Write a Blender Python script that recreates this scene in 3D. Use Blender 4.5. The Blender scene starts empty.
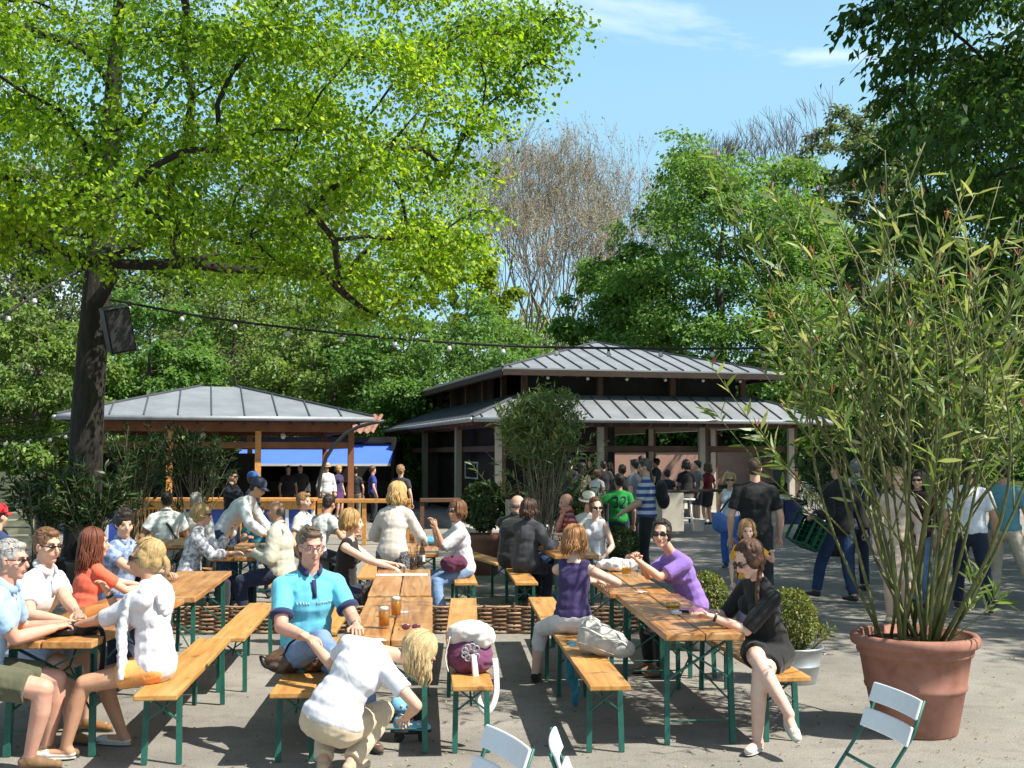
import bpy, math, random
import numpy as np
from mathutils import Vector, Matrix, Quaternion, noise
from mathutils.bvhtree import BVHTree

V = Vector
R = math.radians
scene = bpy.context.scene
COL = scene.collection
rnd = random.Random(11)

# ---------------------------------------------------------------- camera
FPX, CAMH, PITCH = 1150.0, 1.95, math.atan(71 / 1150.0)
cam_d = bpy.data.cameras.new("camera")
cam = bpy.data.objects.new("camera", cam_d)
COL.objects.link(cam)
cam.location = (0, 0, CAMH)
cam.rotation_euler = (math.pi / 2 + PITCH, 0, 0)
cam_d.sensor_width = 36
cam_d.lens = 36 * FPX / 1024
cam_d.clip_start = 0.05
cam_d.clip_end = 3000
scene.camera = cam


def ray(px, py):
    a, b = (px - 512) / FPX, (384 - py) / FPX
    c, s = math.cos(PITCH), math.sin(PITCH)
    return V((a, c - b * s, s + b * c))


def G(px, py, z=0.0):
    """point of the place seen at this pixel at height z"""
    d = ray(px, py)
    t = (z - CAMH) / d.z
    return V((0, 0, CAMH)) + d * t


def W(px, py, D):
    """point of the place seen at this pixel at distance D along y"""
    d = ray(px, py)
    return V((0, 0, CAMH)) + d * (D / d.y)


# ---------------------------------------------------------------- materials
MATS = {}


def newmat(name):
    m = bpy.data.materials.new(name)
    m.use_nodes = True
    nt = m.node_tree
    b = nt.nodes["Principled BSDF"]
    return m, nt, b


def nd(nt, typ, **kw):
    n = nt.nodes.new(typ)
    for k, v in kw.items():
        setattr(n, k, v)
    return n


def ramp(nt, stops):
    r = nd(nt, "ShaderNodeValToRGB")
    el = r.color_ramp.elements
    while len(el) > 1:
        el.remove(el[-1])
    el[0].position, el[0].color = stops[0][0], (*stops[0][1], 1)
    for p, c in stops[1:]:
        e = el.new(p)
        e.color = (*c, 1)
    return r


def noise_node(nt, scale, detail=4, rough=0.6, vec=None, stretch=None, coord="Object"):
    tc = nd(nt, "ShaderNodeTexCoord")
    src = tc.outputs[coord]
    if stretch:
        mp = nd(nt, "ShaderNodeMapping")
        mp.inputs["Scale"].default_value = stretch
        nt.links.new(src, mp.inputs["Vector"])
        src = mp.outputs["Vector"]
    n = nd(nt, "ShaderNodeTexNoise")
    n.inputs["Scale"].default_value = scale
    n.inputs["Detail"].default_value = detail
    n.inputs["Roughness"].default_value = rough
    nt.links.new(src, n.inputs["Vector"])
    return n


def bump(nt, b, src, strength=0.3, dist=0.01):
    bp = nd(nt, "ShaderNodeBump")
    bp.inputs["Strength"].default_value = strength
    bp.inputs["Distance"].default_value = dist
    nt.links.new(src, bp.inputs["Height"])
    nt.links.new(bp.outputs["Normal"], b.inputs["Normal"])


def dim(c, f):
    return tuple(max(0.0, min(1.0, x * f)) for x in c)


def mottled(name, c, var=0.25, scale=6, rough=0.6, spec=0.3, bmp=0.2, bscale=None, dist=0.01, metal=0.0, stretch=None, c2=None):
    if name in MATS:
        return MATS[name]
    m, nt, b = newmat(name)
    n = noise_node(nt, scale, 5, 0.65, stretch=stretch)
    r = ramp(nt, [(0.3, dim(c2 or c, 1 - var)), (0.52, c), (0.75, dim(c, 1 + var))])
    nt.links.new(n.outputs["Fac"], r.inputs["Fac"])
    nt.links.new(r.outputs["Color"], b.inputs["Base Color"])
    b.inputs["Roughness"].default_value = rough
    b.inputs["Specular IOR Level"].default_value = spec
    b.inputs["Metallic"].default_value = metal
    if bmp:
        n2 = noise_node(nt, bscale or scale * 5, 4, 0.6, stretch=stretch)
        bump(nt, b, n2.outputs["Fac"], bmp, dist)
    MATS[name] = m
    return m


def fabric(c, name=None, rough=0.85):
    key = name or ("fabric_%02d_%02d_%02d" % tuple(int(x * 99) for x in c))
    if key in MATS:
        return MATS[key]
    m, nt, b = newmat(key)
    n = noise_node(nt, 10, 5, .65)
    r = ramp(nt, [(.3, dim(c, .86)), (.52, c), (.75, dim(c, 1.08))])
    nt.links.new(n.outputs["Fac"], r.inputs["Fac"])
    nt.links.new(r.outputs["Color"], b.inputs["Base Color"])
    b.inputs["Roughness"].default_value = rough
    b.inputs["Specular IOR Level"].default_value = .15
    b.inputs["Sheen Weight"].default_value = .15
    folds = noise_node(nt, 4.5, 2, .5, stretch=(1.7, 1.7, .8))
    folds.inputs["Distortion"].default_value = 1.6
    b1 = nd(nt, "ShaderNodeBump")
    b1.inputs["Strength"].default_value = .24
    b1.inputs["Distance"].default_value = .035
    nt.links.new(folds.outputs["Fac"], b1.inputs["Height"])
    weave = noise_node(nt, 330, 2)
    b2 = nd(nt, "ShaderNodeBump")
    b2.inputs["Strength"].default_value = .2
    b2.inputs["Distance"].default_value = .002
    nt.links.new(weave.outputs["Fac"], b2.inputs["Height"])
    nt.links.new(b1.outputs["Normal"], b2.inputs["Normal"])
    nt.links.new(b2.outputs["Normal"], b.inputs["Normal"])
    MATS[key] = m
    return m


def skin(c=(0.62, 0.36, 0.25)):
    key = "skin_%02d_%02d" % (int(c[0] * 99), int(c[2] * 99))
    if key in MATS:
        return MATS[key]
    m, nt, b = newmat(key)
    n = noise_node(nt, 9, 4)
    r = ramp(nt, [(0.3, (c[0] * .92, c[1] * .82, c[2] * .8)), (0.55, c), (0.8, dim(c, 1.08))])
    nt.links.new(n.outputs["Fac"], r.inputs["Fac"])
    nt.links.new(r.outputs["Color"], b.inputs["Base Color"])
    b.inputs["Roughness"].default_value = 0.5
    b.inputs["Specular IOR Level"].default_value = 0.35
    b.inputs["Subsurface Weight"].default_value = 0.0
    MATS[key] = m
    return m


def hairmat(c):
    key = "hair_%02d_%02d_%02d" % tuple(int(x * 99) for x in c)
    if key in MATS:
        return MATS[key]
    m, nt, b = newmat(key)
    n = noise_node(nt, 22, 5, 0.7, stretch=(4, 4, 0.5))
    r = ramp(nt, [(0.3, dim(c, 0.45)), (0.5, c), (0.72, dim(c, 1.45))])
    nt.links.new(n.outputs["Fac"], r.inputs["Fac"])
    nt.links.new(r.outputs["Color"], b.inputs["Base Color"])
    b.inputs["Roughness"].default_value = 0.42
    b.inputs["Specular IOR Level"].default_value = 0.4
    n2 = noise_node(nt, 60, 3, 0.7, stretch=(4, 4, 0.4))
    bump(nt, b, n2.outputs["Fac"], 0.7, 0.006)
    MATS[key] = m
    return m


def wood(name, c_dark, c_mid, c_light, rough=0.38, worn=0.35, grain=1.0, axis=1):
    """boards with grain along the object's y axis"""
    if name in MATS:
        return MATS[name]
    m, nt, b = newmat(name)
    oi = nd(nt, "ShaderNodeObjectInfo")
    tc = nd(nt, "ShaderNodeTexCoord")
    add = nd(nt, "ShaderNodeVectorMath", operation="MULTIPLY_ADD")
    comb = nd(nt, "ShaderNodeCombineXYZ")
    for i in range(3):
        nt.links.new(oi.outputs["Random"], comb.inputs[i])
    add.inputs[1].default_value = (37, 51, 13)
    nt.links.new(comb.outputs[0], add.inputs[0])
    nt.links.new(tc.outputs["Object"], add.inputs[2])
    st = [7 * grain] * 3
    st[axis] = 0.45 * grain
    mp = nd(nt, "ShaderNodeMapping")
    mp.inputs["Scale"].default_value = st
    nt.links.new(add.outputs[0], mp.inputs["Vector"])
    n1 = nd(nt, "ShaderNodeTexNoise")
    n1.inputs["Scale"].default_value = 3.0
    n1.inputs["Detail"].default_value = 6
    n1.inputs["Distortion"].default_value = 0.6
    nt.links.new(mp.outputs[0], n1.inputs["Vector"])
    r1 = ramp(nt, [(0.28, c_dark), (0.5, c_mid), (0.74, c_light)])
    nt.links.new(n1.outputs["Fac"], r1.inputs["Fac"])
    n2 = nd(nt, "ShaderNodeTexNoise")
    n2.inputs["Scale"].default_value = 2.2
    n2.inputs["Detail"].default_value = 5
    n2.inputs["Roughness"].default_value = 0.7
    nt.links.new(add.outputs[0], n2.inputs["Vector"])
    r2 = ramp(nt, [(0.52, (0, 0, 0)), (0.7, (worn,) * 3)])
    nt.links.new(n2.outputs["Fac"], r2.inputs["Fac"])
    mx = nd(nt, "ShaderNodeMixRGB")
    nt.links.new(r2.outputs["Color"], mx.inputs["Fac"])
    nt.links.new(r1.outputs["Color"], mx.inputs["Color1"])
    mx.inputs["Color2"].default_value = (c_light[0] * .95, c_light[1] * 1.1, c_light[2] * 1.5, 1)
    # dark stains
    n3 = nd(nt, "ShaderNodeTexNoise")
    n3.inputs["Scale"].default_value = 9
    n3.inputs["Detail"].default_value = 3
    nt.links.new(add.outputs[0], n3.inputs["Vector"])
    r3 = ramp(nt, [(0.27, (0.45, 0.42, 0.4)), (0.36, (1, 1, 1))])
    nt.links.new(n3.outputs["Fac"], r3.inputs["Fac"])
    mu = nd(nt, "ShaderNodeMixRGB", blend_type="MULTIPLY")
    mu.inputs["Fac"].default_value = 0.8
    nt.links.new(mx.outputs[0], mu.inputs["Color1"])
    nt.links.new(r3.outputs["Color"], mu.inputs["Color2"])
    nt.links.new(mu.outputs[0], b.inputs["Base Color"])
    rr = nd(nt, "ShaderNodeMapRange")
    rr.inputs["To Min"].default_value = rough - .08
    rr.inputs["To Max"].default_value = rough + .25
    nt.links.new(n2.outputs["Fac"], rr.inputs["Value"])
    nt.links.new(rr.outputs[0], b.inputs["Roughness"])
    bump(nt, b, n1.outputs["Fac"], 0.15, 0.004)
    MATS[name] = m
    return m


def glassmat(name, c=(1, 1, 1), rough=0.03, ior=1.45):
    """thin clear glass: lets light straight through, reflects at grazing angles"""
    if name in MATS:
        return MATS[name]
    m, nt, b = newmat(name)
    tr = nd(nt, "ShaderNodeBsdfTransparent")
    tr.inputs[0].default_value = (*dim(c, .93), 1)
    n = noise_node(nt, 25, 2)
    r = ramp(nt, [(.4, (.02,) * 3), (.7, (.1,) * 3)])
    nt.links.new(n.outputs["Fac"], r.inputs["Fac"])
    gl = nd(nt, "ShaderNodeBsdfGlossy")
    gl.inputs["Roughness"].default_value = rough
    lw = nd(nt, "ShaderNodeLayerWeight")
    pw = nd(nt, "ShaderNodeMath", operation="POWER")
    pw.inputs[1].default_value = 3.5
    nt.links.new(lw.outputs["Facing"], pw.inputs[0])
    fr = nd(nt, "ShaderNodeMath", operation="MULTIPLY")
    fr.inputs[1].default_value = .55
    nt.links.new(pw.outputs[0], fr.inputs[0])
    ad = nd(nt, "ShaderNodeMath", operation="ADD")
    ad.use_clamp = True
    nt.links.new(fr.outputs[0], ad.inputs[0])
    nt.links.new(r.outputs["Color"], ad.inputs[1])
    mx = nd(nt, "ShaderNodeMixShader")
    nt.links.new(ad.outputs[0], mx.inputs["Fac"])
    nt.links.new(tr.outputs[0], mx.inputs[1])
    nt.links.new(gl.outputs[0], mx.inputs[2])
    nt.links.new(mx.outputs[0], nt.nodes["Material Output"].inputs["Surface"])
    MATS[name] = m
    return m


def leafmat(name, cols, trans=0.42, rough=0.5, tcol=None):
    if name in MATS:
        return MATS[name]
    m, nt, b = newmat(name)
    g = nd(nt, "ShaderNodeNewGeometry")
    n = len(cols)
    r = ramp(nt, [(i / (n - 1), c) for i, c in enumerate(cols)])
    n1 = noise_node(nt, 0.35, 2)
    ad = nd(nt, "ShaderNodeMath", operation="MULTIPLY_ADD")
    ad.inputs[1].default_value = 0.9
    ad.inputs[2].default_value = -0.45
    nt.links.new(n1.outputs["Fac"], ad.inputs[0])
    a2 = nd(nt, "ShaderNodeMath", operation="ADD")
    nt.links.new(g.outputs["Random Per Island"], a2.inputs[0])
    nt.links.new(ad.outputs[0], a2.inputs[1])
    nt.links.new(a2.outputs[0], r.inputs["Fac"])
    nt.links.new(r.outputs["Color"], b.inputs["Base Color"])
    b.inputs["Roughness"].default_value = rough
    b.inputs["Specular IOR Level"].default_value = 0.3
    t = nd(nt, "ShaderNodeBsdfTranslucent")
    mul = nd(nt, "ShaderNodeMixRGB", blend_type="MULTIPLY")
    mul.inputs["Fac"].default_value = 1
    mul.inputs["Color2"].default_value = (*(tcol or (1.25, 1.2, 0.5)), 1)
    nt.links.new(r.outputs["Color"], mul.inputs["Color1"])
    nt.links.new(mul.outputs[0], t.inputs["Color"])
    mix = nd(nt, "ShaderNodeMixShader")
    mix.inputs["Fac"].default_value = trans
    nt.links.new(b.outputs[0], mix.inputs[1])
    nt.links.new(t.outputs[0], mix.inputs[2])
    nt.links.new(mix.outputs[0], nt.nodes["Material Output"].inputs["Surface"])
    MATS[name] = m
    return m


# ---------------------------------------------------------------- mesh building
def frame_from(d, up=V((0, 0, 1))):
    d = d.normalized()
    if abs(d.dot(up)) > 0.98:
        up = V((0, 1, 0)) if abs(d.y) < 0.9 else V((1, 0, 0))
    a = d.cross(up).normalized()
    b = a.cross(d).normalized()
    return a, b


class MB:
    def __init__(self):
        self.v, self.f, self.m = [], [], []
        self.mi = 0

    def add(self, verts, faces):
        o = len(self.v)
        self.v += [tuple(p) for p in verts]
        for f in faces:
            self.f.append(tuple(i + o for i in f))
            self.m.append(self.mi)
        return self

    def box(self, c, s, rot=None, taper=1.0):
        hx, hy, hz = s[0] / 2, s[1] / 2, s[2] / 2
        pts = []
        for z in (-1, 1):
            k = taper if z > 0 else 1.0
            for x, y in ((-1, -1), (1, -1), (1, 1), (-1, 1)):
                p = V((x * hx * k, y * hy * k, z * hz))
                if rot is not None:
                    p = rot @ p
                pts.append(p + V(c))
        return self.add(pts, [(3, 2, 1, 0), (4, 5, 6, 7), (0, 1, 5, 4), (1, 2, 6, 5), (2, 3, 7, 6), (3, 0, 4, 7)])

    def bar(self, a, b, w, h, up=V((0, 0, 1))):
        """rectangular bar from a to b, w sideways, h along up"""
        a, b = V(a), V(b)
        x, y = frame_from(b - a, up)
        pts = []
        for p in (a, b):
            for i, j in ((-1, -1), (1, -1), (1, 1), (-1, 1)):
                pts.append(p + x * (i * w / 2) + y * (j * h / 2))
        return self.add(pts, [(3, 2, 1, 0), (4, 5, 6, 7), (0, 1, 5, 4), (1, 2, 6, 5), (2, 3, 7, 6), (3, 0, 4, 7)])

    def tube(self, pts, rad, n=8, caps=True, flat=1.0, up=V((0, 0, 1))):
        pts = [V(p) for p in pts]
        if not hasattr(rad, "__len__"):
            rad = [rad] * len(pts)
        vs, k = [], len(pts)
        pa = None
        for i, p in enumerate(pts):
            d = pts[min(i + 1, k - 1)] - pts[max(i - 1, 0)]
            if d.length < 1e-9:
                d = V((0, 0, 1))
            d.normalize()
            if pa is None:
                x, y = frame_from(d, up)
            else:
                x = pa - d * pa.dot(d)
                x = x.normalized() if x.length > 1e-6 else frame_from(d, up)[0]
                y = x.cross(d).normalized()
            pa = x
            for j in range(n):
                a = 2 * math.pi * j / n
                vs.append(p + x * (math.cos(a) * rad[i]) + y * (math.sin(a) * rad[i] * flat))
        fs = []
        for i in range(k - 1):
            for j in range(n):
                j2 = (j + 1) % n
                fs.append((i * n + j, i * n + j2, (i + 1) * n + j2, (i + 1) * n + j))
        if caps:
            fs.append(tuple(reversed(range(n))))
            fs.append(tuple(range((k - 1) * n, k * n)))
        return self.add(vs, fs)

    def lathe(self, prof, c=(0, 0, 0), n=24, closed=False, sx=1, sy=1, rot=None):
        """prof: (radius, z) from bottom to top"""
        c = V(c)
        vs, fs = [], []
        for r, z in prof:
            for j in range(n):
                a = 2 * math.pi * j / n
                p = V((r * math.cos(a) * sx, r * math.sin(a) * sy, z))
                if rot is not None:
                    p = rot @ p
                vs.append(p + c)
        k = len(prof)
        for i in range(k - 1):
            for j in range(n):
                j2 = (j + 1) % n
                fs.append((i * n + j, i * n + j2, (i + 1) * n + j2, (i + 1) * n + j))
        if not closed:
            if prof[0][0] > 1e-5:
                fs.append(tuple(reversed(range(n))))
            if prof[-1][0] > 1e-5:
                fs.append(tuple(range((k - 1) * n, k * n)))
        return self.add(vs, fs)

    def ell(self, c, r, fr=None, n=14, m=9):
        """ellipsoid; fr = (x, y, z) axes"""
        c = V(c)
        fr = fr or (V((1, 0, 0)), V((0, 1, 0)), V((0, 0, 1)))
        vs = []
        for i in range(1, m):
            t = math.pi * i / m
            for j in range(n):
                a = 2 * math.pi * j / n
                vs.append(c + fr[0] * (r[0] * math.sin(t) * math.cos(a)) + fr[1] * (r[1] * math.sin(t) * math.sin(a)) - fr[2] * (r[2] * math.cos(t)))
        b = len(vs)
        vs += [c - fr[2] * r[2], c + fr[2] * r[2]]
        fs = []
        for i in range(m - 2):
            for j in range(n):
                j2 = (j + 1) % n
                fs.append((i * n + j, i * n + j2, (i + 1) * n + j2, (i + 1) * n + j))
        for j in range(n):
            j2 = (j + 1) % n
            fs.append((b, j2, j))
            fs.append((b + 1, (m - 2) * n + j, (m - 2) * n + j2))
        return self.add(vs, fs)

    def rcone(self, a, b, ra, rb, ca=True, cb=True, n=12, flat=1.0, up=V((0, 0, 1))):
        """round cone; ca / cb: round end (True) or cut flat (False)"""
        a, b = V(a), V(b)
        d = b - a
        L = d.length
        if L < 1e-6:
            return self.ell(a, (ra, ra, ra))
        d.normalize()
        pts, rad = [], []
        if ca:
            for t in (88, 65, 40, 18):
                pts.append(a - d * (ra * math.sin(R(t))))
                rad.append(max(0.0008, ra * math.cos(R(t))))
        for i in range(4):
            t = i / 3
            pts.append(a + d * (L * t))
            rad.append(ra + (rb - ra) * t)
        if cb:
            for t in (18, 40, 65, 88):
                pts.append(b + d * (rb * math.sin(R(t))))
                rad.append(max(0.0008, rb * math.cos(R(t))))
        return self.tube(pts, rad, n, True, flat, up)

    def mesh(self, name, mats, smooth=False):
        me = bpy.data.meshes.new(name)
        me.from_pydata(self.v, [], self.f)
        for m in (mats if isinstance(mats, (list, tuple)) else [mats]):
            me.materials.append(m)
        if self.mi or any(self.m):
            me.polygons.foreach_set("material_index", self.m)
        if smooth:
            me.polygons.foreach_set("use_smooth", [True] * len(me.polygons))
        me.update()
        return me

    def build(self, name, mats, parent=None, smooth=False, loc=None, bevel=0.0):
        me = self.mesh(name, mats, smooth)
        return link(name, me, parent, loc, bevel)


def link(name, me, parent=None, loc=None, bevel=0.0):
    o = bpy.data.objects.new(name, me)
    COL.objects.link(o)
    if parent is not None:
        o.parent = parent
    if loc is not None:
        o.location = loc
    if bevel:
        bv = o.modifiers.new("bevel", "BEVEL")
        bv.width = bevel
        bv.segments = 2
        bv.limit_method = "ANGLE"
        bv.angle_limit = R(50)
    return o


def tag(o, label=None, cat=None, group=None, kind=None):
    if label:
        o["label"] = label
    if cat:
        o["category"] = cat
    if group:
        o["group"] = group
    if kind:
        o["kind"] = kind
    return o


def thing(name, label, cat, loc=(0, 0, 0), rz=0.0, group=None):
    o = bpy.data.objects.new(name, None)
    o.empty_display_size = 0.1
    COL.objects.link(o)
    o.location = loc
    o.rotation_euler = (0, 0, rz)
    return tag(o, label, cat, group)


def copy_thing(src, loc, rz=0.0, label=None, group=None):
    r = src.copy()
    COL.objects.link(r)
    r.location = loc
    r.rotation_euler = (0, 0, rz)
    if label:
        r["label"] = label
    if group:
        r["group"] = group

    def rec(a, b):
        for ch in [c for c in a.children]:
            d = ch.copy()
            COL.objects.link(d)
            d.parent = b
            rec(ch, d)
    rec(src, r)
    return r


# scratch scene for remeshing
_tmp = bpy.data.scenes.new("scratch")
_tcol = _tmp.collection


def remesh(mb, vox, mats, name, smooth=3, wrinkle=0.0, wfreq=9.0, extra=None):
    """one continuous skin over all the overlapping pieces in mb; extra = MB appended after"""
    me = mb.mesh("t", [])
    ob = bpy.data.objects.new("t", me)
    _tcol.objects.link(ob)
    md = ob.modifiers.new("r", "REMESH")
    md.mode = "VOXEL"
    md.voxel_size = vox
    if smooth:
        s = ob.modifiers.new("s", "SMOOTH")
        s.factor = 0.5
        s.iterations = smooth
    vl = _tmp.view_layers[0]
    vl.update()
    dg = vl.depsgraph
    out = bpy.data.meshes.new_from_object(ob.evaluated_get(dg))
    bpy.data.objects.remove(ob)
    bpy.data.meshes.remove(me)
    n = len(out.vertices)
    if n == 0:
        print("EMPTY REMESH", name)
        return mb.mesh(name, mats, True)
    if wrinkle:
        co = np.empty(n * 3, np.float32)
        no = np.empty(n * 3, np.float32)
        out.vertices.foreach_get("co", co)
        out.vertices.foreach_get("normal", no)
        co = co.reshape(-1, 3)
        no = no.reshape(-1, 3)
        seed = rnd.random() * 50
        amp = np.empty(n, np.float32)
        for i in range(n):
            p = co[i]
            q = (p[0] * wfreq + seed, p[1] * wfreq, p[2] * wfreq * 1.6)
            amp[i] = (1 - abs(noise.noise(q)) * 2.6) * .7 + noise.noise((q[0] * 2.3, q[1] * 2.3, q[2] * 2.3)) * .5
        co += no * (amp * wrinkle)[:, None]
        out.vertices.foreach_set("co", co.ravel())
    if extra is not None and extra.v:
        co = np.empty(n * 3, np.float32)
        out.vertices.foreach_get("co", co)
        vs = [tuple(p) for p in co.reshape(-1, 3)]
        fs = [tuple(p.vertices) for p in out.polygons]
        fs += [tuple(i + n for i in f) for f in extra.f]
        bpy.data.meshes.remove(out)
        out = bpy.data.meshes.new(name)
        out.from_pydata(vs + extra.v, [], fs)
    out.name = name
    out.materials.clear()
    for m in (mats if isinstance(mats, (list, tuple)) else [mats]):
        out.materials.append(m)
    out.polygons.foreach_set("use_smooth", [True] * len(out.polygons))
    out.polygons.foreach_set("material_index", [0] * len(out.polygons))
    out.update()
    return out
# ---------------------------------------------------------------- people
def ik(a, t, l1, l2, pole):
    """joint between a and t for two bones, bending towards pole"""
    d = t - a
    L = d.length
    m = (l1 + l2) * 0.995
    if L > m:
        d = d * (m / L)
        L = m
    L = max(L, abs(l1 - l2) + 0.02)
    u = d.normalized()
    x = (l1 * l1 - l2 * l2 + L * L) / (2 * L)
    h = math.sqrt(max(0.0, l1 * l1 - x * x))
    p = pole - u * pole.dot(u)
    p = p.normalized() if p.length > 1e-4 else frame_from(u)[0]
    return a + u * x + p * h, a + u * L


def hand(mb, fi, w, d, pn, side, s, curl, lod):
    """palm into mb, five fingers into fi. d hand direction, pn palm normal, side: towards the thumb"""
    d = d.normalized()
    pn = (pn - d * pn.dot(d))
    pn = pn.normalized() if pn.length > 1e-3 else frame_from(d)[1]
    sd = d.cross(pn).normalized()
    if sd.dot(side) < 0:
        sd = -sd
    mb.rcone(w, w + d * .05 * s, .024 * s, .034 * s, flat=.62, up=pn)
    mb.ell(w + d * .062 * s, (.041 * s, .046 * s, .017 * s), (sd, d, pn))
    base = w + d * .088 * s
    lens = (.066, .074, .068, .054)
    for i, L in enumerate(lens):
        p = base + sd * ((1.5 - i) * .0195 * s) - d * (.004 * abs(1.2 - i) * s)
        ang = R(12 + curl * 30)
        dd = d + sd * ((1.5 - i) * .06)
        pts, rad = [p - dd * .02 * s], [.0095 * s]
        a = 0
        for q, seg in enumerate((.42, .32, .26)):
            pts.append(p)
            rad.append((.0095 - q * .0012) * s)
            a += ang
            p = p + (dd * math.cos(a) + pn * math.sin(a)).normalized() * (L * seg * s)
        pts.append(p)
        rad.append(.0055 * s)
        fi.tube(pts, rad, 6 if lod == 0 else 5)
    p = w + d * .03 * s + sd * .03 * s
    t1 = (d * .75 + sd * .75 + pn * .25).normalized()
    t2 = (d * .95 + sd * (.2 - .3 * curl) + pn * (.2 + .5 * curl)).normalized()
    fi.tube([p - t1 * .02 * s, p + t1 * .012 * s, p + t1 * .036 * s, p + t1 * .036 * s + t2 * .03 * s], [.0125 * s, .012 * s, .0105 * s, .006 * s], 6)


GUTW = mottled("watch_metal", (.55, .5, .4), .1, 20, .25, .5, 0, metal=.8)


def person(label, x, y, face, H=1.72, sex="m", hip=None, lean=0, side=0, twist=0, head=(0, 0, 0), hands=None, feet=None, knees=None,
           top=("tshirt", (.7, .7, .7)), bottom=("trousers", (.06, .08, .14)), shoes=(.04, .04, .04), hair=("short", (.08, .05, .03)),
           sk=(.66, .4, .28), glasses=None, hat=None, lod=1, curl=.5, zg=0.0, build=1.0, extra=None, group=None, elbows=None, world=True, hunch=0, hpos=None, hdir=None, watch=None):
    vox = (.0085, .013, .02)[lod]
    root = thing("person", label, "person", (x, y, zg), R(face - 90), group)
    if not group:
        pass
    M = Matrix.Translation((x, y, zg)) @ Matrix.Rotation(R(face - 90), 4, "Z")
    Mi = M.inverted()
    k = H / 1.75
    fem = sex == "f"
    kid = H < 1.4
    hk = 1.0 if H > 1.5 else .88
    seated = hip is not None
    hz = hip if seated else .925 * k
    hc = V((0, 0, hz))
    up0 = V((0, 0, 1))
    la, sa = R(lean), R(side)
    td = V((math.sin(sa), math.sin(la), math.cos(la) * math.cos(sa))).normalized()
    hr = V((1, 0, 0))
    hf = up0.cross(hr)
    # pelvis frame follows half the lean
    pd = (td + up0 * .8).normalized()
    pf = (hf - pd * hf.dot(pd)).normalized()
    pr = pf.cross(pd)
    cr0 = (hr - td * hr.dot(td)).normalized()
    q = Quaternion(td, R(twist))
    cr = q @ cr0
    cf = td.cross(cr).normalized()
    hu = V((0, math.sin(R(hunch + lean)), math.cos(R(hunch + lean)))).normalized() if hunch else td
    waist = hc + pd * .17 * k
    chest = waist + td * .19 * k
    shc = waist + td * .335 * k
    if hunch:
        shc = chest + hu * .145 * k
    nb = shc + (td + hu) * .025 * k
    sw = (.152 if fem else .174) * k * build ** .4
    S = {"L": shc - cr * sw - hu * .038 * k, "R": shc + cr * sw - hu * .038 * k}
    HP = {"L": hc - pr * .088 * k, "R": hc + pr * .088 * k}
    # head frame
    hy, hp, hrl = head
    if hdir is not None:
        base_f = (Mi.to_3x3() @ V(hdir)).normalized()
        f2 = V((base_f.x, base_f.y, 0)).normalized()
        r2 = f2.cross(up0)
        hp = hp + math.degrees(math.asin(max(-1, min(1, base_f.z))))
    else:
        f2 = V((cf.x, cf.y, 0))
        f2 = f2.normalized() if f2.length > .2 else V((0, 1, 0))
        f2 = Quaternion(up0, R(hy)) @ f2
        r2 = f2.cross(up0)
    qh = Quaternion(r2, R(hp))
    hF = qh @ f2
    hU = qh @ up0
    qr = Quaternion(hF, R(hrl))
    hR_, hU = qr @ r2, qr @ hU
    nd_ = (hu * .6 + hU * .4 + hF * .18).normalized()
    hcen = nb + nd_ * .072 * k + hU * .1 * hk - hF * .0
    if hpos is not None:
        hcen = Mi @ V(hpos)
    def hp_(a, b, c):
        return hcen + (hR_ * a + hF * b + hU * c) * hk
    hfr = (hR_, hF, hU)

    # limbs
    ua, fa = .285 * k, .255 * k
    th, sh = .435 * k, .42 * k
    hd = {}
    for s, sg in (("L", -1), ("R", 1)):
        t = (hands or {}).get(s)
        if t is None:
            t = S[s] + cr * sg * .09 * k - up0 * .5 * k + cf * .07 * k
        else:
            t = Mi @ V(t) if world else V(t)
        pole = (elbows or {}).get(s)
        pole = V(pole) if pole is not None else cr * sg * .55 - up0 * .8 - cf * .55
        hd[s] = ik(S[s], t, ua, fa, pole)
    ft = {}
    for s, sg in (("L", -1), ("R", 1)):
        t = (feet or {}).get(s)
        if t is None:
            if seated:
                t = V((sg * .11 * k, .40 * k, .075))
            else:
                t = V((sg * .095 * k, .0, .075))
        else:
            t = Mi @ V(t) if world else V(t)
        pole = (knees or {}).get(s)
        pole = V(pole) if pole is not None else V((sg * .12, 1, .35 if seated else .05))
        ft[s] = ik(HP[s], t, th, sh, pole)

    bd = build
    b = MB()

    def torso(mb, o=0.0, low=True, sh=True):
        g = lambda r: tuple(i * k * bd + o for i in r)
        if low:
            mb.ell(hc + pd * .03 * k, g((.17 if fem else .162, .122, .125)), (pr, pf, pd))
        mb.ell(hc + pd * .12 * k, g((.145 if fem else .152, .108, .14)), (pr, pf, pd))
        mb.ell(waist + td * .04 * k, g((.128 if fem else .15, .1 if fem else .108, .15)), ((pr + cr).normalized(), (pf + cf).normalized(), td))
        mb.ell(chest + td * .0 * k, g((.14 if fem else .165, .104 if fem else .118, .15)), (cr, cf, td))
        if sh:
            mb.ell(shc - td * .065 * k, g((.142 if fem else .166, .085 if fem else .095, .08)), (cr, cf, td))
            for s in "LR":
                mb.rcone(nb - td * .015 * k, S[s], .046 * k + o, .049 * k * bd ** .5 + o)
        if fem and not kid:
            for sg in (-1, 1):
                mb.ell(chest + cr * sg * .068 * k + cf * .075 * k + td * .005, g((.062, .055, .06)), (cr, cf, td))

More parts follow.
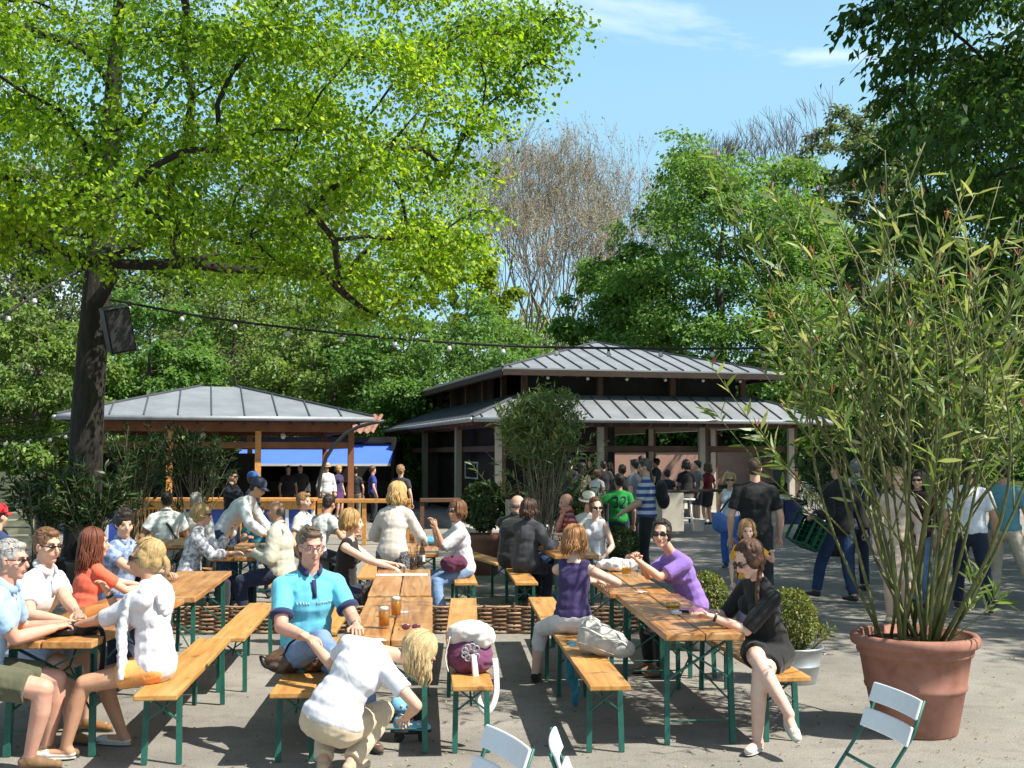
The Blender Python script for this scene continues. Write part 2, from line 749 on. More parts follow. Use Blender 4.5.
    def arm(mb, s, f0, o=0.0, cut=False):
        """from the shoulder to fraction f0 (0..1 upper arm, 1..2 forearm)"""
        e, w = hd[s]
        r0, r1, r2, r3 = (.047 if fem else .054) * k, (.038 if fem else .043) * k, (.036 if fem else .042) * k, (.024 if fem else .029) * k
        if f0 <= 1:
            p = S[s].lerp(e, f0)
            mb.rcone(S[s], p, r0 + o, r0 + (r1 - r0) * f0 + o * 1.25, True, not cut)
        else:
            mb.rcone(S[s], e, r0 + o, r1 + o)
            mid = e.lerp(w, .3)
            if f0 >= 1.35:
                mb.rcone(e, mid, r1 + o, r2 + .003 + o)
                mb.rcone(mid, e.lerp(w, f0 - 1), r2 + .003 + o, r2 + (r3 - r2) * (f0 - 1) + o, True, not cut)
            else:
                mb.rcone(e, e.lerp(w, f0 - 1), r1 + o, r2 + o, True, not cut)

    def leg(mb, s, f0, o=0.0, cut=False, loose=0.0):
        kn, an = ft[s]
        r0, r1, r2, r3 = (.088 if fem else .086) * k * bd, .06 * k * bd ** .5, .054 * k * bd ** .5, .036 * k
        if f0 <= 1:
            mb.rcone(HP[s], HP[s].lerp(kn, f0), r0 + o, r0 + (r1 - r0) * f0 + o + loose, True, not cut)
        else:
            mb.rcone(HP[s], kn, r0 + o, r1 + o)
            u = f0 - 1
            back = (kn - HP[s]).cross(an - kn).cross(an - kn)
            back = back.normalized() * .012 if back.length > 1e-4 else V((0, 0, 0))
            mid = kn.lerp(an, .32) - back
            if u > .35:
                mb.rcone(kn, mid, r1 - .004 + o, r2 + .003 + o)
                mb.rcone(mid, kn.lerp(an, u), r2 + .003 + o, r2 + (r3 - r2) * u + o + loose, True, not cut)
            else:
                mb.rcone(kn, kn.lerp(mid, u / .32), r1 - .002 + o, r2 + o + loose, True, not cut)

    # ---- body
    torso(b)
    b.rcone(nb - td * .03 * k, hp_(0, -.015, -.045), (.05 if fem else .06) * k, (.047 if fem else .056) * k)
    b.ell(hp_(0, -.012, .022), (.073 * hk, .094 * hk, .093 * hk), hfr)
    b.ell(hp_(0, .022, -.03), (.062 * hk, .065 * hk, .082 * hk), hfr)
    b.rcone(hp_(0, .02, -.07), hp_(0, .058, -.094), .05 * hk, .027 * hk)
    if lod < 2:
        b.rcone(hp_(-.03, .072, .026), hp_(.03, .072, .026), .015 * hk, .015 * hk)
        b.rcone(hp_(0, .088, .004), hp_(0, .107, -.032), .009 * hk, .0135 * hk)
        b.ell(hp_(0, .08, -.058), (.026 * hk, .016 * hk, .018 * hk), hfr)
        for sg in (-1, 1):
            b.ell(hp_(sg * .077, -.008, -.008), (.011 * hk, .02 * hk, .032 * hk), hfr)
            b.ell(hp_(sg * .04, .055, -.03), (.028 * hk, .022 * hk, .026 * hk), hfr)
    fi = MB()
    for s, sg in (("L", -1), ("R", 1)):
        arm(b, s, 2)
        e, w = hd[s]
        fd = (w - e).normalized()
        low = -up0
        pn = low - fd * low.dot(fd)
        if pn.length < .35:
            pn = -cr * sg
        hand(b, fi, w, fd, pn, (-cr * sg + cf * .3), k * (.93 if fem else 1.0), curl, lod)
        leg(b, s, 2)
        kn, an = ft[s]
        fd = (pf * .8 + (an - kn).cross(pr) * 0)
        shin = (an - kn).normalized()
        fwd = V((fd.x, fd.y, 0)).normalized()
        if seated and abs(shin.z) < .97:
            g = V((HP[s] - kn).to_tuple())
            fl = V((kn.x - HP[s].x, kn.y - HP[s].y, 0))
            if fl.length > .1:
                fwd = fl.normalized()
        if (an.z) > .14:
            fwd = (fwd * .8 + shin * .55).normalized()
        a0 = an - up0 * .035 * k
        b.rcone(an, a0 - fwd * .025 * k, .036 * k, .036 * k)
        b.rcone(a0 - fwd * .03 * k, a0 + fwd * .15 * k - up0 * .008, .034 * k, .03 * k, flat=.85)
        ft[s] = (kn, an, a0, fwd)
    me = remesh(b, vox, skin(sk), "body", 3 if lod < 2 else 2, extra=fi)
    link("body", me, root)
    for s in "LR":
        ft[s] = ft[s] + tuple()
    F = {s: ft[s] for s in "LR"}
    ft = {s: ft[s][:2] for s in "LR"}

    # ---- shoes
    if shoes is not None:
        for s in "LR":
            kn, an, a0, fwd = F[s]
            m_ = MB()
            rt = fwd.cross(up0).normalized() if abs(fwd.z) < .9 else pr
            un = rt.cross(fwd).normalized()
            c_, style = (shoes if isinstance(shoes[0], (tuple, list)) else (shoes, "shoe"))
            if style == "flat":
                m_.rcone(a0 - fwd * .032 * k - un * .012, a0 + fwd * .01 * k - un * .014, .034 * k, .03 * k, flat=.7, up=un)
                m_.rcone(a0 + fwd * .0 * k - un * .016, a0 + fwd * .165 * k - un * .014, .034 * k, .036 * k, flat=.62, up=un)
                m_.rcone(a0 + fwd * .115 * k - un * .01, a0 + fwd * .17 * k - un * .012, .039 * k, .03 * k, flat=.8, up=un)
            else:
                m_.rcone(a0 - fwd * .03 * k, a0 + fwd * .05 * k, .039 * k, .042 * k)
                m_.rcone(a0 + fwd * .05 * k - un * .004, a0 + fwd * .165 * k - un * .012, .042 * k, .033 * k, flat=.8, up=un)
            if style == "shoe":
                m_.rcone(an - up0 * .025, an - up0 * .012, .042 * k, .041 * k)
            sm = remesh(m_, vox, fabric(c_, None, .5), "shoe", 2)
            so = link("shoe", sm, root)
            if lod == 0:
                sl = MB()
                c0 = a0 + fwd * .066 * k - un * .036 * k
                fr = Matrix((rt, fwd, un)).transposed()
                pr_ = []
                sl.ell(c0, (.043 * k, .138 * k, .012 * k), (rt, fwd, un))
                sl.build("sole", fabric((.5, .47, .42) if c_[0] > .3 else (.03, .03, .03)), so, True)

    # ---- clothes
    o = .013 if lod == 0 else .017
    kind, tc = top[0], top[1]
    tm = tc if not isinstance(tc, tuple) else fabric(tc)
    wr = .0036 if lod == 0 else .0045
    g = MB()
    garment = {"tshirt": "t_shirt", "polo": "polo_shirt", "long": "shirt", "shirt": "shirt", "tank": "tank_top", "jacket": "jacket", "dress": "dress", "half": "blouse", "cardigan": "cardigan"}[kind]
    ox = o + (.014 if kind in ("jacket",) else .008 if kind in ("long", "cardigan", "shirt", "half") else 0)
    if kind == "tank":
        torso(g, ox, False, False)
        g.ell(hc + pd * .07 * k, tuple(i * k * bd + ox for i in (.16, .118, .11)), (pr, pf, pd))
        for sg in (-1, 1):
            g.ell(chest + td * .05 * k, tuple(i * k + ox for i in ((.118 if fem else .14), .092, .12)), (cr, cf, td))
            g.rcone(chest + cr * sg * .075 * k - cf * .05 * k + td * .05 * k, shc + cr * sg * .095 * k - cf * .005 + td * .012 * k, .05 * k, .045 * k + ox * .5)
            g.rcone(chest + cr * sg * .075 * k + cf * .05 * k + td * .04 * k, shc + cr * sg * .095 * k + cf * .005 + td * .012 * k, .05 * k, .045 * k + ox * .5)
    else:
        torso(g, ox, kind in ("jacket", "cardigan", "shirt", "dress", "polo", "half", "long"), True)
        if kind not in ("jacket", "cardigan", "shirt", "dress", "polo", "half", "long"):
            g.ell(hc + pd * .05 * k, tuple(i * k * bd + ox for i in (.17, .124, .1)), (pr, pf, pd))
        fr = top[2] if len(top) > 2 else {"tshirt": .58, "polo": .66, "half": 1.15, "dress": .95}.get(kind, 1.97)
        for s in "LR":
            arm(g, s, fr, ox + (.002 if fr < 1.5 else .002), True)
    if kind == "dress":
        ln = top[3] if len(top) > 3 else .8
        for s in "LR":
            leg(g, s, ln, ox + .01, True)
        a, c = HP["L"].lerp(ft["L"][0], ln * .9), HP["R"].lerp(ft["R"][0], ln * .9)
        if not seated:
            g.rcone(a, c, .1 * k, .1 * k)
            g.rcone(hc, (a + c) / 2, .13 * k, .13 * k)
        g.rcone(hc - pr * .06, a.lerp(c, .3), .12 * k, .085 * k)
        g.rcone(hc + pr * .06, a.lerp(c, .7), .12 * k, .085 * k)
    gm = remesh(g, vox, tm, garment, 2, wr, 8)
    go = link(garment, gm, root)
    if kind in ("polo", "shirt", "jacket") and lod < 2:
        cm = tm if len(top) < 4 else fabric(top[3])
        cl = MB()
        ring = []
        for j in range(17):
            a = R(90 + 24 + j * (312 / 16))
            ring.append(nb + cr * (math.cos(a) * .071 * k) + cf * (math.sin(a) * .076 * k + .006) + hu * ((.026 - .022 * math.sin(a)) * k))
        cl.tube(ring, .0085 * k, 8, True, 2.6, hu)
        if kind == "polo":
            p0 = nb + cf * .09 * k - td * .03 * k
            cl.bar(p0, p0 - td * .11 * k + cf * .035 * k, .028 * k, .012, cf)
        ce = cl.build("collar", cm, go, True)
        if len(top) > 3:
            for s in "LR":
                e, w = hd[s]
                p = S[s].lerp(e, fr)
                d = (e - S[s]).normalized()
                cu = MB().tube([p - d * .024, p - d * .008, p + d * .007], [(.05 if not fem else .045) * k + ox + .012] * 3, 18)
                cu.build("cuff", cm, go, True)
    # bottom
    bk, bc = bottom[0], bottom[1]
    if bk and kind != "dress":
        bm_ = bc if not isinstance(bc, tuple) else fabric(bc)
        g = MB()
        ob = (.009 if lod == 0 else .012)
        g.ell(hc + pd * .03 * k, tuple(i * k * bd + ob for i in ((.172 if fem else .163), .123, .12)), (pr, pf, pd))
        for s in "LR":
            if bk == "skirt":
                leg(g, s, bottom[2] if len(bottom) > 2 else .85, ob + .01, True)
            else:
                leg(g, s, {"trousers": 1.96, "shorts": .8, "capri": 1.5, "hotpants": .5}[bk], ob + (.008 if bk == "shorts" else .002), True, {"shorts": .014, "trousers": .014}.get(bk, .0))
        if bk == "skirt":
            ln = bottom[2] if len(bottom) > 2 else .85
            a, c = HP["L"].lerp(ft["L"][0], ln * .9), HP["R"].lerp(ft["R"][0], ln * .9)
            g.rcone(a, c, .09 * k, .09 * k)
            g.rcone(hc, (a + c) / 2, .12 * k, .1 * k)
        gm = remesh(g, vox, bm_, bk, 2, wr, 10)
        link({"hotpants": "shorts"}.get(bk, bk), gm, root)

    # ---- hair
    dn = V((0, 0, -1))
    if hair and hair[0] != "none":
        st, hcol = hair[0], hair[1]
        hm = hairmat(hcol)
        g, ex = MB(), MB()
        if st == "bald":
            for sg in (-1, 1):
                g.ell(hp_(sg * .045, -.045, -.015), (.036 * hk, .056 * hk, .04 * hk), hfr)
            g.ell(hp_(0, -.068, -.022), (.06 * hk, .04 * hk, .04 * hk), hfr)
        else:
            vol = {"curly": .014, "short": .004, "crop": .0, "long": .008, "bob": .012, "pony": .004, "braid": .004, "updo": .004}.get(st, .005)
            back = .036 if st in ('updo', 'pony', 'braid') else .028
            g.ell(hp_(0, -back, .036), ((.08 + vol) * hk, (.098 + vol) * hk, (.092 + vol) * hk), hfr)
            if st in ("short", "crop", "curly"):
                g.ell(hp_(0, -.055, -.02), ((.07 + vol) * hk, .056 * hk, .062 * hk), hfr)
                g.ell(hp_(.0, .045, .092), (.05 * hk, .035 * hk, (.022 + vol) * hk), hfr)
            else:
                for sg in (-1, 1):
                    g.ell(hp_(sg * .06, .0, .0), ((.026 + vol) * hk, .05 * hk, .07 * hk), hfr)
                g.ell(hp_(0, -.06, -.02), ((.07 + vol) * hk, .058 * hk, .08 * hk), hfr)
        rr = random.Random(label)
        def cap_pt(az, el, o_=.0):
            return hp_(math.sin(az) * math.cos(el) * (.082 + vol + o_), math.cos(az) * math.cos(el) * (.1 + vol + o_) - .024, math.sin(el) * (.094 + vol + o_) + .034)
        if st in ("long", "bob"):
            L = hair[2] if len(hair) > 2 else (.3 if st == "long" else .12)
            nl = 84 if lod == 0 else 40
            px_ = rr.choice((-.2, .2))
            for i in range(nl):
                a = R(50 + 260 * (i + rr.random() * .8) / nl)
                o_ = rr.uniform(-.004, .006)
                pts = [cap_pt(a * (1 - .25 * (1 - e / 1.4)) if 0 else a, e, o_) for e in (1.35 + .1 * rr.random(), .95, .5, .1, -.25)]
                p2 = pts[-1]
                Li = L * rr.uniform(.65, 1.12)
                w0 = rr.uniform(-1, 1)
                for q_ in range(1, 6):
                    tq = q_ / 5
                    out = (hR_ * math.sin(a) + hF * math.cos(a)) * (.016 * math.sin(tq * 3) * (1 if st == "bob" else .6) - (.022 * tq if st == "bob" else 0))
                    wv = cr * (.011 * math.sin(w0 * 6 + tq * 7)) + cf * (.007 * math.cos(w0 * 5 + tq * 8))
                    pts.append(p2 + dn * (Li * tq) + out + wv - hF * (.02 * tq if st == "long" else 0))
                r0 = rr.uniform(.006, .0115) * (1.6 if lod else 1)
                ex.tube(pts, [r0 * .4, r0 * .8, r0, r0, r0, r0, r0 * .95, r0 * .8, r0 * .6, r0 * .2], 5, True, .7)
        if st in ("updo", "pony", "braid"):
            for i in range(56 if lod == 0 else 24):
                a = R(rr.uniform(-95, 95))
                e0 = .62 if abs(a) < .9 else .62 - (abs(a) - .9) * .9
                o_ = rr.uniform(-.003, .004)
                p0, p3 = cap_pt(a, e0 + .05, o_), hp_(.0, -.112, .015)
                pts = [p0]
                for tq in (.25, .5, .75):
                    d_ = p0.lerp(p3, tq) - hp_(0, -.02, .03)
                    d_ = d_ + hU * (.06 * math.sin(math.pi * tq))
                    az, el = math.atan2(d_.dot(hR_), d_.dot(hF)), math.atan2(d_.dot(hU), math.hypot(d_.dot(hR_), d_.dot(hF)))
                    pts.append(cap_pt(az, el, o_))
                pts.append(p3)
                r0 = rr.uniform(.005, .009) * (1.5 if lod else 1)
                ex.tube(pts, [r0 * .3, r0, r0, r0, r0 * .6], 5, True, .7)
        if st in ("long", "bob"):
            pass
        elif st == "pony":
            for i in range(10):
                p = hp_(rr.uniform(-.012, .012), -.115, .0 + rr.uniform(-.012, .012))
                L = hair[2] if len(hair) > 2 else .16
                pts = [hp_(0, -.09, .01), p] + [p + dn * (L * t) - hF * (.03 * math.sin(t * 2.6)) + cr * rr.uniform(-.02, .02) for t in (.3, .6, 1)]
                ex.tube(pts, [.016, .018, .02, .016, .004], 6)
        elif st == "updo":
            g.ell(hp_(0, -.125, .02), (.045 * hk, .04 * hk, .045 * hk), hfr)
        elif st == "braid":
            p = hp_(-.045, -.06, -.06)
            ex.tube([hp_(-.02, -.1, .0), p] + [p + dn * (.03 * i) + hF * (.012 * i if i < 5 else .06) - hR_ * (.003 * i) for i in range(10)], [.02] * 3 + [.016] * 8 + [.006], 7)
            for i in range(9):
                ex.ell(p + dn * (.03 * i) + hF * (.012 * i if i < 5 else .06) + hR_ * (.009 * (-1) ** i - .003 * i), (.02 - .001 * i, .018, .024), None, 8, 6)
            for i in range(4):
                q0 = hp_(.05, .05, .05)
                ex.tube([q0, hp_(.075, .06, -.02), hp_(.09, .07 + .01 * i, -.08 - .01 * i)], [.008, .007, .002], 5)
        if st == "curly":
            for i in range(70 if lod == 0 else 40):
                a, e_ = rr.uniform(0, 6.28), rr.uniform(-.5, 1.5)
                f = math.cos(e_)
                if math.sin(a) * f > .45 and e_ < .75:
                    continue
                ex.ell(hp_(math.cos(a) * f * .09, math.sin(a) * f * .105 - .028, math.sin(e_) * .105 + .034), (.018,) * 3, None, 7, 5)
        if st in ("short", "crop") and lod < 2:
            for i in range(130 if lod == 0 else 50):
                a, e_ = rr.uniform(0, 6.28), rr.uniform(.2, 1.5)
                f = math.cos(e_)
                if math.sin(a) * f > .6 and e_ < .7:
                    continue
                p = hp_(math.cos(a) * f * .08, math.sin(a) * f * .098 - .024, math.sin(e_) * .094 + .034)
                t_ = (hF * -.8 + hR_ * rr.uniform(-.7, .7)).normalized()
                ex.tube([p - t_ * .02, p + hU * .004, p + t_ * .024], [.002, .0055 if lod == 0 else .008, .0015], 4)
        hm_ = remesh(g, .009 if lod < 2 else .014, hm, "hair", 2, .004, 26, extra=ex)
        link("hair", hm_, root)
    if watch:
        e, w = hd[watch]
        d = (w - e).normalized()
        c_ = w - d * .022
        wt_ = MB().tube([c_ - d * .009, c_ + d * .009], (.027 if fem else .032) * k, 14)
        wo = wt_.build("wristwatch", fabric((.03, .025, .02), "watch_strap", .4), root, True)
        x_, y_ = frame_from(d)
        n_ = (V((0, 0, 1)) - d * d.z).normalized()
        MB().rcone(c_ + n_ * .02, c_ + n_ * .034, .014, .014, False, False, 12).build("watch_case", GUTW, wo, True)
    # ---- face
    if lod == 0 and not kid:
        if not glasses or glasses == "clear":
            for sg in (-1, 1):
                e = MB().ell(hp_(sg * .031, .0795, .003), (.0115, .0065, .0048), hfr, 10, 7)
                eo = e.build("eye", fabric((.7, .68, .64), "eye_white", .2), root, True)
                MB().ell(hp_(sg * .031, .0838, .003), (.0056, .0032, .0046), hfr, 8, 6).build("iris", fabric((.05, .04, .03), "iris", .2), eo, True)
        br = MB()
        for sg in (-1, 1):
            br.tube([hp_(sg * .014, .091, .022), hp_(sg * .033, .087, .029), hp_(sg * .05, .072, .023)], [.004, .004, .002], 5)
        br.build("eyebrows", hairmat(dim(hair[1], .6) if hair else (.1, .07, .05)), root, True)
        lp = MB()
        lp.ell(hp_(0, .0925, -.0555), (.022, .006, .005), hfr, 10, 6)
        lp.ell(hp_(0, .0905, -.0645), (.019, .007, .006), hfr, 10, 6)
        lp.build("lips", mottled("lips", (.5, .2, .17), .1, 30, .4), root, True)
    elif lod == 1 and not glasses:
        for sg in (-1, 1):
            MB().ell(hp_(sg * .031, .079, .005), (.014, .008, .008), hfr, 8, 6).build("eye", fabric((.08, .06, .05), "far_eye", .3), root, True)
    if glasses:
        gl = MB()
        dark = glasses != "clear"
        for sg in (-1, 1):
            if dark:
                gl.ell(hp_(sg * .034, .094, .004), (.03, .007, .0125) if glasses == 'narrow' else (.03, .007, .02), hfr, 14, 8)
            else:
                gl.tube([hp_(sg * .034 + .027 * math.cos(t), .097, .002 + .017 * math.sin(t)) for t in np.linspace(0, 6.3, 15)], .002, 5)
            gl.tube([hp_(sg * .062, .088, .008), hp_(sg * .078, .05, .008), hp_(sg * .083, -.012, .006)], [.0045, .004, .003], 5)
        gl.tube([hp_(-.012, .1, .008), hp_(.012, .1, .008)], .0035, 5)
        gl.build("sunglasses" if dark else "glasses", mottled("lens_dark", (.012, .01, .012), .2, 20, .12, .6, 0) if dark else mottled("frame_metal", (.12, .1, .12), .1, 30, .3, .5, 0), root, True)
    # ---- headwear
    if hat:
        hk_, hc_ = hat
        g = MB()
        fr3 = Matrix((hR_, hF, hU)).transposed()
        if hk_ == "cap":
            g.lathe([(.101, 0), (.103, .02), (.096, .06), (.07, .092), (.03, .105), (.001, .107)], hp_(0, -.018, .04), 18, False, .9, 1.08, fr3)
            pts, n_ = [], 9
            for zz in (0, .008):
                for i in range(n_):
                    a = R(-62 + 124 * i / (n_ - 1))
                    for rr_ in (.09, .175):
                        pts.append(hp_(math.sin(a) * (.085 if rr_ < .1 else .085), math.cos(a) * (.09 if rr_ < .1 else .165) - .01 + (0 if rr_ < .1 else .0), .046 + zz - (.02 if rr_ > .1 else 0) - .02 * abs(math.sin(a))))
            fs = []
            for i in range(n_ - 1):
                a0 = i * 2
                fs += [(a0, a0 + 1, a0 + 3, a0 + 2), (2 * n_ + a0 + 2, 2 * n_ + a0 + 3, 2 * n_ + a0 + 1, 2 * n_ + a0)]
                fs += [(a0 + 1, 2 * n_ + a0 + 1, 2 * n_ + a0 + 3, a0 + 3)]
            g.add(pts, fs)
            g.build("cap", fabric(hc_), root, True)
        else:
            g.lathe([(.15, -.008), (.145, .0), (.1, .012), (.098, .04), (.09, .09), (.07, .108), (.001, .11)], hp_(0, -.01, .045), 20, False, .92, 1.08, fr3)
            ho = g.build("hat", fabric(hc_), root, True)
            MB().lathe([(.1, .012), (.1, .034)], hp_(0, -.01, .046), 20, True, .94, 1.1, fr3).build("hat_band", fabric(dim(hc_, .45)), ho, True)
    if extra:
        extra(root, dict(S=S, hd=hd, ft=ft, HP=HP, hc=hc, td=td, cr=cr, cf=cf, chest=chest, shc=shc, nb=nb, k=k, pd=pd, pf=pf, pr=pr, waist=waist, hp=hp_, garment=go, M=M, Mi=Mi))
    return root
# ---------------------------------------------------------------- foliage
def leaf_mesh(name, P, D, S, mat, ratio=.5, shape="rhomb", fold=.12, seed=0, updown=.7):
    rg = np.random.default_rng(seed)
    n = len(P)
    D = D / (np.linalg.norm(D, axis=1, keepdims=True) + 1e-9)
    N = rg.normal(size=(n, 3))
    N[:, 2] += updown * 3
    Sd = np.cross(D, N)
    Sd /= np.linalg.norm(Sd, axis=1, keepdims=True) + 1e-9
    N = np.cross(Sd, D)
    s = S[:, None]
    if shape == "rhomb":
        w = S[:, None] * ratio / 2
        tip = P + D * s - N * s * .12
        m = P + D * s * .45
        up = N * s * fold
        X = np.stack([P, m + Sd * w + up, tip, m - Sd * w + up], 1).reshape(-1, 3)
        nv, faces = 4, np.array([[0, 1, 2, 3]])
    elif shape == "lance":
        w = S[:, None] * ratio / 2
        a, b_ = P + D * s * .3, P + D * s * .66 - N * s * .05
        tip = P + D * s - N * s * .16
        X = np.stack([P, a + Sd * w, b_ + Sd * w * .8, tip, b_ - Sd * w * .8, a - Sd * w], 1).reshape(-1, 3)
        nv, faces = 6, np.array([[0, 1, 4, 5], [1, 2, 3, 4]])
    else:
        w = S[:, None] * ratio / 2
        a, b_ = P + D * s * .18, P + D * s * .6
        up = N * s * fold
        tip = P + D * s * 1.02 - N * s * .15
        X = np.stack([P + D * s * .05, a + Sd * w * .95 + up, b_ + Sd * w * .85 + up * .6, tip, b_ - Sd * w * .85 + up * .6, a - Sd * w * .95 + up], 1).reshape(-1, 3)
        nv, faces = 6, np.array([[0, 1, 2, 3], [0, 3, 4, 5]])
    nf = len(faces)
    F = (faces[None] + (np.arange(n) * nv)[:, None, None]).reshape(-1)
    me = bpy.data.meshes.new(name)
    me.vertices.add(len(X))
    me.vertices.foreach_set("co", X.astype(np.float32).ravel())
    me.loops.add(len(F))
    me.loops.foreach_set("vertex_index", F.astype(np.int32))
    me.polygons.add(n * nf)
    me.polygons.foreach_set("loop_start", np.arange(n * nf, dtype=np.int32) * 4)
    me.materials.append(mat)
    me.update(calc_edges=True)
    return me


def bark(name="bark", c=(.07, .055, .04), c2=None):
    if name in MATS:
        return MATS[name]
    m, nt, b = newmat(name)
    n = noise_node(nt, 5, 6, .7, stretch=(3, 3, .6))
    r = ramp(nt, [(.3, dim(c, .45)), (.5, c), (.72, c2 or dim(c, 1.8))])
    nt.links.new(n.outputs["Fac"], r.inputs["Fac"])
    nt.links.new(r.outputs["Color"], b.inputs["Base Color"])
    b.inputs["Roughness"].default_value = .9
    n2 = noise_node(nt, 14, 5, .75, stretch=(3, 3, .5))
    bump(nt, b, n2.outputs["Fac"], .9, .04)
    MATS[name] = m
    return m


def make_tree(name, label, cat, base, trunk, r0, clumps, nleaf, lsize, lmat, bmat, seed, group=None, shape="rhomb", ratio=.62, flat=.6,
              twigs=7, twig_r=.008, droop=.35, updown=.7, limbs=True, sub=4, rtip=.012, upward=0.0, crown_name="crown"):
    """trunk: list of points relative to base. clumps: (n,4) centre + radius relative to base."""
    rg = np.random.default_rng(seed)
    rr = random.Random(seed)
    root = thing(name, label, cat, base, 0, group)
    tb = MB()
    nodes = [V(p) for p in trunk]
    # refine trunk
    fine = []
    for i in range(len(nodes) - 1):
        for t in range(sub):
            fine.append(nodes[i].lerp(nodes[i + 1], t / sub))
    fine.append(nodes[-1])
    par = [i - 1 for i in range(len(fine))]
    pos = list(fine)
    ntr = len(fine)
    wt = [0.0] * ntr
    chains = [list(range(ntr))]
    c = np.array(clumps)
    dist = np.min(np.linalg.norm(c[:, None, :3] - np.array([list(p) for p in fine])[None], axis=2), axis=1)
    order = np.argsort(dist)
    ends = []
    for ci in order:
        cc = V(c[ci, :3])
        A = np.array([list(p) for p in pos])
        dv = np.array(cc)[None] - A
        L = np.linalg.norm(dv, axis=1)
        pen = np.where(dv[:, 2] < L * (-.1), 2.5, 1.0) * (1 + .25 * (np.arange(len(pos)) < max(1, ntr // 3)) * 4)
        j = int(np.argmin(L * pen))
        d = cc - pos[j]
        m = max(2, int(d.length / .55) + 1)
        m = min(m, 9)
        ch = [j]
        side = V((rr.uniform(-1, 1), rr.uniform(-1, 1), rr.uniform(0, 1.1))) * d.length * .13
        last = j
        for t in range(1, m + 1):
            f = t / m
            p = pos[j] + d * f + side * math.sin(math.pi * f) + V((rr.uniform(-1, 1), rr.uniform(-1, 1), rr.uniform(-1, 1))) * (.035 * d.length * (f < 1))
            pos.append(p)
            par.append(last)
            wt.append(0.0)
            last = len(pos) - 1
            ch.append(last)
        wt[last] += 1.0
        chains.append(ch)
        ends.append(last)
    cum = list(wt)
    for i in range(len(pos) - 1, 0, -1):
        if par[i] >= 0:
            cum[par[i]] += cum[i]
    tot = max(1, cum[0])
    ex = max(.36, min(.5, math.log(max(r0 * .62, rtip * 1.1) / rtip) / max(.7, math.log(tot))))
    def rad(i):
        return rtip * max(1, cum[i]) ** ex
    trad = []
    for i in range(ntr):
        f = i / (ntr - 1)
        base_r = r0 * (1 - .5 * f) * (1 + .55 * max(0, 1 - f * ntr / 2.2) ** 2)
        trad.append(max(rad(i), base_r if f < .62 else base_r * max(.12, 1 - (f - .62) * 2.2)))
    tb.tube([pos[i] for i in chains[0]], trad, 14)
    for ch in chains[1:]:
        rs = [rad(i) for i in ch]
        rs[0] = rs[1] if ch[0] >= ntr else min(rs[1] * 1.3, trad[ch[0]])
        tb.tube([pos[i] for i in ch], rs, 6 if rs[1] > .03 else 4, False)
    # twigs and leaves
    tips, tdir = [], []
    per = max(1, nleaf // max(1, len(clumps)))
    Ps, Ds = [], []
    vol = c[:, 3] ** 2
    cnt = np.maximum(1, (nleaf * vol / vol.sum()).astype(int)) if nleaf else np.zeros(len(c), int)
    for k, ci in enumerate(order):
        cc = V(c[ci, :3])
        r = c[ci, 3]
        dirs = []
        out = V((cc.x - trunk[-1][0] * .5, cc.y - trunk[-1][1] * .5, 0))
        out = out.normalized() if out.length > .1 else V((0, 0, 0))
        for t in range(twigs):
            d = V((rr.gauss(0, 1), rr.gauss(0, 1), rr.gauss(0, .55) + upward)) + out * .7
            d.normalize()
            l = r * rr.uniform(.7, 1.15)
            mid = cc + d * (l * .5) + V((0, 0, .08 * r))
            end = cc + V((d.x, d.y, d.z * (flat if not upward else 1))) * l - V((0, 0, droop * l * .5))
            tb.tube([cc, mid, end], [twig_r, twig_r * .8, twig_r * .4], 3, False)
            dirs.append((cc, mid, end))
        n = cnt[ci]
        if n:
            ti = rg.integers(0, twigs, n)
            f = rg.random(n) ** .6
            T = np.array([[list(a), list(b), list(e)] for a, b, e in dirs])
            p = np.where((f < .5)[:, None], T[ti, 0] + (T[ti, 1] - T[ti, 0]) * (f * 2)[:, None], T[ti, 1] + (T[ti, 2] - T[ti, 1]) * (f * 2 - 1)[:, None])
            sg = rg.normal(size=(n, 3)) * (r * .2)
            sg[:, 2] *= flat
            d = T[ti, 2] - T[ti, 0]
            d = d / (np.linalg.norm(d, axis=1, keepdims=True) + 1e-6) + rg.normal(size=(n, 3)) * .7
            d[:, 2] -= droop
            Ps.append(p + sg)
            Ds.append(d)
    tb.build("trunk", bmat, root, True)
    if nleaf:
        P, D = np.concatenate(Ps), np.concatenate(Ds)
        S = lsize * rg.uniform(.6, 1.25, len(P))
        link(crown_name, leaf_mesh(crown_name, P, D, S, lmat, ratio, shape, seed=seed, updown=updown), root)
    return root


def clump_cloud(seed, n, centre, radii, rc, shell=.55, zmin=-9, keep=None):
    """clump centres through an ellipsoid, denser to its outside"""
    rg = np.random.default_rng(seed)
    out = []
    k = 0
    while len(out) < n and k < n * 60:
        k += 1
        d = rg.normal(size=3)
        d /= np.linalg.norm(d)
        f = rg.random() ** (1 / 3)
        f = shell + (1 - shell) * f if rg.random() < .72 else f
        f *= 1 + .16 * noise.noise((d[0] * 2.1 + seed, d[1] * 2.1, d[2] * 2.1)) * 2
        p = np.array(centre) + d * np.array(radii) * f
        if p[2] < zmin or (keep and not keep(p)):
            continue
        out.append((*p, rc * rg.uniform(.75, 1.3)))
    return out
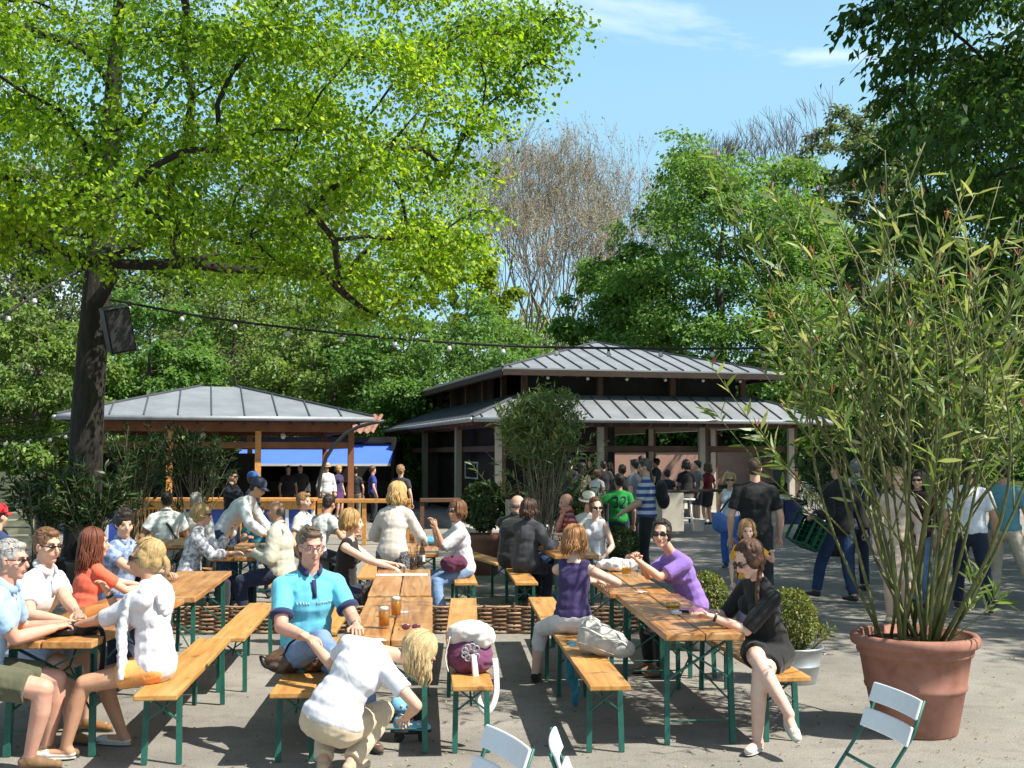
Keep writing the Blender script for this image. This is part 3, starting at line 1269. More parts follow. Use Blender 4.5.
# ---------------------------------------------------------------- sky, sun
SUN_EL, SUN_AZ = R(51), R(-22)          # azimuth measured from +x towards +y
sdir = V((math.cos(SUN_EL) * math.cos(SUN_AZ), math.cos(SUN_EL) * math.sin(SUN_AZ), math.sin(SUN_EL)))
world = bpy.data.worlds.new("World")
scene.world = world
world.use_nodes = True
wn = world.node_tree
bg = wn.nodes["Background"]
sky = nd(wn, "ShaderNodeTexSky", sky_type="NISHITA")
sky.sun_disc = False
sky.sun_elevation = SUN_EL
sky.sun_rotation = math.pi / 2 - SUN_AZ
sky.air_density = 1.0
sky.dust_density = 1.2
sky.ozone_density = 1.0
# thin cloud streaks in the sky
tc = nd(wn, "ShaderNodeTexCoord")
mp = nd(wn, "ShaderNodeMapping")
mp.inputs["Scale"].default_value = (2.2, 2.2, 7.5)
mp.inputs["Location"].default_value = (1.08, 0.2, .1)
wn.links.new(tc.outputs["Generated"], mp.inputs["Vector"])
cn = nd(wn, "ShaderNodeTexNoise")
cn.inputs["Scale"].default_value = 1.5
cn.inputs["Detail"].default_value = 7
cn.inputs["Roughness"].default_value = .55
cn.inputs["Distortion"].default_value = .4
wn.links.new(mp.outputs[0], cn.inputs["Vector"])
cr_ = ramp(wn, [(.46, (.6, .6, .6)), (.62, (.62, .62, .62)), (.78, (.62, .62, .62))])
wn.links.new(cn.outputs["Fac"], cr_.inputs["Fac"])
mixc = nd(wn, "ShaderNodeMixRGB")
sz = nd(wn, "ShaderNodeSeparateXYZ")
wn.links.new(tc.outputs["Generated"], sz.inputs[0])
mrz = nd(wn, "ShaderNodeMapRange", interpolation_type="SMOOTHSTEP")
mrz.inputs["From Min"].default_value = .75
mrz.inputs["From Max"].default_value = .3
wn.links.new(sz.outputs["Z"], mrz.inputs["Value"])
mfz = nd(wn, "ShaderNodeMath", operation="MULTIPLY")
wn.links.new(mrz.outputs[0], mfz.inputs[0])
wn.links.new(cr_.outputs["Color"], mfz.inputs[1])
wn.links.new(mfz.outputs[0], mixc.inputs["Fac"])
wn.links.new(sky.outputs[0], mixc.inputs["Color1"])
mixc.inputs["Color2"].default_value = (4.1, 7.7, 10.0, 1)
cw = ramp(wn, [(.53, (0, 0, 0)), (.72, (.85, .85, .85))])
wn.links.new(cn.outputs["Fac"], cw.inputs["Fac"])
mxw = nd(wn, "ShaderNodeMixRGB")
wn.links.new(cw.outputs["Color"], mxw.inputs["Fac"])
wn.links.new(mixc.outputs[0], mxw.inputs["Color1"])
mxw.inputs["Color2"].default_value = (9.8, 10.6, 11.4, 1)
wn.links.new(mxw.outputs[0], bg.inputs["Color"])
bg.inputs["Strength"].default_value = 0.075

sl = bpy.data.lights.new("sun", "SUN")
sl.energy = 5.0
sl.angle = R(.53)
sl.color = (1, .95, .86)
so = bpy.data.objects.new("sun", sl)
COL.objects.link(so)
so.location = sdir * 60
so.rotation_euler = sdir.to_track_quat("Z", "Y").to_euler()

# ---------------------------------------------------------------- ground
gm, nt, b = newmat("gravelly_asphalt")
n1 = noise_node(nt, .55, 6, .65)
n2 = noise_node(nt, 85, 5, .75)
n3 = noise_node(nt, 5, 5, .7)
r1 = ramp(nt, [(.34, (.185, .173, .152)), (.5, (.24, .225, .198)), (.66, (.3, .283, .25))])
nt.links.new(n1.outputs["Fac"], r1.inputs["Fac"])
r2 = ramp(nt, [(.34, (.42, .42, .41)), (.5, (1, 1, 1)), (.67, (1.5, 1.45, 1.36))])
nt.links.new(n2.outputs["Fac"], r2.inputs["Fac"])
r3 = ramp(nt, [(.3, (.68, .67, .66)), (.48, (1, 1, 1))])
nt.links.new(n3.outputs["Fac"], r3.inputs["Fac"])
ma = nd(nt, "ShaderNodeMixRGB", blend_type="MULTIPLY")
ma.inputs["Fac"].default_value = .75
mb2 = nd(nt, "ShaderNodeMixRGB", blend_type="MULTIPLY")
mb2.inputs["Fac"].default_value = .8
nt.links.new(r1.outputs[0], ma.inputs[1])
nt.links.new(r2.outputs[0], ma.inputs[2])
nt.links.new(ma.outputs[0], mb2.inputs[1])
nt.links.new(r3.outputs[0], mb2.inputs[2])
# pale pebbles and dark specks
vo = nd(nt, "ShaderNodeTexVoronoi")
vo.inputs["Scale"].default_value = 26
tcg = nd(nt, "ShaderNodeTexCoord")
nt.links.new(tcg.outputs["Object"], vo.inputs["Vector"])
rv = ramp(nt, [(.05, (1, 1, 1)), (.11, (0, 0, 0))])
nt.links.new(vo.outputs["Distance"], rv.inputs["Fac"])
mv = nd(nt, "ShaderNodeMixRGB")
mvm = nd(nt, "ShaderNodeMath", operation="MULTIPLY")
mvm.inputs[1].default_value = .55
nt.links.new(rv.outputs[0], mvm.inputs[0])
nt.links.new(mvm.outputs[0], mv.inputs["Fac"])
nt.links.new(mb2.outputs[0], mv.inputs[1])
nt.links.new(vo.outputs["Color"], mv.inputs[2])
hs = nd(nt, "ShaderNodeHueSaturation")
hs.inputs["Saturation"].default_value = .18
hs.inputs["Value"].default_value = .62
nt.links.new(vo.outputs["Color"], hs.inputs["Color"])
nt.links.new(hs.outputs[0], mv.inputs[2])
nt.links.new(mv.outputs[0], b.inputs["Base Color"])
b.inputs["Roughness"].default_value = .92
b.inputs["Specular IOR Level"].default_value = .2
bump(nt, b, n2.outputs["Fac"], .5, .012)
g = MB()
g.add([(-400, -20, 0), (400, -20, 0), (400, 900, 0), (-400, 900, 0)], [(0, 1, 2, 3)])
tag(g.build("ground", gm), kind="structure")

# far woodland floor
g = MB()
rg_ = random.Random(4)
gr = mottled("woodland_floor", (.05, .07, .025), .5, 1.2, .95, .1, .5, 8, .05)
pts = []
nx = 36
for j, y in enumerate((46, 52, 64, 90, 140)):
    for i in range(nx):
        pts.append((-90 + 180 * i / (nx - 1), y + rg_.uniform(-1, 1) * (j > 0), (.004, .5, 1.2, 2.5, 5)[j] + rg_.uniform(-.2, .2) * (j > 0)))
fs = []
for j in range(4):
    for i in range(nx - 1):
        fs.append((j * nx + i, j * nx + i + 1, (j + 1) * nx + i + 1, (j + 1) * nx + i))
g.add(pts, fs)
tag(g.build("woodland_bank", gr, None, True), kind="structure")

# ---------------------------------------------------------------- trees
LIME = leafmat("lime_leaf", [(.065, .16, .012), (.13, .27, .018), (.2, .36, .026), (.27, .43, .035), (.42, .55, .08)], .62, .4, (1.4, 1.3, .35))
MAPLE = leafmat("maple_leaf", [(.09, .2, .04), (.13, .265, .055), (.175, .32, .075), (.24, .38, .11)], .46, .5)
BUSHG = leafmat("bush_leaf", [(.085, .195, .045), (.125, .25, .065), (.18, .32, .09)], .46, .5)
YELLOWG = leafmat("yellow_leaf", [(.14, .22, .012), (.19, .27, .02), (.24, .3, .03)], .4, .5)
PALEG = leafmat("pale_leaf", [(.09, .14, .05), (.13, .19, .08), (.2, .25, .13), (.28, .33, .2)], .3, .5)
BUDS = leafmat("bud_leaf", [(.33, .28, .18), (.4, .34, .23), (.38, .3, .21), (.32, .33, .15)], .35, .6, (1.1, 1, .7))
CHEST = leafmat("chestnut_leaf", [(.03, .08, .016), (.06, .135, .028), (.1, .2, .045)], .45, .5)
WOODS = leafmat("woods_leaf", [(.1, .18, .045), (.145, .24, .06), (.2, .31, .08), (.27, .37, .13)], .46, .5)
BARK = bark()
BARKG = bark("bark_grey", (.13, .105, .08))
BARKD = bark("bark_dark", (.024, .02, .014), (.06, .052, .035))
BARKT = bark("bark_tan", (.3, .255, .2), (.42, .37, .3))

# the big lime tree on the left
tb_ = V((-6.33, 17, 0))
def lime_keep(p):
    x, y, z = p[0] + tb_.x, p[1] + tb_.y, p[2]
    px = 512 + FPX * x / y
    py = 455 - FPX * (z - CAMH) / y
    if px > 575:
        return False
    low = 272 if px < 300 else 300
    if py > low - (28 if 40 < px < 230 else 0):
        return False
    edge = 515 if py < 90 else (450 if py < 190 else (435 if py < 270 else 385))
    return px < edge - 8 and y > 9.3
cl = clump_cloud(3, 215, (0.2, -.6, 8.2), (7.4, 6.6, 5.6), .95, .45, 3.2, lime_keep)
rgx = random.Random(77)
# low outer sprays seen against the sky and the trees behind
for px, py, D, r in ((545, 20, 14, .55), (535, 60, 14, .5), (500, 95, 14, .6), (468, 130, 13.5, .6), (500, 35, 14, .7), (450, 170, 13.5, .6), (470, 215, 13, .45), (440, 235, 13, .6),
                     (400, 300, 13, .55), (375, 318, 13.5, .45), (420, 270, 13, .6), (340, 280, 13, .7), (250, 235, 13, .8), (280, 265, 13.5, .6), (180, 230, 13, .8), (60, 210, 13, .8), (20, 180, 13, .8), (10, 235, 13, .6), (45, 245, 13.5, .55), (-20, 220, 13, .8), (85, 262, 14, .5), (25, 210, 12.5, .7), (100, 190, 12.5, .8),
                     (455, 250, 13.5, .6), (400, 240, 13, .8), (310, 210, 12.5, .8), (360, 170, 12.5, .9), (420, 110, 13, .9), (480, 60, 13.5, .8), (300, 130, 12, .9), (220, 150, 12, .9), (140, 120, 12, .9), (60, 110, 12, .9), (350, 60, 12, 1), (250, 50, 12, 1), (150, 40, 12, 1)):
    p = W(px, py, D) - tb_
    cl.append((p.x, p.y, p.z, r))
make_tree("lime_tree", "large lime tree with fresh yellow green leaves and a dark trunk carrying a loudspeaker", "tree", tb_,
          [(0, 0, 0), (.03, 0, 1.4), (.06, 0, 2.8), (.14, 0, 4.2), (.32, -.1, 6.2), (.45, -.2, 8.5), (.6, -.2, 11)], .275, cl, 265000, .056, LIME, BARKD, 5, None, "heart", .95, .45, 10, .006, .55, .55)

# dark chestnut on the right, out of frame but for its left side
cb_ = V((12.1, 17.3, 0))
def ch_keep(p):
    x, y, z = p[0] + cb_.x, p[1] + cb_.y, p[2]
    px = 512 + FPX * x / y
    py = 455 - FPX * (z - CAMH) / y
    lim = 905 if py < 45 else (885 if py < 210 else (872 if py < 330 else 866))
    return px > lim + 42
cl = clump_cloud(9, 470, (.2, 1.6, 8.2), (8.2, 9.6, 5.2), .95, .4, 3.4, ch_keep)
for px, py, D, r in ((872, 12, 16, .5), (900, 8, 16, .6), (872, 165, 16, .5), (890, 150, 16, .5), (905, 90, 16, .5), (925, 120, 16, .6), (885, 235, 16, .5), (866, 265, 16, .4), (935, 60, 16, .7), (930, 200, 16, .7), (910, 300, 16, .7), (960, 260, 16, .8), (990, 180, 16, .8), (980, 330, 16, .8), (1000, 80, 16, .9), (880, 340, 17, .6), (920, 370, 17, .7), (970, 390, 17, .8), (1010, 300, 16, .8)):
    p = W(px, py, D) - cb_
    cl.append((p.x, p.y, p.z, r))
make_tree("chestnut_tree", "dark green horse chestnut tree overhanging the top right corner", "tree", cb_,
          [(0, 0, 0), (0, 0, 1.8), (.1, 0, 3.6), (.1, .1, 6), (0, 0, 9), (0, 0, 11)], .38, cl, 175000, .165, CHEST, BARKD, 15, None, "rhomb", .5, .5, 7, .01, .8, .8)


def place(px, D):
    return V(((px - 512) / FPX * D * math.cos(PITCH) * 1.0, D, 0))


def top_z(py, D):
    return CAMH + (455 - py) * D / FPX


def bg_tree(label, px, ytop, D, wpx, n, nl, ls, lm, bm, seed, r0=.22, zlow=.18, rc=None, name="leafy_tree", group="broadleaf trees behind the pavilions", **kw):
    base = place(px, D)
    zt = top_z(ytop, D)
    rx = wpx / 2 * D / FPX
    zc = zt * (.5 + zlow / 2)
    rz = zt * (.5 - zlow / 2)
    rc = rc or rx * .22
    cl = clump_cloud(seed, int(n * 1.35), (0, 0, zc), (rx - rc * .5, rx * .8, rz - rc * .4), rc * 1.08, .5, zt * zlow * .6)
    nl, ls = int(nl * 1.3), ls * 1.12
    rq = random.Random(seed)
    tk = [(0, 0, -.3)] + [(rq.uniform(-.02, .02) * zt, rq.uniform(-.02, .02) * zt, zt * f) for f in (.2, .4, .6, .82)]
    return make_tree(name, label, "tree", base, tk, r0, cl, nl, ls, lm, bm, seed, group, **kw)


bg_tree("broad mid green maple rising behind the right half of the large pavilion", 724, 132, 57, 245, 150, 46000, .22, MAPLE, BARK, 21, .3, .1, twigs=8, twig_r=.014)
bg_tree("lower green maple just left of the broad maple, above the pavilion ridge", 616, 240, 60, 140, 70, 20000, .22, MAPLE, BARK, 22, .22, .1, twigs=7, twig_r=.014)
bg_tree("round dense green bushy tree directly behind the left end of the large pavilion roof", 450, 285, 46, 230, 90, 30000, .17, BUSHG, BARK, 23, .2, .02)
bg_tree("bright yellow green tree half hidden behind the lime tree's right edge", 470, 232, 62, 110, 60, 16000, .22, YELLOWG, BARK, 24, .2, .1)
bg_tree("green spreading tree behind the small pavilion roof's right end", 330, 280, 48, 170, 70, 20000, .18, WOODS, BARK, 25, .2, .03)
bg_tree("grey green twiggy tree behind the small pavilion's ridge", 235, 258, 55, 190, 80, 17000, .17, WOODS, BARKG, 26, .22, .05, twigs=12, twig_r=.02)
bg_tree("green tree standing directly behind the leaning lime trunk", 150, 290, 46, 150, 60, 17000, .19, BUSHG, BARK, 27, .2, .02)
bg_tree("tall pale green tree at the far left edge", 15, 120, 52, 200, 90, 22000, .2, PALEG, BARKG, 28, .28, .1)
bg_tree("green tree with low branches above the slatted fence on the left", 35, 300, 42, 170, 70, 20000, .18, WOODS, BARK, 29, .25, .02)
bg_tree("tall green tree seen through the middle of the lime crown", 250, 130, 68, 260, 90, 22000, .26, PALEG, BARKG, 30, .3, .12)
bg_tree("leafy mid green tree closing the view at the far left behind the slatted fence", -25, 235, 56, 190, 80, 20000, .22, WOODS, BARK, 51, .25, .02)
bg_tree("tall soft pale green tree filling the sky gap left of the silvery poplar", 815, 150, 72, 110, 60, 14000, .26, PALEG, BARKG, 52, .22, .1)
bg_tree("silvery pale green poplar between the broad maple and the chestnut", 868, 76, 62, 130, 80, 20000, .25, PALEG, BARKG, 31, .22, .15)
bg_tree("green tree behind the bicycles to the right of the large pavilion", 818, 300, 50, 130, 70, 20000, .18, MAPLE, BARK, 32, .2, .02)
bg_tree("shaded green tree at the right edge behind the chestnut", 960, 250, 50, 200, 70, 19000, .2, WOODS, BARK, 33, .25, .02)
bg_tree("low green tree behind the right end of the small pavilion", 385, 345, 52, 150, 50, 14000, .18, BUSHG, BARK, 34, .18, .0)
bg_tree("low green tree filling the gap behind the pink wall", 700, 380, 60, 160, 50, 12000, .2, WOODS, BARK, 35, .18, .0)
bg_tree("tall mid green tree at the upper left behind the lime crown", 110, 150, 66, 200, 80, 20000, .25, WOODS, BARK, 36, .28, .08)


def bare(label, px, ytop, D, wpx, seed, depth=6, bm=BARKT, buds=1.0, r0=.2, bole=.28, group="budding bare trees on the skyline"):
    base = place(px, D)
    H = top_z(ytop, D)
    half = wpx / 2 * D / FPX
    rq = random.Random(seed)
    rg = np.random.default_rng(seed)
    root = thing("bare_tree", label, "tree", base, 0, group)
    m = MB()
    tips = []
    L0 = H * bole
    q = .74
    reach = sum(q ** i for i in range(1, depth + 1))
    step = (H - L0) / reach / .93
    def grow(p, d, L, r, k):
        x, y = frame_from(d)
        bow = x * rq.uniform(-.06, .06) * L + y * rq.uniform(-.06, .06) * L
        e = p + d * L
        m.tube([p, p.lerp(e, .5) + bow, e], [r, r * .86, r * .72], 6 if r > .06 else 3, False)
        if k == 0:
            tips.append((e, d))
            return
        n = 3 if k > 1 else 4
        a0 = rq.uniform(0, 6.28)
        for i in range(n):
            a = a0 + 6.28 * i / n + rq.uniform(-.5, .5)
            spread = rq.uniform(.18, .5) * (1.25 if k == depth else 1.0)
            nd__ = d + (x * math.cos(a) + y * math.sin(a)) * spread
            off = (e.x ** 2 + e.y ** 2) ** .5
            nd__ = nd__ + V((-e.x, -e.y, 0)) * (.25 / half if off > half * .75 else 0) + V((0, 0, .16))
            grow(e if i else e.lerp(p, .12), nd__.normalized(), L * q * rq.uniform(.8, 1.12) if k < depth else step * rq.uniform(.85, 1.1), max(r * .62, .015), k - 1)
    grow(V((0, 0, -.3)), V((rq.uniform(-.04, .04), 0, 1)).normalized(), L0, r0, depth)
    kz = H / max(t[0].z for t in tips)
    kx = half * 1.05 / (sorted(abs(t[0].x) for t in tips)[int(len(tips) * .97)])
    m.v = [(p[0] * kx, p[1] * kx, p[2] * kz) for p in m.v]
    tips = [(V((t[0].x * kx, t[0].y * kx, t[0].z * kz)), t[1]) for t in tips]
    m.build("trunk", bm, root, True)
    if buds:
        n = int(len(tips) * 3.5 * buds)
        i = rg.integers(0, len(tips), n)
        T = np.array([list(t[0]) for t in tips]); Dd = np.array([list(t[1]) for t in tips])
        P = T[i] - Dd[i] * rg.uniform(0, .9, n)[:, None] + rg.normal(size=(n, 3)) * .12
        link("buds", leaf_mesh("buds", P, Dd[i] + rg.normal(size=(n, 3)) * .6, .13 * rg.uniform(.6, 1.3, n), BUDS, .6, seed=seed), root)
    return root


bare("tan budding bare tree beside the lime tree's right edge, leftmost of its row", 497, 148, 70, 115, 41)
bare("tallest tan budding bare tree on the skyline", 542, 103, 74, 140, 42)
bare("tan budding bare tree between the tallest bare one and the broad maple", 592, 118, 73, 125, 43)
bare("thin tan bare tree just behind the broad maple's left shoulder", 632, 132, 76, 100, 44)
bare("leafless dark grey twiggy tree poking out above the broad maple", 768, 98, 62, 110, 45, 6, BARKG, 0, .2, .45, group=None)
bare("faint tan bare tree low on the skyline behind the lower maple", 568, 165, 67, 110, 46)
bare("slender tan bare tree between the two leftmost skyline ones", 520, 128, 78, 85, 47)

# far wood and undergrowth behind everything read as one mass
rgf = np.random.default_rng(8)
n = 110000
px = rgf.uniform(-62, 62, n)
py = rgf.uniform(82, 96, n)
hm = 10 + 3 * np.sin(px * .23) + 2 * np.sin(px * .71 + 1)
pz = rgf.random(n) ** .8 * hm
P = np.stack([px, py, pz], 1)
D = rgf.normal(size=(n, 3))
tag(link("far_wood", leaf_mesh("far_wood", P, D, .5 * rgf.uniform(.6, 1.3, n), WOODS, .7, seed=3)), kind="stuff")
n = 90000
px = rgf.uniform(-36, 36, n)
hm = 3.6 + 1.3 * np.sin(px * .5 + 2) + .9 * np.sin(px * 1.35) + .5 * np.sin(px * 3.1)
fz = rgf.random(n) ** .75
pz = fz * hm
py = 58 + rgf.normal(size=n) * 1.6 * (1.1 - fz) + 1.2 * np.sin(px * .9)
P = np.stack([px, py, pz], 1)
D = rgf.normal(size=(n, 3)); D[:, 2] -= .3
tag(link("undergrowth", leaf_mesh("undergrowth", P, D, .27 * rgf.uniform(.6, 1.3, n), BUSHG, .6, seed=4)), kind="stuff")
# dry leaves, bud scales and grit on the ground
n = 3600
yy = 5.5 + 12 * rgf.random(n) ** 1.5
xx = rgf.uniform(-.62, .62, n) * yy
P = np.stack([xx, yy, np.full(n, .006)], 1)
D = rgf.normal(size=(n, 3)); D[:, 2] *= .15
tag(link("leaf_litter", leaf_mesh("leaf_litter", P, D, rgf.uniform(.008, .032, n), leafmat("litter_leaf", [(.1, .07, .04), (.25, .19, .1), (.42, .36, .24), (.2, .24, .06)], .1, .8), .6, fold=.2, seed=6, updown=1.5)), kind="stuff")
# ---------------------------------------------------------------- buildings
ROOFM = mottled("roof_zinc", (.275, .295, .305), .22, 1.3, .45, .5, .1, 12, .004, .3, stretch=(1, 1, .3))
SEAM = mottled("roof_seam", (.07, .08, .09), .2, 4, .5, .4, .1)
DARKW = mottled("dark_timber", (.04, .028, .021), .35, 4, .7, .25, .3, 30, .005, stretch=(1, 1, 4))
MIDW = mottled("brown_timber", (.12, .065, .04), .3, 4, .6, .3, .3, 30, .005)
ORANGEW = wood("orange_timber", (.42, .17, .04), (.58, .26, .065), (.68, .34, .1), .5, .2)
CREAM = mottled("cream_paint", (.44, .4, .33), .12, 3, .6, .3, .1)
CONC = mottled("pale_concrete", (.4, .38, .34), .18, 3, .85, .2, .3, 40, .004)
GUT = mottled("gutter_zinc", (.3, .32, .34), .2, 5, .5, .5, .05, metal=.3)
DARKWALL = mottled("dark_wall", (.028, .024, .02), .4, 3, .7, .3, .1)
BLUEP = mottled("blue_panel", (.05, .09, .42), .15, 3, .5, .3, .05)
WHITEP = mottled("white_paint", (.74, .74, .72), .08, 6, .45, .35, .08)


def facet(mb, e0, e1, t0, t1, th=.1, seam=.5, flip=False):
    """roof slope between eave e0-e1 and top t0-t1, with standing seams"""
    e0, e1, t0, t1 = V(e0), V(e1), V(t0), V(t1)
    up = V((0, 0, 1))
    dn = up * -th
    pts = [e0, e1, t1, t0, e0 + dn, e1 + dn, t1 + dn, t0 + dn]
    mb.mi = 0
    if (t0 - t1).length < 1e-4:
        mb.add([e0, e1, t0, e0 + dn, e1 + dn, t0 + dn], [(0, 1, 2), (0, 3, 4, 1)])
        mb.mi = 2
        mb.add([e0 + dn, e1 + dn, t0 + dn], [(2, 1, 0)])
    else:
        mb.add(pts, [(0, 1, 2, 3), (0, 4, 5, 1)])
        mb.mi = 2
        mb.add([e0 + dn, e1 + dn, t1 + dn, t0 + dn], [(3, 2, 1, 0)])
    mb.mi = 1
    ax = (e1 - e0)
    L = ax.length
    ax.normalize()
    s0 = (t0 - e0).dot(ax)
    s1 = L - (t1 - e0).dot(ax)
    h = t0 - e0 - ax * s0
    nrm = ax.cross(h).normalized()
    x = seam * .5
    while x < L:
        f = 1.0
        if x < s0:
            f = x / s0
        elif x > L - s1:
            f = (L - x) / s1
        if f > .06:
            a = e0 + ax * x
            mb.bar(a + nrm * .016, a + h * f + nrm * .016, .026, .04, nrm)
        x += seam
    for a, c in ((e0, t0), (e1, t1)):
        mb.bar(a + nrm * .02, c + nrm * .02, .07, .05, nrm)


def ring_roof(mb, r0, z0, r1, z1, **kw):
    (a0, b0, a1, b1), (c0, d0, c1, d1) = r0, r1
    E = [(a0, b0, z0), (a1, b0, z0), (a1, b1, z0), (a0, b1, z0)]
    T = [(c0, d0, z1), (c1, d0, z1), (c1, d1, z1), (c0, d1, z1)]
    for i in range(4):
        facet(mb, E[i], E[(i + 1) % 4], T[i], T[(i + 1) % 4], **kw)


# --- large pavilion
pav = thing("pavilion", "large open beer hall pavilion with two stacked grey standing seam roofs", "pavilion", (-1, 29.5, 0), R(15))
m = MB()
ring_roof(m, (0, 0, 10.4, 18.7), 2.92, (1.75, 1.75, 8.65, 16.95), 3.62)
rf = m.build("lower_roof", [ROOFM, SEAM, DARKW], pav)
m = MB()
ring_roof(m, (1.05, 1.05, 9.35, 17.65), 4.3, (5.19, 5.3, 5.21, 13.4), 5.47)
ur = m.build("upper_roof", [ROOFM, SEAM, DARKW], pav)
m = MB()
for a, b_ in (((0, 0), (10.4, 0)), ((0, 0), (0, 18.7)), ((10.4, 0), (10.4, 18.7))):
    m.tube([(a[0] * 1.0 - (.05 if a[0] == 0 else -.05) * (a[0] == b_[0]), a[1] - .05 * (a[1] == b_[1]), 2.86), (b_[0] - (.05 if a[0] == 0 else -.05) * (a[0] == b_[0]), b_[1] - .05 * (a[1] == b_[1]), 2.86)], .06, 8)
m.build("gutter", GUT, rf, True)
m = MB()
for z, r in ((4.18, (1.07, 1.07, 9.33, 17.63)),):
    a0, b0, a1, b1 = r
    for p, q in (((a0, b0), (a1, b0)), ((a1, b0), (a1, b1)), ((a0, b0), (a0, b1)), ((a0, b1), (a1, b1))):
        m.bar((*p, z), (*q, z), .05, .16)
m.build("fascia", DARKW, ur)
# rafters and clerestory posts
m = MB()
def rafter(axis, c, lo, hi, e0, run, z0, rise):
    d = min(1.0, (c - lo) / run, (hi - c) / run) * .93
    p, q = (c, e0, z0), (c, e0 + run * d, z0 + rise * d)
    if axis:
        p, q = (p[1], p[0], p[2]), (q[1], q[0], q[2])
    m.bar(p, q, .06, .12)
for i in range(15):
    rafter(0, 1.7 + i * .5, 1.05, 9.35, 1.1, 1.75, 4.13, .47)
for i in range(29):
    rafter(1, 1.7 + i * .55, 1.05, 17.65, 1.1, 1.75, 4.13, .47)
for i in range(18):
    rafter(0, .5 + i * .55, 0, 10.4, .06, 1.64, 2.76, .66)
for i in range(32):
    rafter(1, .5 + i * .56, 0, 18.7, .06, 1.64, 2.76, .66)
m.build("rafters", MIDW, pav)
for (a, b_) in [(1.9 + i * 2.2, 1.9) for i in range(4)] + [(1.9, 4.2 + i * 2.4) for i in range(6)] + [(8.5, 4.2 + i * 2.4) for i in range(6)]:
    MB().box((a, b_, 3.9), (.16, .16, .9)).build("clerestory_post", MIDW, pav)
m = MB()
m.bar((1.75, 1.95, 3.52), (8.65, 1.95, 3.52), .14, .2)
m.bar((1.95, 2.05, 3.52), (1.95, 17, 3.52), .14, .2)
m.bar((8.45, 2.05, 3.52), (8.45, 17, 3.52), .14, .2)
m.bar((1.75, 17, 3.52), (8.65, 17, 3.52), .14, .2)
m.build("ring_beam", DARKW, pav)
m = MB()
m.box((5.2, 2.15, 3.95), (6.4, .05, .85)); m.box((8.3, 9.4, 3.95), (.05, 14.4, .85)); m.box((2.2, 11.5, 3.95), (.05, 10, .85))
m.build("clerestory_shade_panel", DARKWALL, pav)  # dark panels added behind the posts, standing in for shade in the open clerestory
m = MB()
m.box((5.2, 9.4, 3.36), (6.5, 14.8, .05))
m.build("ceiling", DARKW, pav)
# posts: cream steel face with a brown timber behind
fr_posts = [.9, 3.77, 6.75, 9.5]
pts = [(a, .9) for a in fr_posts] + [(.9, 5.9 + i * 5.5) for i in range(3)] + [(9.5, 6.2 + i * 5.5) for i in range(3)] + [(4.6, 6), (7.4, 6.4), (5.8, 12), (7.6, 12)]
for a, b_ in pts:
    p = MB().box((a, b_, 1.47), (.17, .12 if b_ < 5 else .26, 2.65)).build("post", CREAM, pav)
    MB().box((a + .14, b_ + .06, 1.47), (.105, .2, 2.63)).build("timber_side", MIDW, p)
m = MB()
m.bar((.8, 1.05, 2.12), (9.6, 1.05, 2.12), .1, .16)
m.bar((1.05, 1.15, 2.12), (1.05, 17.5, 2.12), .1, .16)
m.bar((9.4, 1.15, 2.12), (9.4, 17.5, 2.12), .1, .16)
m.bar((.8, .9, 2.8), (9.6, .9, 2.8), .12, .18)
m.bar((.9, 1.0, 2.8), (.9, 17.5, 2.8), .12, .18)
m.build("beam", MIDW, pav)
m = MB()
m.box((5.2, 8.2, .08), (11.0, 20.6, .16))
m.build("floor_slab", CONC, pav)
# bar block inside the left half
m = MB()
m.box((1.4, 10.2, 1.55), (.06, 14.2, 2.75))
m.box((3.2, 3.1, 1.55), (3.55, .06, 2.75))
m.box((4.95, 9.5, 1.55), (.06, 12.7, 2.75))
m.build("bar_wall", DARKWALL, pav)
m = MB()
m.box((1.34, 6.0, 1.72), (.03, 1.7, .05)); m.box((1.34, 6.0, 1.24), (.03, 1.7, .05))
m.box((1.34, 5.17, 1.48), (.03, .05, .43)); m.box((1.34, 6.83, 1.48), (.03, .05, .43))
m.build("menu_board_frame", WHITEP, pav)
m = MB()
m.box((2.6, 2.2, .6), (2.6, .5, .9)); m.box((2.6, 2.2, 1.08), (2.75, .62, .05))
m.build("bar_counter", DARKW, pav)
rnl = random.Random(3)
for i in range(6):
    a = 2.4 + i * 1.15
    MB().ell((a, 1.3, 4.06), (.045, .045, .05)).build("lamp", mottled("lamp_glass", (.8, .74, .6), .05, 9, .3), pav, True)

# --- small pavilion
sp = thing("pavilion", "small square pavilion with low grey hipped roof behind the lime trunk", "pavilion", (-10.9, 27.5, 0), R(15))
m = MB()
ring_roof(m, (0, 0, 7.6, 7.6), 2.92, (3.3, 3.79, 4.3, 3.81), 3.86, seam=.8)
rf = m.build("roof", [ROOFM, SEAM, DARKW], sp)
m = MB()
m.tube([(0, -.05, 2.86), (7.6, -.05, 2.86)], .06, 8)
m.tube([(-.05, 0, 2.86), (-.05, 7.6, 2.86)], .06, 8)
m.build("gutter", GUT, rf, True)
REDW = mottled("red_brown_timber", (.22, .085, .04), .3, 3, .6, .3, .2)
m = MB()
for s in ((.5, .5, 7.1, .5), (.5, 7.1, 7.1, 7.1), (.5, .6, .5, 7), (7.1, .6, 7.1, 7)):
    m.bar((s[0], s[1], 2.66), (s[2], s[3], 2.66), .1, .24)
    m.bar((s[0], s[1], 2.2), (s[2], s[3], 2.2), .09, .16)
m.build("beam", REDW, sp)
for a, b_ in ((.5, .5), (2.6, .5), (4.75, .5), (7.1, .5), (.5, 7.1), (7.1, 7.1), (4.8, 7.1)):
    MB().box((a, b_, 1.28), (.15, .15, 2.56)).build("post", REDW if a > 5 else ORANGEW, sp)
m = MB()
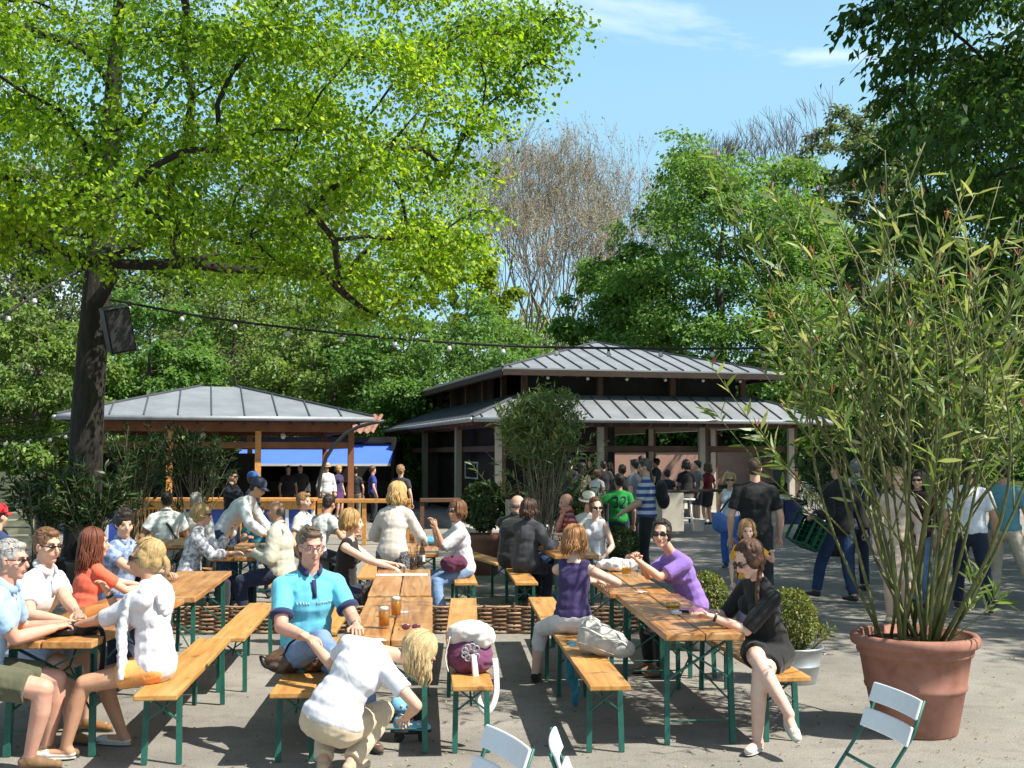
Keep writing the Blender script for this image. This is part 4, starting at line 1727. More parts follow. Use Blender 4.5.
for i in range(13):
    a = .4 + i * .57
    d = min(1, a / 3.6, (7.6 - a) / 3.6) * .95
    m.bar((a, .05, 2.76), (a, .05 + 3.55 * d, 2.76 + .88 * d), .06, .1)
m.build("rafters", DARKW, sp)
m = MB()
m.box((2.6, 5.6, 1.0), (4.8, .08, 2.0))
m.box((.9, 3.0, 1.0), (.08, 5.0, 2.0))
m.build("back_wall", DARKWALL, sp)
for a in (1.1, 3.4, 5.4):
    MB().ell((a, .9, 2.45), (.07, .07, .09)).build("lamp", MATS["lamp_glass"], sp, True)

# --- serving counter and its railing
A, B = G(108, 0, 0), None
D0 = 25.0
xa, xb = (108 - 512) / FPX * D0, (317 - 512) / FPX * D0
ct = thing("serving_counter", "long orange timber counter with slatted and blue panels under the small pavilion", "counter", (xa, D0, 0))
Lc = xb - xa
MB().box((Lc / 2, 0, .99), (Lc, .45, .07)).build("counter_top", ORANGEW, ct, bevel=.008)
MB().box((Lc / 2, -.13, .87), (Lc, .08, .17)).build("front_rail", ORANGEW, ct)
for i in range(9):
    MB().box((.05 + (Lc - .1) * i / 8, -.08, .42), (.07, .07, .84)).build("frame_post", WHITEP, ct)
for i in range(8):
    c0 = .05 + (Lc - .1) * (i + .5) / 8
    if i in (1, 2, 5):
        q = MB()
        for k in range(7):
            q.box((c0 - .24 + k * .08, -.1, .42), (.04, .03, .72))
        q.box((c0, -.1, .8), (.54, .035, .05)); q.box((c0, -.1, .1), (.54, .035, .05))
        q.build("slatted_panel", ORANGEW, ct)
    else:
        MB().box((c0, -.06, .42), (.5, .03, .74)).build("blue_panel", BLUEP, ct)
rl = thing("railing", "orange timber railing between the serving counter and the large pavilion", "railing", (xb + .03, D0, 0))
Lr = (412 - 319) / FPX * D0
MB().box((Lr / 2, 0, .96), (Lr, .12, .09)).build("handrail", ORANGEW, rl, bevel=.01)
for q in (.05, Lr * .5, Lr - .05):
    MB().box((q, .02, .455), (.09, .08, .91)).build("post", ORANGEW, rl)
rl2 = thing("railing", "short orange timber railing in front of the large pavilion's left posts", "railing", (xb + .2 + Lr, D0 + .3, 0), R(10))
MB().box((.8, 0, .96), (1.6, .12, .09)).build("handrail", MIDW, rl2, bevel=.01)
for q in (.05, 1.55):
    MB().box((q, .02, .455), (.09, .08, .91)).build("post", MIDW, rl2)

# --- kiosk with blue awning and tiled roof
kx0, kx1, KD = (240 - 512) / FPX * 38, (393 - 512) / FPX * 38, 38.0
KT = (379 - 240) / FPX * 38
kk = thing("kiosk", "dark kiosk with red pantile roof and bright blue awning", "kiosk", (kx0, KD, 0))
kw = kx1 - kx0
m = MB()
m.box((kw / 2, 3, 1.2), (kw, .1, 2.4)); m.box((kw + .0, 1.5, 1.2), (.1, 2.9, 2.4)); m.box((0, 1.5, 1.2), (.1, 2.9, 2.4))
m.build("wall", DARKWALL, kk)
m = MB()
m.box((kw / 2, 1.2, .5), (kw - .3, .5, 1.0)); m.box((kw / 2, 1.15, 1.02), (kw - .2, .6, .05))
m.build("counter", DARKW, kk)
AWN = mottled("blue_awning_cloth", (.075, .17, .72), .06, 2, .75, .2, .1)
m = MB()
za, zb = 2.33, 1.66
m.add([(0, .5, za), (kw, .5, za), (kw, -.7, zb), (0, -.7, zb), (0, .5, za - .03), (kw, .5, za - .03), (kw, -.7, zb - .03), (0, -.7, zb - .03)], [(3, 2, 1, 0), (4, 5, 6, 7), (0, 1, 5, 4), (1, 2, 6, 5), (2, 3, 7, 6), (3, 0, 4, 7)])
m.build("awning", AWN, kk)
MB().bar((0, -.72, zb - .03), (kw, -.72, zb - .03), .05, .07).build("awning_bar", WHITEP, kk)
MB().box((kw / 2, .45, 2.46), (kw + .1, .3, .18)).build("awning_case", DARKWALL, kk)
m = MB()
ny, nxx = 14, int(KT / .05)
vs, fs = [], []
for j in range(ny):
    for i in range(nxx):
        x_ = -.2 + KT * i / (nxx - 1)
        y_ = .1 + 3.0 * j / (ny - 1)
        vs.append((x_, y_, 2.64 + .24 * y_ + .045 * math.cos(x_ * 2 * math.pi / .24) + .03 * (1 - (j % 2))))
for j in range(ny - 1):
    for i in range(nxx - 1):
        fs.append((j * nxx + i, j * nxx + i + 1, (j + 1) * nxx + i + 1, (j + 1) * nxx + i))
m.add(vs, fs)
m.build("tiled_roof", mottled("pantiles", (.27, .14, .1), .45, 5, .8, .2, .3), kk, True)

# --- arched drainpipe
pp = MB()
pp.tube([W(px, py, 28.4) for px, py in ((384, 421), (372, 423), (358, 427), (345, 434), (334, 445), (326, 458), (321, 473), (318.5, 490), (318, 508), (318, 527))], .046, 10)
dp = tag(pp.build("drainpipe", mottled("dark_pipe", (.025, .025, .022), .3, 6, .45, .5, .1), None, True), "dark arched drainpipe between the roofs of the two pavilions", "drainpipe")

# --- pink wall and its roof
pw = thing("pink_wall", "long pink rendered wall dappled with tree shade behind the large pavilion", "wall", ((520 - 512) / FPX * 52.5, 52.5, 0))
wl = (786 - 520) / FPX * 52.5
MB().box((wl / 2, 0, 1.08), (wl, .3, 2.16)).build("render", mottled("pink_render", (.47, .28, .22), .12, 1.5, .9, .15, .3, 30, .006), pw)
MB().box((wl / 2, 0, 2.19), (wl + .1, .42, .06)).build("coping", CONC, pw)
wf = MB()
wf.box((wl - .1, -.19, 1.0), (.12, .06, 2.0)); wf.box((wl - .72, -.19, 1.0), (.1, .06, 2.0)); wf.box((wl - .41, -.19, 2.0), (.52, .06, .1))
wf.build("door_frame", CREAM, pw)
MB().box((wl - .41, -.165, .95), (.5, .02, 1.88)).build("door", mottled("grey_door", (.2, .2, .2), .2, 5), pw)

# --- slatted fence at the far left
sf = thing("slatted_fence", "pale horizontal slatted timber fence at the left edge", "fence", (W(-30, 455, 24).x, 24, 0))
SLAT = wood("pale_slat", (.42, .36, .2), (.52, .45, .27), (.6, .53, .35), .7, .1, axis=0)
fw = (34 + 30) / FPX * 24
m = MB()
for i in range(9):
    m.box((fw / 2, 0, .22 + i * .155), (fw, .025, .12))
m.build("slats", SLAT, sf)
for q in (.04, fw / 2, fw - .04):
    MB().box((q, .06, .8), (.08, .08, 1.6)).build("post", SLAT, sf)

# --- white bar boxes, stools, bucket
def simple(name, label, cat, mb, mat, loc=(0, 0, 0), smooth=False, bevel=.0, group=None, rz=0):
    o = mb.build(name, mat, None, smooth, loc, bevel)
    o.rotation_euler.z = rz
    return tag(o, label, cat, group)

p = G(669, 531, .16)
wb = thing("bar_counter", "white boxed bar counter beside the stool under the pavilion", "counter", p, R(15))
MB().box((0, 0, .46), (.55, .5, .92)).build("cabinet", CREAM, wb, bevel=.01)
MB().box((.5, .05, .94), (1.9, .62, .05)).build("worktop", DARKW, wb, bevel=.01)
p = G(687, 531, .16)
stl = thing("bar_stool", "white round bar stool under a seated person in black", "stool", p)
MB().lathe([(.0, .72), (.19, .72), (.205, .735), (.2, .765), (.0, .775)], n=20).build("seat", WHITEP, stl, True)
for k in range(4):
    a = R(45 + 90 * k)
    MB().tube([(.1 * math.cos(a), .1 * math.sin(a), .72), (.2 * math.cos(a), .2 * math.sin(a), 0)], .015, 8).build("leg", WHITEP, stl, True)
MB().lathe([(.155, .3), (.165, .3), (.165, .32), (.155, .32), (.155, .3)], n=20, closed=True).build("foot_ring", WHITEP, stl, True)
p = G(699, 531, .16)
bk = thing("bucket", "white plastic bucket on the pavilion floor beside the bar stool", "bucket", p)
MB().lathe([(.11, 0), (.14, .27), (.15, .27), (.15, .29), (.135, .29), (.105, .02), (0, .02)], n=20).build("pail", WHITEP, bk, True)
MB().tube([(.145 * math.cos(a), -.03 - .06 * math.sin(a), .27 - .1 * math.sin(a)) for a in np.linspace(0, math.pi, 12)], .005, 5).build("handle", GUT, bk, True)
p = G(791, 530, 0)
bb = thing("drinks_chest", "dark blue panelled drinks chest beside the right pavilion post", "chest", p, R(8))
MB().box((0, 0, .4), (.48, .45, .76)).build("chest_body", mottled("navy_panel", (.025, .03, .1), .2, 5, .5), bb, bevel=.015)
MB().box((0, 0, .81), (.54, .5, .05)).build("lid", CREAM, bb, bevel=.01)
p = G(775, 530, 0)
wbx = thing("white_bin", "white square bin between the pavilion posts left of the blue chest", "bin", p, R(8))
MB().box((0, 0, .4), (.34, .4, .8)).build("bin_body", CREAM, wbx, bevel=.02)
MB().box((0, 0, .83), (.37, .43, .06)).build("lid", WHITEP, wbx, bevel=.02)
# ---------------------------------------------------------------- beer garden furniture
TABLEW = wood("varnished_table", (.22, .085, .02), (.41, .185, .05), (.52, .3, .12), .27, .65)
BENCHW = wood("varnished_bench", (.33, .14, .03), (.5, .245, .062), (.58, .33, .11), .4, .45)
GREENM = mottled("green_metal", (.02, .115, .085), .35, 7, .5, .4, .15, 40, .002)
PLASTIC_W = mottled("white_slat", (.74, .75, .76), .06, 6, .4, .4, .12)


def strip(c, L, w, t, seed):
    """a board along y, its edges slightly uneven"""
    rq = random.Random(seed)
    n = 14
    m = MB()
    vs, fs = [], []
    for i in range(n + 1):
        y = -L / 2 + L * i / n
        a, b_ = rq.uniform(-.0022, .0022), rq.uniform(-.0022, .0022)
        dz = rq.uniform(-.001, .001)
        for xx, zz in ((-w / 2 + a, -t), (w / 2 + b_, -t), (w / 2 + b_, 0), (-w / 2 + a, 0)):
            vs.append((c[0] + xx, c[1] + y, c[2] + zz + dz))
    for i in range(n):
        for j in range(4):
            fs.append((i * 4 + j, i * 4 + (j + 1) % 4, i * 4 + 4 + (j + 1) % 4, i * 4 + 4 + j))
    fs += [(3, 2, 1, 0), (n * 4, n * 4 + 1, n * 4 + 2, n * 4 + 3)]
    return m.add(vs, fs)


def make_table(lab, loc, rz, hw=.27):
    t = thing("beer_table", lab, "table", loc, rz, "beer garden tables")
    for s in (-1, 1):
        strip((s * (hw / 2 + .002), 0, .77), 2.2, hw - .006, .048, 3 + s).build("board", TABLEW, t, False, None, .007)
    for e in (-1, 1):
        y = e * .88
        for s in (-1, 1):
            m = MB()
            m.bar((s * .215, y, .722), (s * .225, y + e * .03, 0.004), .036, .018, V((0, 1, 0)))
            m.bar((s * .215 - s * .016, y - e * .014, .722), (s * .225 - s * .016, y + e * .016, 0.004), .008, .03, V((0, 1, 0)))
            m.build("leg", GREENM, t)
        m = MB()
        m.bar((-.21, y, .70), (.215, y + e * .012, .44), .012, .03, V((0, 1, 0)))
        m.bar((.21, y + e * .014, .70), (-.215, y + e * .026, .44), .012, .03, V((0, 1, 0)))
        m.bar((-.215, y + e * .002, .708), (.215, y + e * .002, .708), .03, .026)
        m.build("cross_brace", GREENM, t)
        m = MB()
        m.tube([(-.2, y, .3), (0, y - e * .3, .52), (0, y - e * .52, .715)], .007, 6)
        m.tube([(.2, y, .3), (0, y - e * .3, .52)], .007, 6)
        m.tube([(-.222, y + e * .02, .16), (.222, y + e * .02, .16)], .006, 6)
        m.build("strut", GREENM, t)
    return t


def make_bench(lab, loc, rz):
    t = thing("beer_bench", lab, "bench", loc, rz, "beer garden benches")
    strip((0, 0, .48), 2.2, .265, .036, 9).build("seat", BENCHW, t, False, None, .007)
    for e in (-1, 1):
        y = e * .85
        for s in (-1, 1):
            m = MB()
            m.bar((s * .1, y, .442), (s * .108, y + e * .025, .004), .036, .018, V((0, 1, 0)))
            m.bar((s * .1 - s * .013, y - e * .012, .442), (s * .108 - s * .013, y + e * .013, .004), .007, .026, V((0, 1, 0)))
            m.build("leg", GREENM, t)
        m = MB()
        m.bar((-.1, y, .42), (.102, y + e * .01, .27), .01, .022, V((0, 1, 0)))
        m.bar((.1, y + e * .012, .42), (-.102, y + e * .022, .27), .01, .022, V((0, 1, 0)))
        m.tube([(0, y, .3), (0, y - e * .36, .438)], .007, 6)
        m.build("brace", GREENM, t)
    return t


def lay(proto, n, f, lab, z=0):
    n, f = V((*n, 0)), V((*f, 0))
    d = f - n
    rz = math.atan2(d.y, d.x) - math.pi / 2
    return copy_thing(proto, (n + f) / 2 + V((0, 0, z)), rz, lab)


def along(n, f):
    """far end 2.2 m from n towards f"""
    d = V((f[0] - n[0], f[1] - n[1], 0)).normalized() * 2.2
    return (n[0] + d.x, n[1] + d.y)


tables = [
    ((-2.93, 7.38), (-2.97, 9.6), "beer table at the front left corner with a black bag lying on it"),
    ((-2.9, 9.63), (-3.13, 11.8), "beer table behind the front left one, holding an empty glass and an ashtray"),
    ((-.78, 7.45), (-.93, 9.65), "front middle beer table with two mugs of beer beside the crouching woman"),
    ((-.95, 9.8), (-1.12, 12.05), "second middle beer table with a white paper strip, cola glasses and a bottle"),
    ((-1.15, 13.9), (-1.3, 16.1), "far middle beer table in front of the woman in the beige cardigan"),
    ((1.28, 7.7), (1.15, 9.9), "front right beer table with its near end empty, beside the woman in black"),
    ((1.1, 9.95), (.97, 12.15), "second right beer table where the woman in the purple top leans on her elbows"),
    ((.77, 13.7), (.5, 15.9), "far right beer table with empty glasses on a white tray and a bottle"),
    ((-3.22, 13.4), (-3.4, 15.6), "back left beer table with two mugs before the man in the pale jacket"),
    ((-4.55, 15.2), (-4.8, 17.4), "shaded beer table beside the man in the white shirt near the lime trunk"),
]
tp = None
for n, f, lab in tables:
    f = along(n, f)
    if tp is None:
        d = V((f[0] - n[0], f[1] - n[1], 0))
        tp = make_table(lab, ((n[0] + f[0]) / 2, (n[1] + f[1]) / 2, 0), math.atan2(d.y, d.x) - math.pi / 2)
    else:
        lay(tp, n, f, lab)
tp.scale.x = 1.22
tp.location.x -= .06
benches = [
    ((-2.19, 7.16), (-2.4, 9.42), "front left bench under the blonde woman in orange shorts"),
    ((-2.29, 9.38), (-2.48, 11.53), "empty bench continuing straight behind the one under the woman in orange shorts"),
    ((-1.37, 7.23), (-1.5, 9.4), "front middle bench with a brown handbag on its near end"),
    ((-1.6, 9.7), (-1.72, 11.9), "bench under the blonde woman in the black tank top"),
    ((-.25, 7.45), (-.42, 9.65), "bench with the white and plum backpack on its near end"),
    ((-.42, 9.75), (-.5, 12.0), "empty bench right behind the one carrying the plum backpack"),
    ((-.53, 13.4), (-.7, 15.6), "bench under the brunette woman in the white top and jeans"),
    ((.63, 7.46), (.47, 9.66), "bench with the grey bag in front of the woman in the navy sleeveless top"),
    ((.42, 9.85), (.3, 12.0), "bench just beyond the woman in the navy sleeveless top, mostly hidden by her"),
    ((.17, 13.4), (.02, 15.6), "bench with a light grey bag under the bald man's companion in dark grey"),
    ((1.86, 7.75), (1.66, 9.95), "bench under the woman in the black dress, right of the front right table"),
    ((1.68, 9.98), (1.55, 12.2), "bench under the woman in the purple top"),
    ((-3.5, 7.3), (-3.55, 9.5), "front left bench carrying the older man and the man in the white polo"),
    ((-3.55, 9.55), (-3.75, 11.75), "bench under the woman in the coral top, left of the second left table"),
    ((-2.62, 13.1), (-2.78, 15.3), "bench under the man in the pale jacket"),
    ((-3.85, 13.0), (-4.05, 15.2), "bench under the blonde woman in the grey patterned blouse"),
    ((-1.75, 14.0), (-1.9, 16.2), "bench behind the blonde woman, under the person in the tie dyed top"),
    ((1.25, 14.3), (1.05, 16.5), "bench under the woman in sunglasses and white top beside the hat"),
]
bp = None
for n, f, lab in benches:
    f = along(n, f)
    if bp is None:
        d = V((f[0] - n[0], f[1] - n[1], 0))
        bp = make_bench(lab, ((n[0] + f[0]) / 2, (n[1] + f[1]) / 2, 0), math.atan2(d.y, d.x) - math.pi / 2)
    else:
        lay(bp, n, f, lab)
lay(bp, (-.1, 15.8), along((-.1, 15.8), (-.5, 17.0)), "bench turned at an angle behind the bald man in black")


def make_chair(lab, loc, rz):
    t = thing("folding_chair", lab, "chair", loc, rz, "white slatted folding chairs")
    for s in (-1, 1):
        m = MB()
        m.tube([(s * .2, .24, 0), (s * .2, -.02, .47), (s * .2, -.2, .72), (s * .2, -.255, .87)], .011, 8, flat=.7)
        m.build("back_leg", GREENM, t, True)
        m = MB()
        m.tube([(s * .175, -.28, 0), (s * .175, .18, .455)], .011, 8, flat=.7)
        m.build("front_leg", GREENM, t, True)
    for z, y, h in ((.83, -.235, .085), (.715, -.188, .085)):
        n = 8
        vs, fs = [], []
        for i in range(n + 1):
            x = -.215 + .43 * i / n
            yy = y - .018 * (1 - (x / .215) ** 2)
            tl = .36
            for dz, dy in ((-h / 2, .007), (-h / 2, -.007), (h / 2, -.007), (h / 2, .007)):
                vs.append((x, yy + dy - dz * tl + .012, z + dz + dy * .3))
        for i in range(n):
            for j in range(4):
                fs.append((i * 4 + j, i * 4 + 4 + j, i * 4 + 4 + (j + 1) % 4, i * 4 + (j + 1) % 4))
        fs += [(0, 1, 2, 3), (n * 4 + 3, n * 4 + 2, n * 4 + 1, n * 4)]
        MB().add(vs, fs).build("back_slat", PLASTIC_W, t, False, None, .006)
    for k in range(6):
        MB().box((0, -.14 + k * .066, .468), (.4, .05, .016)).build("seat_slat", PLASTIC_W, t, False, None, .004)
    MB().tube([(-.2, .12, .22), (.2, .12, .22)], .008, 6).build("crossbar", GREENM, t, True)
    MB().tube([(-.2, -.075, .55), (.2, -.075, .55)], .008, 6).build("crossbar", GREENM, t, True)
    return t


c1 = make_chair("white slatted folding chair in front of the large terracotta pot", (1.53, 5.3, 0), R(190 - 90))
copy_thing(c1, (-.235, 4.4, 0), R(203 - 90), "white slatted folding chair cut by the bottom edge, seen from behind at centre")
copy_thing(c1, (.40, 4.43, 0), R(358 - 90), "white slatted folding chair seen edge on at the bottom edge")

# ---------------------------------------------------------------- wicker edging
WIC = mottled("willow_wicker", (.2, .11, .06), .6, 7, .7, .25, .4, 40, .004, c2=(.12, .06, .035))
WIC2 = mottled("willow_wicker_pale", (.38, .25, .15), .5, 7, .7, .25, .4, 40, .004)
x0, x1 = (70 - 512) / 91, (642 - 512) / 91
wk = thing("wicker_edging", "low woven willow edging running across between the front and back tables", "edging", (x0, 12.72, 0))
L = x1 - x0
rq = random.Random(5)
for col_i, mat in ((0, WIC), (1, WIC2)):
    m = MB()
    for row in range(13):
        if (row * 7 % 3 == 0) != bool(col_i):
            continue
        z = .02 + row * .0225
        n = int(L / .04)
        ph = math.pi * (row % 2)
        pts = [(L * i / n, .026 * math.sin(L * i / n / .16 * math.pi + ph), z + .006 * noise.noise((i * .13, row * 3.1, 0))) for i in range(n + 1)]
        rr_ = [.0115 + .003 * noise.noise((i * .09, row * 5.3, 2)) for i in range(n + 1)]
        m.tube(pts, rr_, 6)
    m.build("weave", mat, wk, True)
for i in range(int(L / .16) + 1):
    MB().tube([(i * .16 + .08, 0, 0), (i * .16 + .08, rq.uniform(-.01, .01), .31 + rq.uniform(0, .03))], .012, 6).build("stake", WIC, wk)

# ---------------------------------------------------------------- tableware
GLASS = glassmat("clear_glass")
BEER = leafmat("beer", [(.72, .33, .02), (.8, .42, .03)], .5, .1, (1.2, 1.1, .6))
FOAM = mottled("beer_foam", (.85, .82, .72), .08, 40, .9, .2, .4, 90, .003)
COLA = mottled("cola", (.02, .008, .005), .2, 8, .08, .5, 0)
LEMON = leafmat("lemonade", [(.75, .52, .06), (.8, .58, .09)], .5, .1)


def glass(label, p, kind="tumbler", fill=.8, r=.036, h=.14, rz=0.0, cat=None):
    t = thing("beer_mug" if kind == "mug" else "glass", label, cat or ("mug" if kind == "mug" else "glass"), p, rz)
    w = .0035
    if kind == "mug":
        r, h = .041, .15
        w = .005
    prof = [(r * .93, 0), (r * .98, .01), (r, h * .5), (r * 1.0, h), (r * 1.0 - w, h), (r - w, h * .5), (r * .93 - w, .012), (0, .012)]
    MB().lathe(prof, n=20).build("glass_wall", GLASS, t, True)
    if fill:
        ri = r - w - .0012
        m = {"mug": BEER, "beer": BEER, "cola": COLA, "lemon": LEMON}.get(kind)
        if m:
            MB().lathe([(ri * .93, .0135), (ri, h * .5), (ri, h * fill), (0, h * fill)], n=18).build("drink", m, t, True)
            if kind in ("mug", "beer"):
                MB().lathe([(ri, h * fill + .0005), (ri, h * min(1.03, fill + .14)), (ri * .6, h * min(1.06, fill + .18)), (0, h * min(1.07, fill + .19))], n=18).build("foam", FOAM, t, True)
    if kind == "mug":
        MB().tube([(r * .97 + .03 * math.sin(a), 0, h * .5 - .045 * math.cos(a)) for a in np.linspace(.1, math.pi - .1, 9)], .0065, 8).build("handle", GLASS, t, True)
    if kind == "cola":
        for k in range(2):
            MB().tube([(.01 * k, 0, .02), (-.03 + .05 * k, .01, h + .09)], .003, 6).build("straw", fabric((.02, .02, .02)), t, True)
    return t


TZ = .7715
glass("beer mug with a handle, nearest of the two beside the man in turquoise", G(384, 628, TZ), "mug", .78, rz=R(175))
glass("beer mug further from the camera beside the man in turquoise", G(396, 617, TZ), "mug", .8, rz=R(20))
glass("small stemmed shot glass right of the two beer mugs", G(406, 622, TZ), "tumbler", 0, .024, .085)
glass("mostly drunk beer mug between the man in white and the blonde in orange shorts", G(79, 630, TZ), "mug", .3, rz=R(175))
glass("empty clear tall glass on the second left table", G(171, 582, TZ), "tumbler", 0, .036, .17)
glass("dark cola glass with straws by the blonde's outstretched arm", G(413, 571, TZ), "cola", .85, .04, .15)
glass("second dark cola glass with straws just behind the first", G(419, 568, TZ), "cola", .8, .04, .15)
glass("half full beer mug in front of the man in the pale jacket", G(258, 556, TZ), "mug", .75, rz=R(10))
glass("beer mug by the hand of the blonde in the grey patterned blouse", G(231, 555, TZ), "mug", .6, rz=R(180))
glass("beer mug on the far middle table", G(412, 542, TZ), "mug", .7)
glass("glass of yellow lemonade on the far middle table", G(424, 545, TZ), "lemon", .8, .036, .14)
glass("glass of yellow drink beside the clasped hands of the woman in purple", G(626, 575, TZ), "lemon", .45, .045, .14)
glass("empty glass touching the yellow drink before the woman in purple", G(634, 577, TZ), "tumbler", 0, .04, .15)
for i, lab in enumerate(("leftmost empty glass on the white tray", "middle empty glass on the white tray", "rightmost empty glass on the white tray")):
    glass(lab, G(556 + i * 7, 544 - i * .4, TZ + .012), "tumbler", 0, .034, .15)
glass("lone empty glass near the end of the far right table", G(571, 546, TZ), "tumbler", 0, .034, .15)

tr = thing("tray", "white tray under empty glasses on the far right table", "tray", G(565, 545, TZ), R(5))
MB().lathe([(.0, 0), (.2, 0), (.22, .018), (.215, .018), (.196, .006), (0, .006)], n=24, sx=1.3).build("dish", WHITEP, tr, True)
bt = thing("bottle", "clear water bottle at the left edge of the far right table", "bottle", G(547, 545, TZ))
MB().lathe([(.03, 0), (.034, .01), (.034, .14), (.03, .17), (.013, .21), (.013, .24), (0, .24)], n=16).build("body", GLASS, bt, True)
MB().lathe([(.014, .235), (.015, .262), (0, .262)], n=12).build("cap", WHITEP, bt, True)
bt = thing("bottle", "slim bottle beside the cola glasses on the second middle table", "bottle", G(422, 564, TZ))
MB().lathe([(.03, 0), (.033, .01), (.033, .13), (.026, .17), (.012, .2), (.012, .25), (0, .25)], n=16).build("body", glassmat("brown_glass", (.5, .35, .2)), bt, True)
MB().lathe([(.034, .03), (.0342, .1)], n=16, closed=True).build("paper_label", WHITEP, bt, True)

for i, (px, py, lab) in enumerate(((377, 640, "white paper beer mat left of the nearest beer mug"), (402, 612, "white paper beer mat behind the two beer mugs"), (640, 592, "white paper beer mat on the second right table near the clasped hands"))):
    bmx = MB().box((0, 0, .0015), (.095, .095, .003))
    o = simple("beer_mat", lab, "beer mat", bmx, WHITEP, G(px, py, TZ + .0005), rz=.4 + i, group="paper beer mats")
pt = MB()
pt.box((0, 0, .003), (.5, .16, .006))
o = simple("paper_runner", "white paper strip laid across the second middle table", "paper", pt, WHITEP, G(402, 575, TZ + .001), rz=R(3))
ash = thing("ashtray", "small glass ashtray with butts beside the empty tall glass", "ashtray", G(163, 583, TZ))
MB().lathe([(.045, 0), (.05, .03), (.044, .032), (.036, .01), (0, .01)], n=18).build("dish", glassmat("pale_glass", (.9, .93, .95)), ash, True)
for k in range(3):
    MB().tube([(-.02 + .015 * k, -.01, .018), (.01 + .012 * k, .02, .022)], .004, 6).build("cigarette_butt", WHITEP, ash, True)
ash = thing("ashtray", "brass coloured ashtray on the front right table near the woman in black", "ashtray", G(673, 607, TZ))
MB().lathe([(.05, 0), (.058, .03), (.05, .032), (.04, .01), (0, .01)], n=20).build("dish", mottled("brass", (.5, .36, .1), .2, 9, .35, .5, .1, metal=.6), ash, True)
ph = thing("mobile_phone", "black mobile phone lying on the front right table", "phone", G(687, 612, TZ), R(70))
MB().box((0, 0, .008), (.06, .12, .014)).build("case", fabric((.015, .015, .02), None, .3), ph, bevel=.004)
MB().box((0, 0, .0165), (.05, .1, .002)).build("screen", mottled("screen_glass", (.02, .02, .03), .1, 5, .08, .6, 0), ph)
cp = thing("cigarette_packet", "white cigarette packet in front of the black phone", "packet", G(676, 614, TZ), R(15))
MB().box((0, 0, .012), (.056, .088, .023)).build("box", WHITEP, cp, bevel=.002)
MB().box((0, .03, .0125), (.0575, .03, .0245)).build("lid", mottled("lid_grey", (.45, .5, .55), .1, 9), cp)
sg = MB()
for s in (-1, 1):
    sg.ell((s * .034, 0, .022), (.03, .008, .02), None, 12, 7)
    sg.tube([(s * .06, .005, .028), (s * .064, .08, .02), (s * .05, .13, .006)], .004, 5)
sg.tube([(-.01, 0, .028), (.01, 0, .028)], .004, 5)
o = simple("sunglasses", "reddish sunglasses lying on the front middle table", "sunglasses", sg, mottled("red_lens", (.13, .03, .04), .2, 12, .15, .6, 0), G(411, 630, TZ), True, rz=R(8))


# ---------------------------------------------------------------- bags
def bag(name, label, loc, rz, lobes, mat, vox=.01, straps=(), smat=None, wr=.012, cat="bag", extra=None):
    t = thing(name, label, cat, loc, rz)
    m = MB()
    for c, r in lobes:
        m.ell(c, r)
    link("body", remesh(m, vox, mat, "body", 3, wr, 11), t)
    for pts, r in straps:
        cs = []
        P_ = [V(p) for p in pts]
        for i in range(len(P_) - 1):
            a, b_, c_, d_ = P_[max(0, i - 1)], P_[i], P_[i + 1], P_[min(len(P_) - 1, i + 2)]
            for q in range(5):
                u = q / 5
                cs.append(.5 * ((2 * b_) + (c_ - a) * u + (2 * a - 5 * b_ + 4 * c_ - d_) * u * u + (3 * b_ - a - 3 * c_ + d_) * u ** 3))
        cs.append(P_[-1])
        MB().tube(cs, r, 8, True, .35).build("strap", smat or mat, t, True)
    if extra:
        extra(t)
    return t


BLK = fabric((.012, .012, .014), "black_leather", .35)
bag("shoulder_bag", "black leather bag lying on the front left table end", G(72, 634, .775), R(8), [((-.06, 0, .03), (.15, .1, .035)), ((.07, .01, .035), (.12, .09, .045))], BLK,
    .009, [([(.12, .0, .06), (.2, -.06, .03), (.22, -.1, -.12), (.2, -.11, -.28), (.16, -.1, -.3), (.15, -.09, -.12)], .022)])
BRN = mottled("brown_leather", (.09, .05, .03), .5, 9, .4, .4, .2, c2=(.3, .2, .12))
def _hb(t):
    MB().ell((0.02, .0, .17), (.15, .06, .03), None, 14, 8).build("striped_lining", mottled("striped_cloth", (.5, .42, .32), .6, 40, .8, stretch=(1, .1, .1)), t, True)
    MB().box((.1, -.105, .12), (.03, .012, .04)).build("buckle", GUT, t, bevel=.003)
bag("handbag", "brown leather handbag with loop handles on the front middle bench", G(300, 672, .48), R(10), [((-.1, 0, .075), (.14, .1, .08)), ((.1, 0, .09), (.15, .1, .09)), ((.0, 0, .1), (.2, .08, .08))], BRN,
    .009, [([(-.1, -.07, .13), (-.06, -.11, .22), (.06, -.12, .25), (.14, -.08, .13)], .012), ([(-.22, 0, .09), (-.26, -.04, .12), (-.23, -.08, .06), (-.15, -.09, .05)], .012)], BLK, extra=_hb)
PLUM = fabric((.16, .05, .11), "plum_canvas")
WCAN = fabric((.66, .63, .6), "white_canvas")
def _bp(t):
    m = MB()
    m.ell((0, .0, .27), (.15, .1, .075)); m.ell((-.06, .02, .25), (.1, .09, .08)); m.ell((.08, -.02, .24), (.09, .09, .08))
    link("flap", remesh(m, .01, WCAN, "flap", 3, .012, 11), t)
    for k in range(9):
        a = k * .7
        MB().lathe([(.02, -.004), (.026, 0), (.02, .004), (.014, 0), (.02, -.004)], (.045 * math.cos(a) * (1 if k else 0), -.125, .15 + .04 * math.sin(a)), 12, True, rot=Matrix.Rotation(R(90), 3, "X")).build("eyelet", GUT, t, True)
